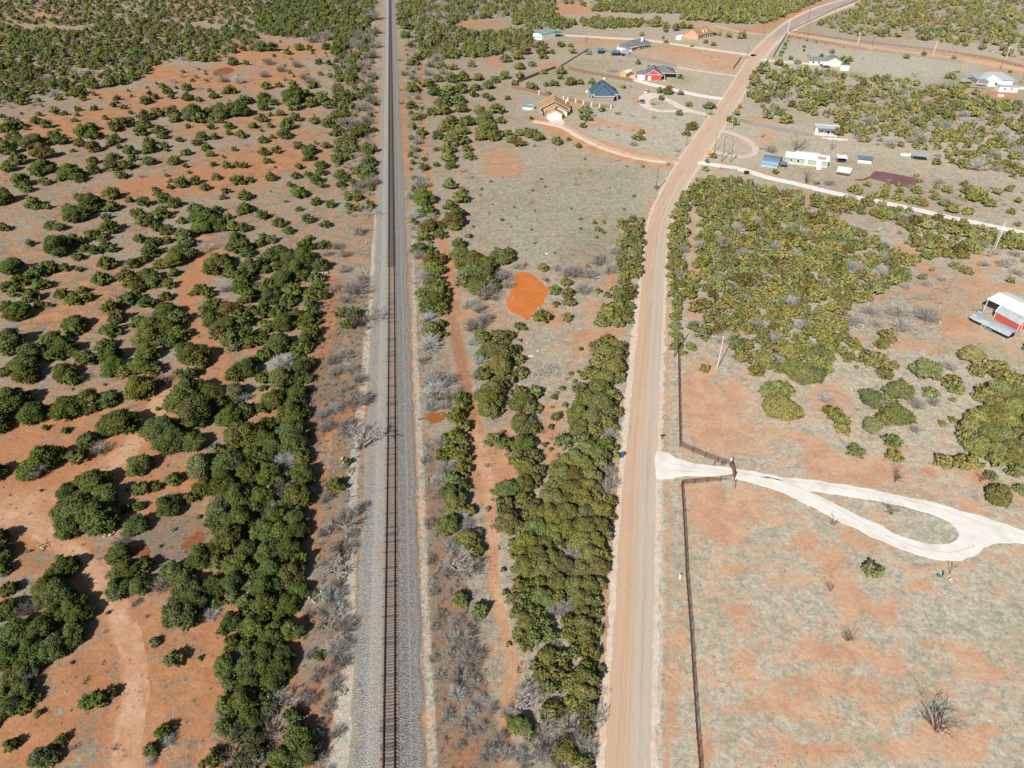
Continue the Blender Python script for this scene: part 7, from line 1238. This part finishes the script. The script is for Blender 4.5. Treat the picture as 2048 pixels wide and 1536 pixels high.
# ---- sort by how large each shows; the largest 300 of a kind are objects
def show(t): 
    q = Pn(t[0], t[1]); s = scale_at(t[1]) * t[2]
    inside = -s / 2 < q[0] < 2048 + s / 2 and -s / 2 < q[1] < 1536 + s / 2
    return s if inside else s * .01
J = sorted([t for t in TREES if t[3] in 'jog'], key=lambda t: -show(t)); B = sorted([t for t in TREES if t[3] in 'bl'], key=lambda t: -show(t)); D = [t for t in TREES if t[3] == 'd']
NJ, NB = 300, 290
JS, JR, BS, BR = J[:NJ], J[NJ:], B[:NB], B[NB:]

# ---- labels: size, colour, which side of which landmark, and the how-manieth out from it
LM = [('the rutted track fork', 60, 1050), ('the rutted track bend', 245, 1250), ('the cross ruts at the bottom', 255, 1470), ('the wet rusty hollow', 390, 1078), ('the broad crown at the track fork', 175, 1010), ('the orange opening', 330, 820), ('the bare red wash', 385, 600), ('the silver shrub in the thicket', 560, 728), ('the white dead snag', 407, 486), ('the red soil flat', 430, 350), ('the pale grass flat', 60, 440),
      ('the far red mud pool', 450, 142), ('the wide sprawling dead tree', 727, 870), ('the dead tree shading the ballast', 720, 620), ('the lone round juniper on the verge', 672, 968), ('the silver brush by the verge', 665, 1200), ('the dead limbs at the bottom', 470, 1480), ('the culvert pool', 870, 835), ('the orange pond', 1055, 590), ('the reddish gully', 955, 860), ('the winding red wash', 995, 1100), ('the lower end of the wash', 1025, 1330), ('the brush heap', 1090, 730), ('the white dead branches by the road', 1150, 1450),
      ('the blue bin', 1244, 914), ('the litter scraps', 1062, 706), ('the green meadow', 1130, 400), ('the scattered pads on the verge', 735, 520), ('the board fence above the tan house', 1080, 150), ('the roadside pole', 1348, 714), ('the pale pole by the wood', 1434, 738), ('the muddy red pond', 1790, 350), ('the lattice mast', 1986, 500), ('the long tin shed', 1960, 650), ('the white loop', 1850, 1060), ('the grass island', 1780, 1020), ('the paddock corner', 1370, 730), ('the yellow green patch', 1900, 702), ('the clearing in the wood', 1800, 500), ('the trailer home', 1650, 260),
      ('the cream house', 1690, 130), ('the red house', 1300, 155), ('the slate roofed house', 1210, 195), ('the tan house', 1105, 220), ('the brick house', 1400, 70), ('the grey board fence', 1560, 262), ('the bare dark tree in the paddock', 1888, 1450), ('the narrow path in the wood', 1385, 520), ('the tall thicket by the road', 1180, 1150), ('the thicket in the corner', 70, 1300), ('the dense belt west of the track', 600, 950), ('the upper belt by the track', 620, 560), ('the road bend', 1340, 440), ('the long white drive', 1900, 430)]
LMG = [(n, G(x, y)) for n, x, y in LM]
ORD = 'first second third fourth fifth sixth seventh eighth ninth tenth eleventh twelfth thirteenth fourteenth fifteenth sixteenth seventeenth eighteenth nineteenth twentieth twentyfirst twentysecond twentythird twentyfourth twentyfifth twentysixth'.split()
def describe(trees, noun, sizes, colname):
    items = []
    for i, (x, y, w, k) in enumerate(trees):
        n, g0 = min(LMG, key=lambda q: (q[1].x - x) ** 2 + ((q[1].y - y) * .8) ** 2); dx, dy = x - g0.x, y - g0.y; px_ = Pn(x, y)[0]
        if abs(dx) < 1.2 and abs(dy) < 1.5: rel = 'right beside'
        elif abs(dy) > abs(dx): rel = 'north of' if dy > 0 else 'south of'
        else: rel = 'east of' if dx > 0 else 'west of'
        sz = sizes[0] if w > 5.0 else sizes[1] if w > 3.6 else sizes[2] if w > 2.2 else sizes[3]
        items.append((i, sz, colname(k, px_), rel, n, math.hypot(dx, dy)))
    out = {}; byk = {}
    for it in items: byk.setdefault(it[1:5], []).append(it)
    for key, L in byk.items():
        L.sort(key=lambda q: q[5])
        for j, it in enumerate(L):
            base = f'{key[0]} {key[1]} {noun} {key[2]} {key[3]} {key[4]}' if False else f'{key[0]} {key[1]} {noun} {key[2]} {key[3]}'
            out[it[0]] = base if len(L) == 1 else f'{base}, {ORD[min(j, 25)]} out'
    seen = {}
    for i, s in out.items():
        if len(s.split()) > 16: s = ' '.join(s.split()[:16]); 
        out[i] = s
    return out
def cj(k, px_): return {'o': 'rusty', 'g': 'grey green'}.get(k, 'dark green' if px_ < 770 else 'mid green' if px_ < 1290 else 'olive green')
def cb(k, px_): return 'silvery' if k == 'l' else ('grey brown' if px_ < 900 else 'pale grey')
lj = describe(JS, 'juniper', ('broad', 'medium', 'small', 'tiny'), cj); lb = describe(BS, 'bare shrub', ('large', 'medium', 'small', 'tiny'), cb); ld = describe(D, 'bare tree', ('wide', 'medium', 'small', 'tiny'), lambda k, p: 'leafless')
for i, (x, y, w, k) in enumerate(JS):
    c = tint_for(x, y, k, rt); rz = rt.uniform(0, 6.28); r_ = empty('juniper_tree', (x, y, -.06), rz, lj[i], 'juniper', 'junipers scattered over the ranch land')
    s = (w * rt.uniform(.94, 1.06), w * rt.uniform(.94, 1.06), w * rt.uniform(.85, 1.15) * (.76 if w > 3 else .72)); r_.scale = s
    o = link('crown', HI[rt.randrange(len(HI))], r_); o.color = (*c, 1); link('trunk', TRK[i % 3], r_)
    if rt.random() < .42:
        tw = link('dead_limbs', TWH[i % len(TWH)], r_, (rt.uniform(-.3, .3), rt.uniform(-.3, .3), rt.uniform(.12, .30)), rt.uniform(0, 6)); q_ = rt.uniform(.40, .70); tw.scale = (q_, q_, q_ * .9); tw.color = (.30, .29, .27, 1)
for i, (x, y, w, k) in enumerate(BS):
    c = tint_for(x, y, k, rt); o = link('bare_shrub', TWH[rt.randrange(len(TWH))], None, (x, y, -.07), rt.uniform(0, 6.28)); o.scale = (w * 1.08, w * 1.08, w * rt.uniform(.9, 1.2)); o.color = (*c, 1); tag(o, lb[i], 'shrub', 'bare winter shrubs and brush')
for i, (x, y, w, k) in enumerate(D):
    r_ = empty('bare_tree', (x, y, -.07), rt.uniform(0, 6.28), ld[i], 'bare tree', 'leafless mesquite trees'); r_.scale = (w, w, w * (.95 if Pn(x, y)[0] > 1400 else .75))
    pxx = Pn(x, y); paddock = pxx[0] > 1400; link('branches', (DEADB if paddock else DEAD)[rt.randrange(3 if paddock else 6)], r_)
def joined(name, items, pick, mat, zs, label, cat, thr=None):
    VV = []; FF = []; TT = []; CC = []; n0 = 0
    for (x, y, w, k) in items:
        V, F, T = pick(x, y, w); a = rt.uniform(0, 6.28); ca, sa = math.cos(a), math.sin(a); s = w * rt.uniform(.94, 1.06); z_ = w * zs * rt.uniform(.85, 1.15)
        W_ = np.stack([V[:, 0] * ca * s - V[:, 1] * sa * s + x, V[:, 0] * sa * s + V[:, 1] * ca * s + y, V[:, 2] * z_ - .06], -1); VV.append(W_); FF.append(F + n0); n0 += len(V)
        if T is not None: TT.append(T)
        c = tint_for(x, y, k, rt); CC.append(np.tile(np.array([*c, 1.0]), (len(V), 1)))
    at = [('tint', 'FLOAT_COLOR', np.vstack(CC))]
    if TT: at.append(('tuft', 'FLOAT', np.concatenate(TT)))
    me = np_mesh(name, np.vstack(VV), np.vstack(FF), mat, at); return tag(link(name, me), label, cat, None, 'stuff')
_q = [scale_at(t[1]) * t[2] for t in JR]
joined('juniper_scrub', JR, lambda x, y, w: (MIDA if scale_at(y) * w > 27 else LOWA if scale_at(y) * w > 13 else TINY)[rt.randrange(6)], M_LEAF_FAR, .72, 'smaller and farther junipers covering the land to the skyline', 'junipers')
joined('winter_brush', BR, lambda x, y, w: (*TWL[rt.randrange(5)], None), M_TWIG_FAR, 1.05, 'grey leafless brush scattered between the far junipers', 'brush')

# ---- low dry tufts and twiggy litter, one mass
def mass(name, regions, hgt, wid, cols, label, cat, blades=6, seed=5):
    r = np.random.default_rng(seed); VV = []; CC = []; FF = []
    for (P, dens) in regions:
        Pg = [G(*p) for p in P]; x0, x1 = min(p.x for p in Pg), max(p.x for p in Pg); y0, y1 = min(p.y for p in Pg), max(p.y for p in Pg); n = int((x1 - x0) * (y1 - y0) * dens)
        X = r.uniform(x0, x1, n); Y = r.uniform(y0, y1, n); zc_ = Y * cP + CAM_H * sP; U = 1024 + FPX * X / zc_; Vp = 768 + FPX * (CAM_H * cP - Y * sP) / zc_
        ins = np.zeros(n, bool); m_ = len(P)
        for i in range(m_):
            (xa, ya), (xb, yb) = P[i], P[(i + 1) % m_]; ins ^= ((yb > Vp) != (ya > Vp)) & (U < (xa - xb) * (Vp - yb) / (ya - yb + 1e-12) + xb)
        cl = np.sin(X * .9 + 1.7 * np.sin(Y * .6)) * np.cos(Y * .8 + 1.3 * np.sin(X * .5)); ins &= (cl + r.normal(0, .5, n)) > -.25
        X, Y = X[ins], Y[ins]; n = len(X); s = r.uniform(.6, 1.4, n)
        for b in range(blades):
            a = r.uniform(0, 6.28, n); t = r.uniform(.1, 1.1, n); L = hgt * s * r.uniform(.6, 1.2, n); bx = X + r.normal(0, .10, n) * s; by = Y + r.normal(0, .10, n) * s
            d = np.stack([np.cos(a) * np.sin(t), np.sin(a) * np.sin(t), np.cos(t)], -1); ph = r.uniform(0, 6.28, n); u = np.stack([np.cos(ph), np.sin(ph), np.zeros(n)], -1) * wid
            p = np.stack([bx, by, np.full(n, -.12)], -1); VV.append(np.stack([p + u, p - u, p + d * L[:, None]], 1).reshape(-1, 3)); c = np.array(cols)[r.integers(0, len(cols), n)] * r.uniform(.75, 1.25, (n, 1)); c = np.concatenate([c, np.ones((n, 1))], 1); CC.append(np.repeat(c, 3, 0))
    V = np.vstack(VV); C = np.vstack(CC); F = np.arange(len(V)).reshape(-1, 3); me = np_mesh(name, V, F, M_TWIG_FAR, [('tint', 'FLOAT_COLOR', C)]); return tag(link(name, me), label, cat, None, 'stuff')
GRASS = [(.40, .35, .25), (.46, .42, .32), (.33, .27, .19), (.42, .40, .33)]; BRN = [(.22, .16, .12), (.30, .24, .19), (.36, .32, .28), (.17, .13, .10), (.26, .18, .14)]
mass('brush_litter', [([(650, 560), (740, 560), (735, 700), (722, 900), (700, 1050), (690, 1250), (675, 1400), (655, 1600), (545, 1600), (600, 1400), (610, 1250), (620, 1100), (640, 950), (610, 850), (620, 760)], 2.6), ([(845, 860), (890, 900), (920, 1050), (960, 1200), (990, 1400), (1000, 1600), (872, 1600), (860, 1300), (848, 1100)], 3.0), ([(830, 620), (850, 620), (900, 700), (900, 830), (860, 860), (836, 760)], 2.2), ([(1660, 640), (1830, 600), (1880, 640), (1840, 690), (1700, 690)], 1.2), ([(950, 400), (1070, 395), (1080, 430), (970, 430)], .7)],
     .55, .022, BRN, 'brown twiggy brush litter along both railway verges', 'brush', 7)
mass('dry_grass', [([(0, 760), (620, 640), (640, 900), (600, 1300), (540, 1600), (-100, 1600), (-100, 800)], .45), ([(700, 600), (745, 560), (735, 760), (718, 1000), (704, 1200), (690, 1400), (670, 1600), (650, 1600), (670, 1300), (690, 1100), (700, 850)], 3.2), ([(826, 500), (838, 700), (850, 950), (862, 1250), (876, 1600), (856, 1600), (846, 1250), (836, 900), (822, 600)], 3.0), ([(960, 560), (1240, 480), (1250, 700), (1160, 860), (1060, 900), (960, 700)], .55), ([(1000, 860), (960, 950), (1010, 1200), (1040, 1500), (1200, 1600), (980, 1600), (960, 1200), (930, 900)], .8), ([(1330, 960), (1400, 960), (1600, 960), (2060, 1150), (2060, 1600), (1330, 1600)], .40), ([(1320, 660), (1360, 740), (1350, 960), (1326, 900)], 1.4), ([(1360, 720), (1700, 800), (2060, 1000), (2060, 1080), (1500, 930), (1360, 880)], .35)],
     .24, .030, GRASS, 'short dry winter grass tufts over the open ground', 'grass', 5, 9)
mass('low_weeds', [([(-60, 560), (620, 560), (640, 900), (600, 1300), (540, 1600), (-100, 1600)], .10), ([(0, 200), (740, 200), (720, 560), (0, 560)], .05), ([(950, 330), (1290, 330), (1250, 520), (1230, 700), (960, 560)], .22), ([(1000, 880), (990, 1300), (1040, 1600), (960, 1600), (940, 900)], .35), ([(1370, 700), (1900, 560), (2060, 900), (2060, 1000), (1500, 900)], .10)], .42, .045, [(.13, .14, .06), (.20, .17, .11), (.26, .24, .17), (.10, .10, .05)], 'small dark weeds and seedlings dotted over bare ground', 'weeds', 9, 31)
mass('reeds', [([(900, 620), (960, 600), (1030, 620), (1060, 645), (980, 660), (900, 660)], 3.0), ([(1005, 560), (1030, 545), (1030, 600), (1010, 620)], 3.0)], .8, .03, [(.50, .38, .26), (.56, .46, .34)], 'tan reeds and dead grass round the orange pond', 'reeds', 6, 12)
def heap(x, y, L, W_, n, label, seed):
    g_ = G(x, y); h = empty('brush_pile', g_, 0, label, 'brush pile'); r = random.Random(seed); m = MB()
    for k in range(n):
        a = r.uniform(0, 3.14); p = Vector((r.uniform(-L, L), r.uniform(-W_, W_), 0)); p.z = .6 * (1 - (p.x / L) ** 2) * r.random(); d = Vector((math.cos(a), math.sin(a), r.uniform(-.15, .25))) * r.uniform(.6, 1.6); m.tube([p - d * .5, p + Vector((0, 0, .15)), p + d * .5], [.035, .04, .012], 3, cap=False)
    tag(m.build('sticks', M_DEADWOOD, h), None, None, None, 'stuff')
heap(1092, 742, 3.6, 2.6, 190, 'grey brush heap of cut limbs below the litter', 1); heap(1052, 405, 9, 4, 260, 'long grey line of cut brush in the green meadow', 2); heap(1810, 630, 7, 3, 240, 'wide grey heap of cleared brush behind the wood', 3); heap(405, 487, 1.8, 1.2, 60, 'white weathered dead snag lying among junipers', 4); heap(1130, 15, 16, 6, 200, 'grey brush heap on the far orange clearing', 5)
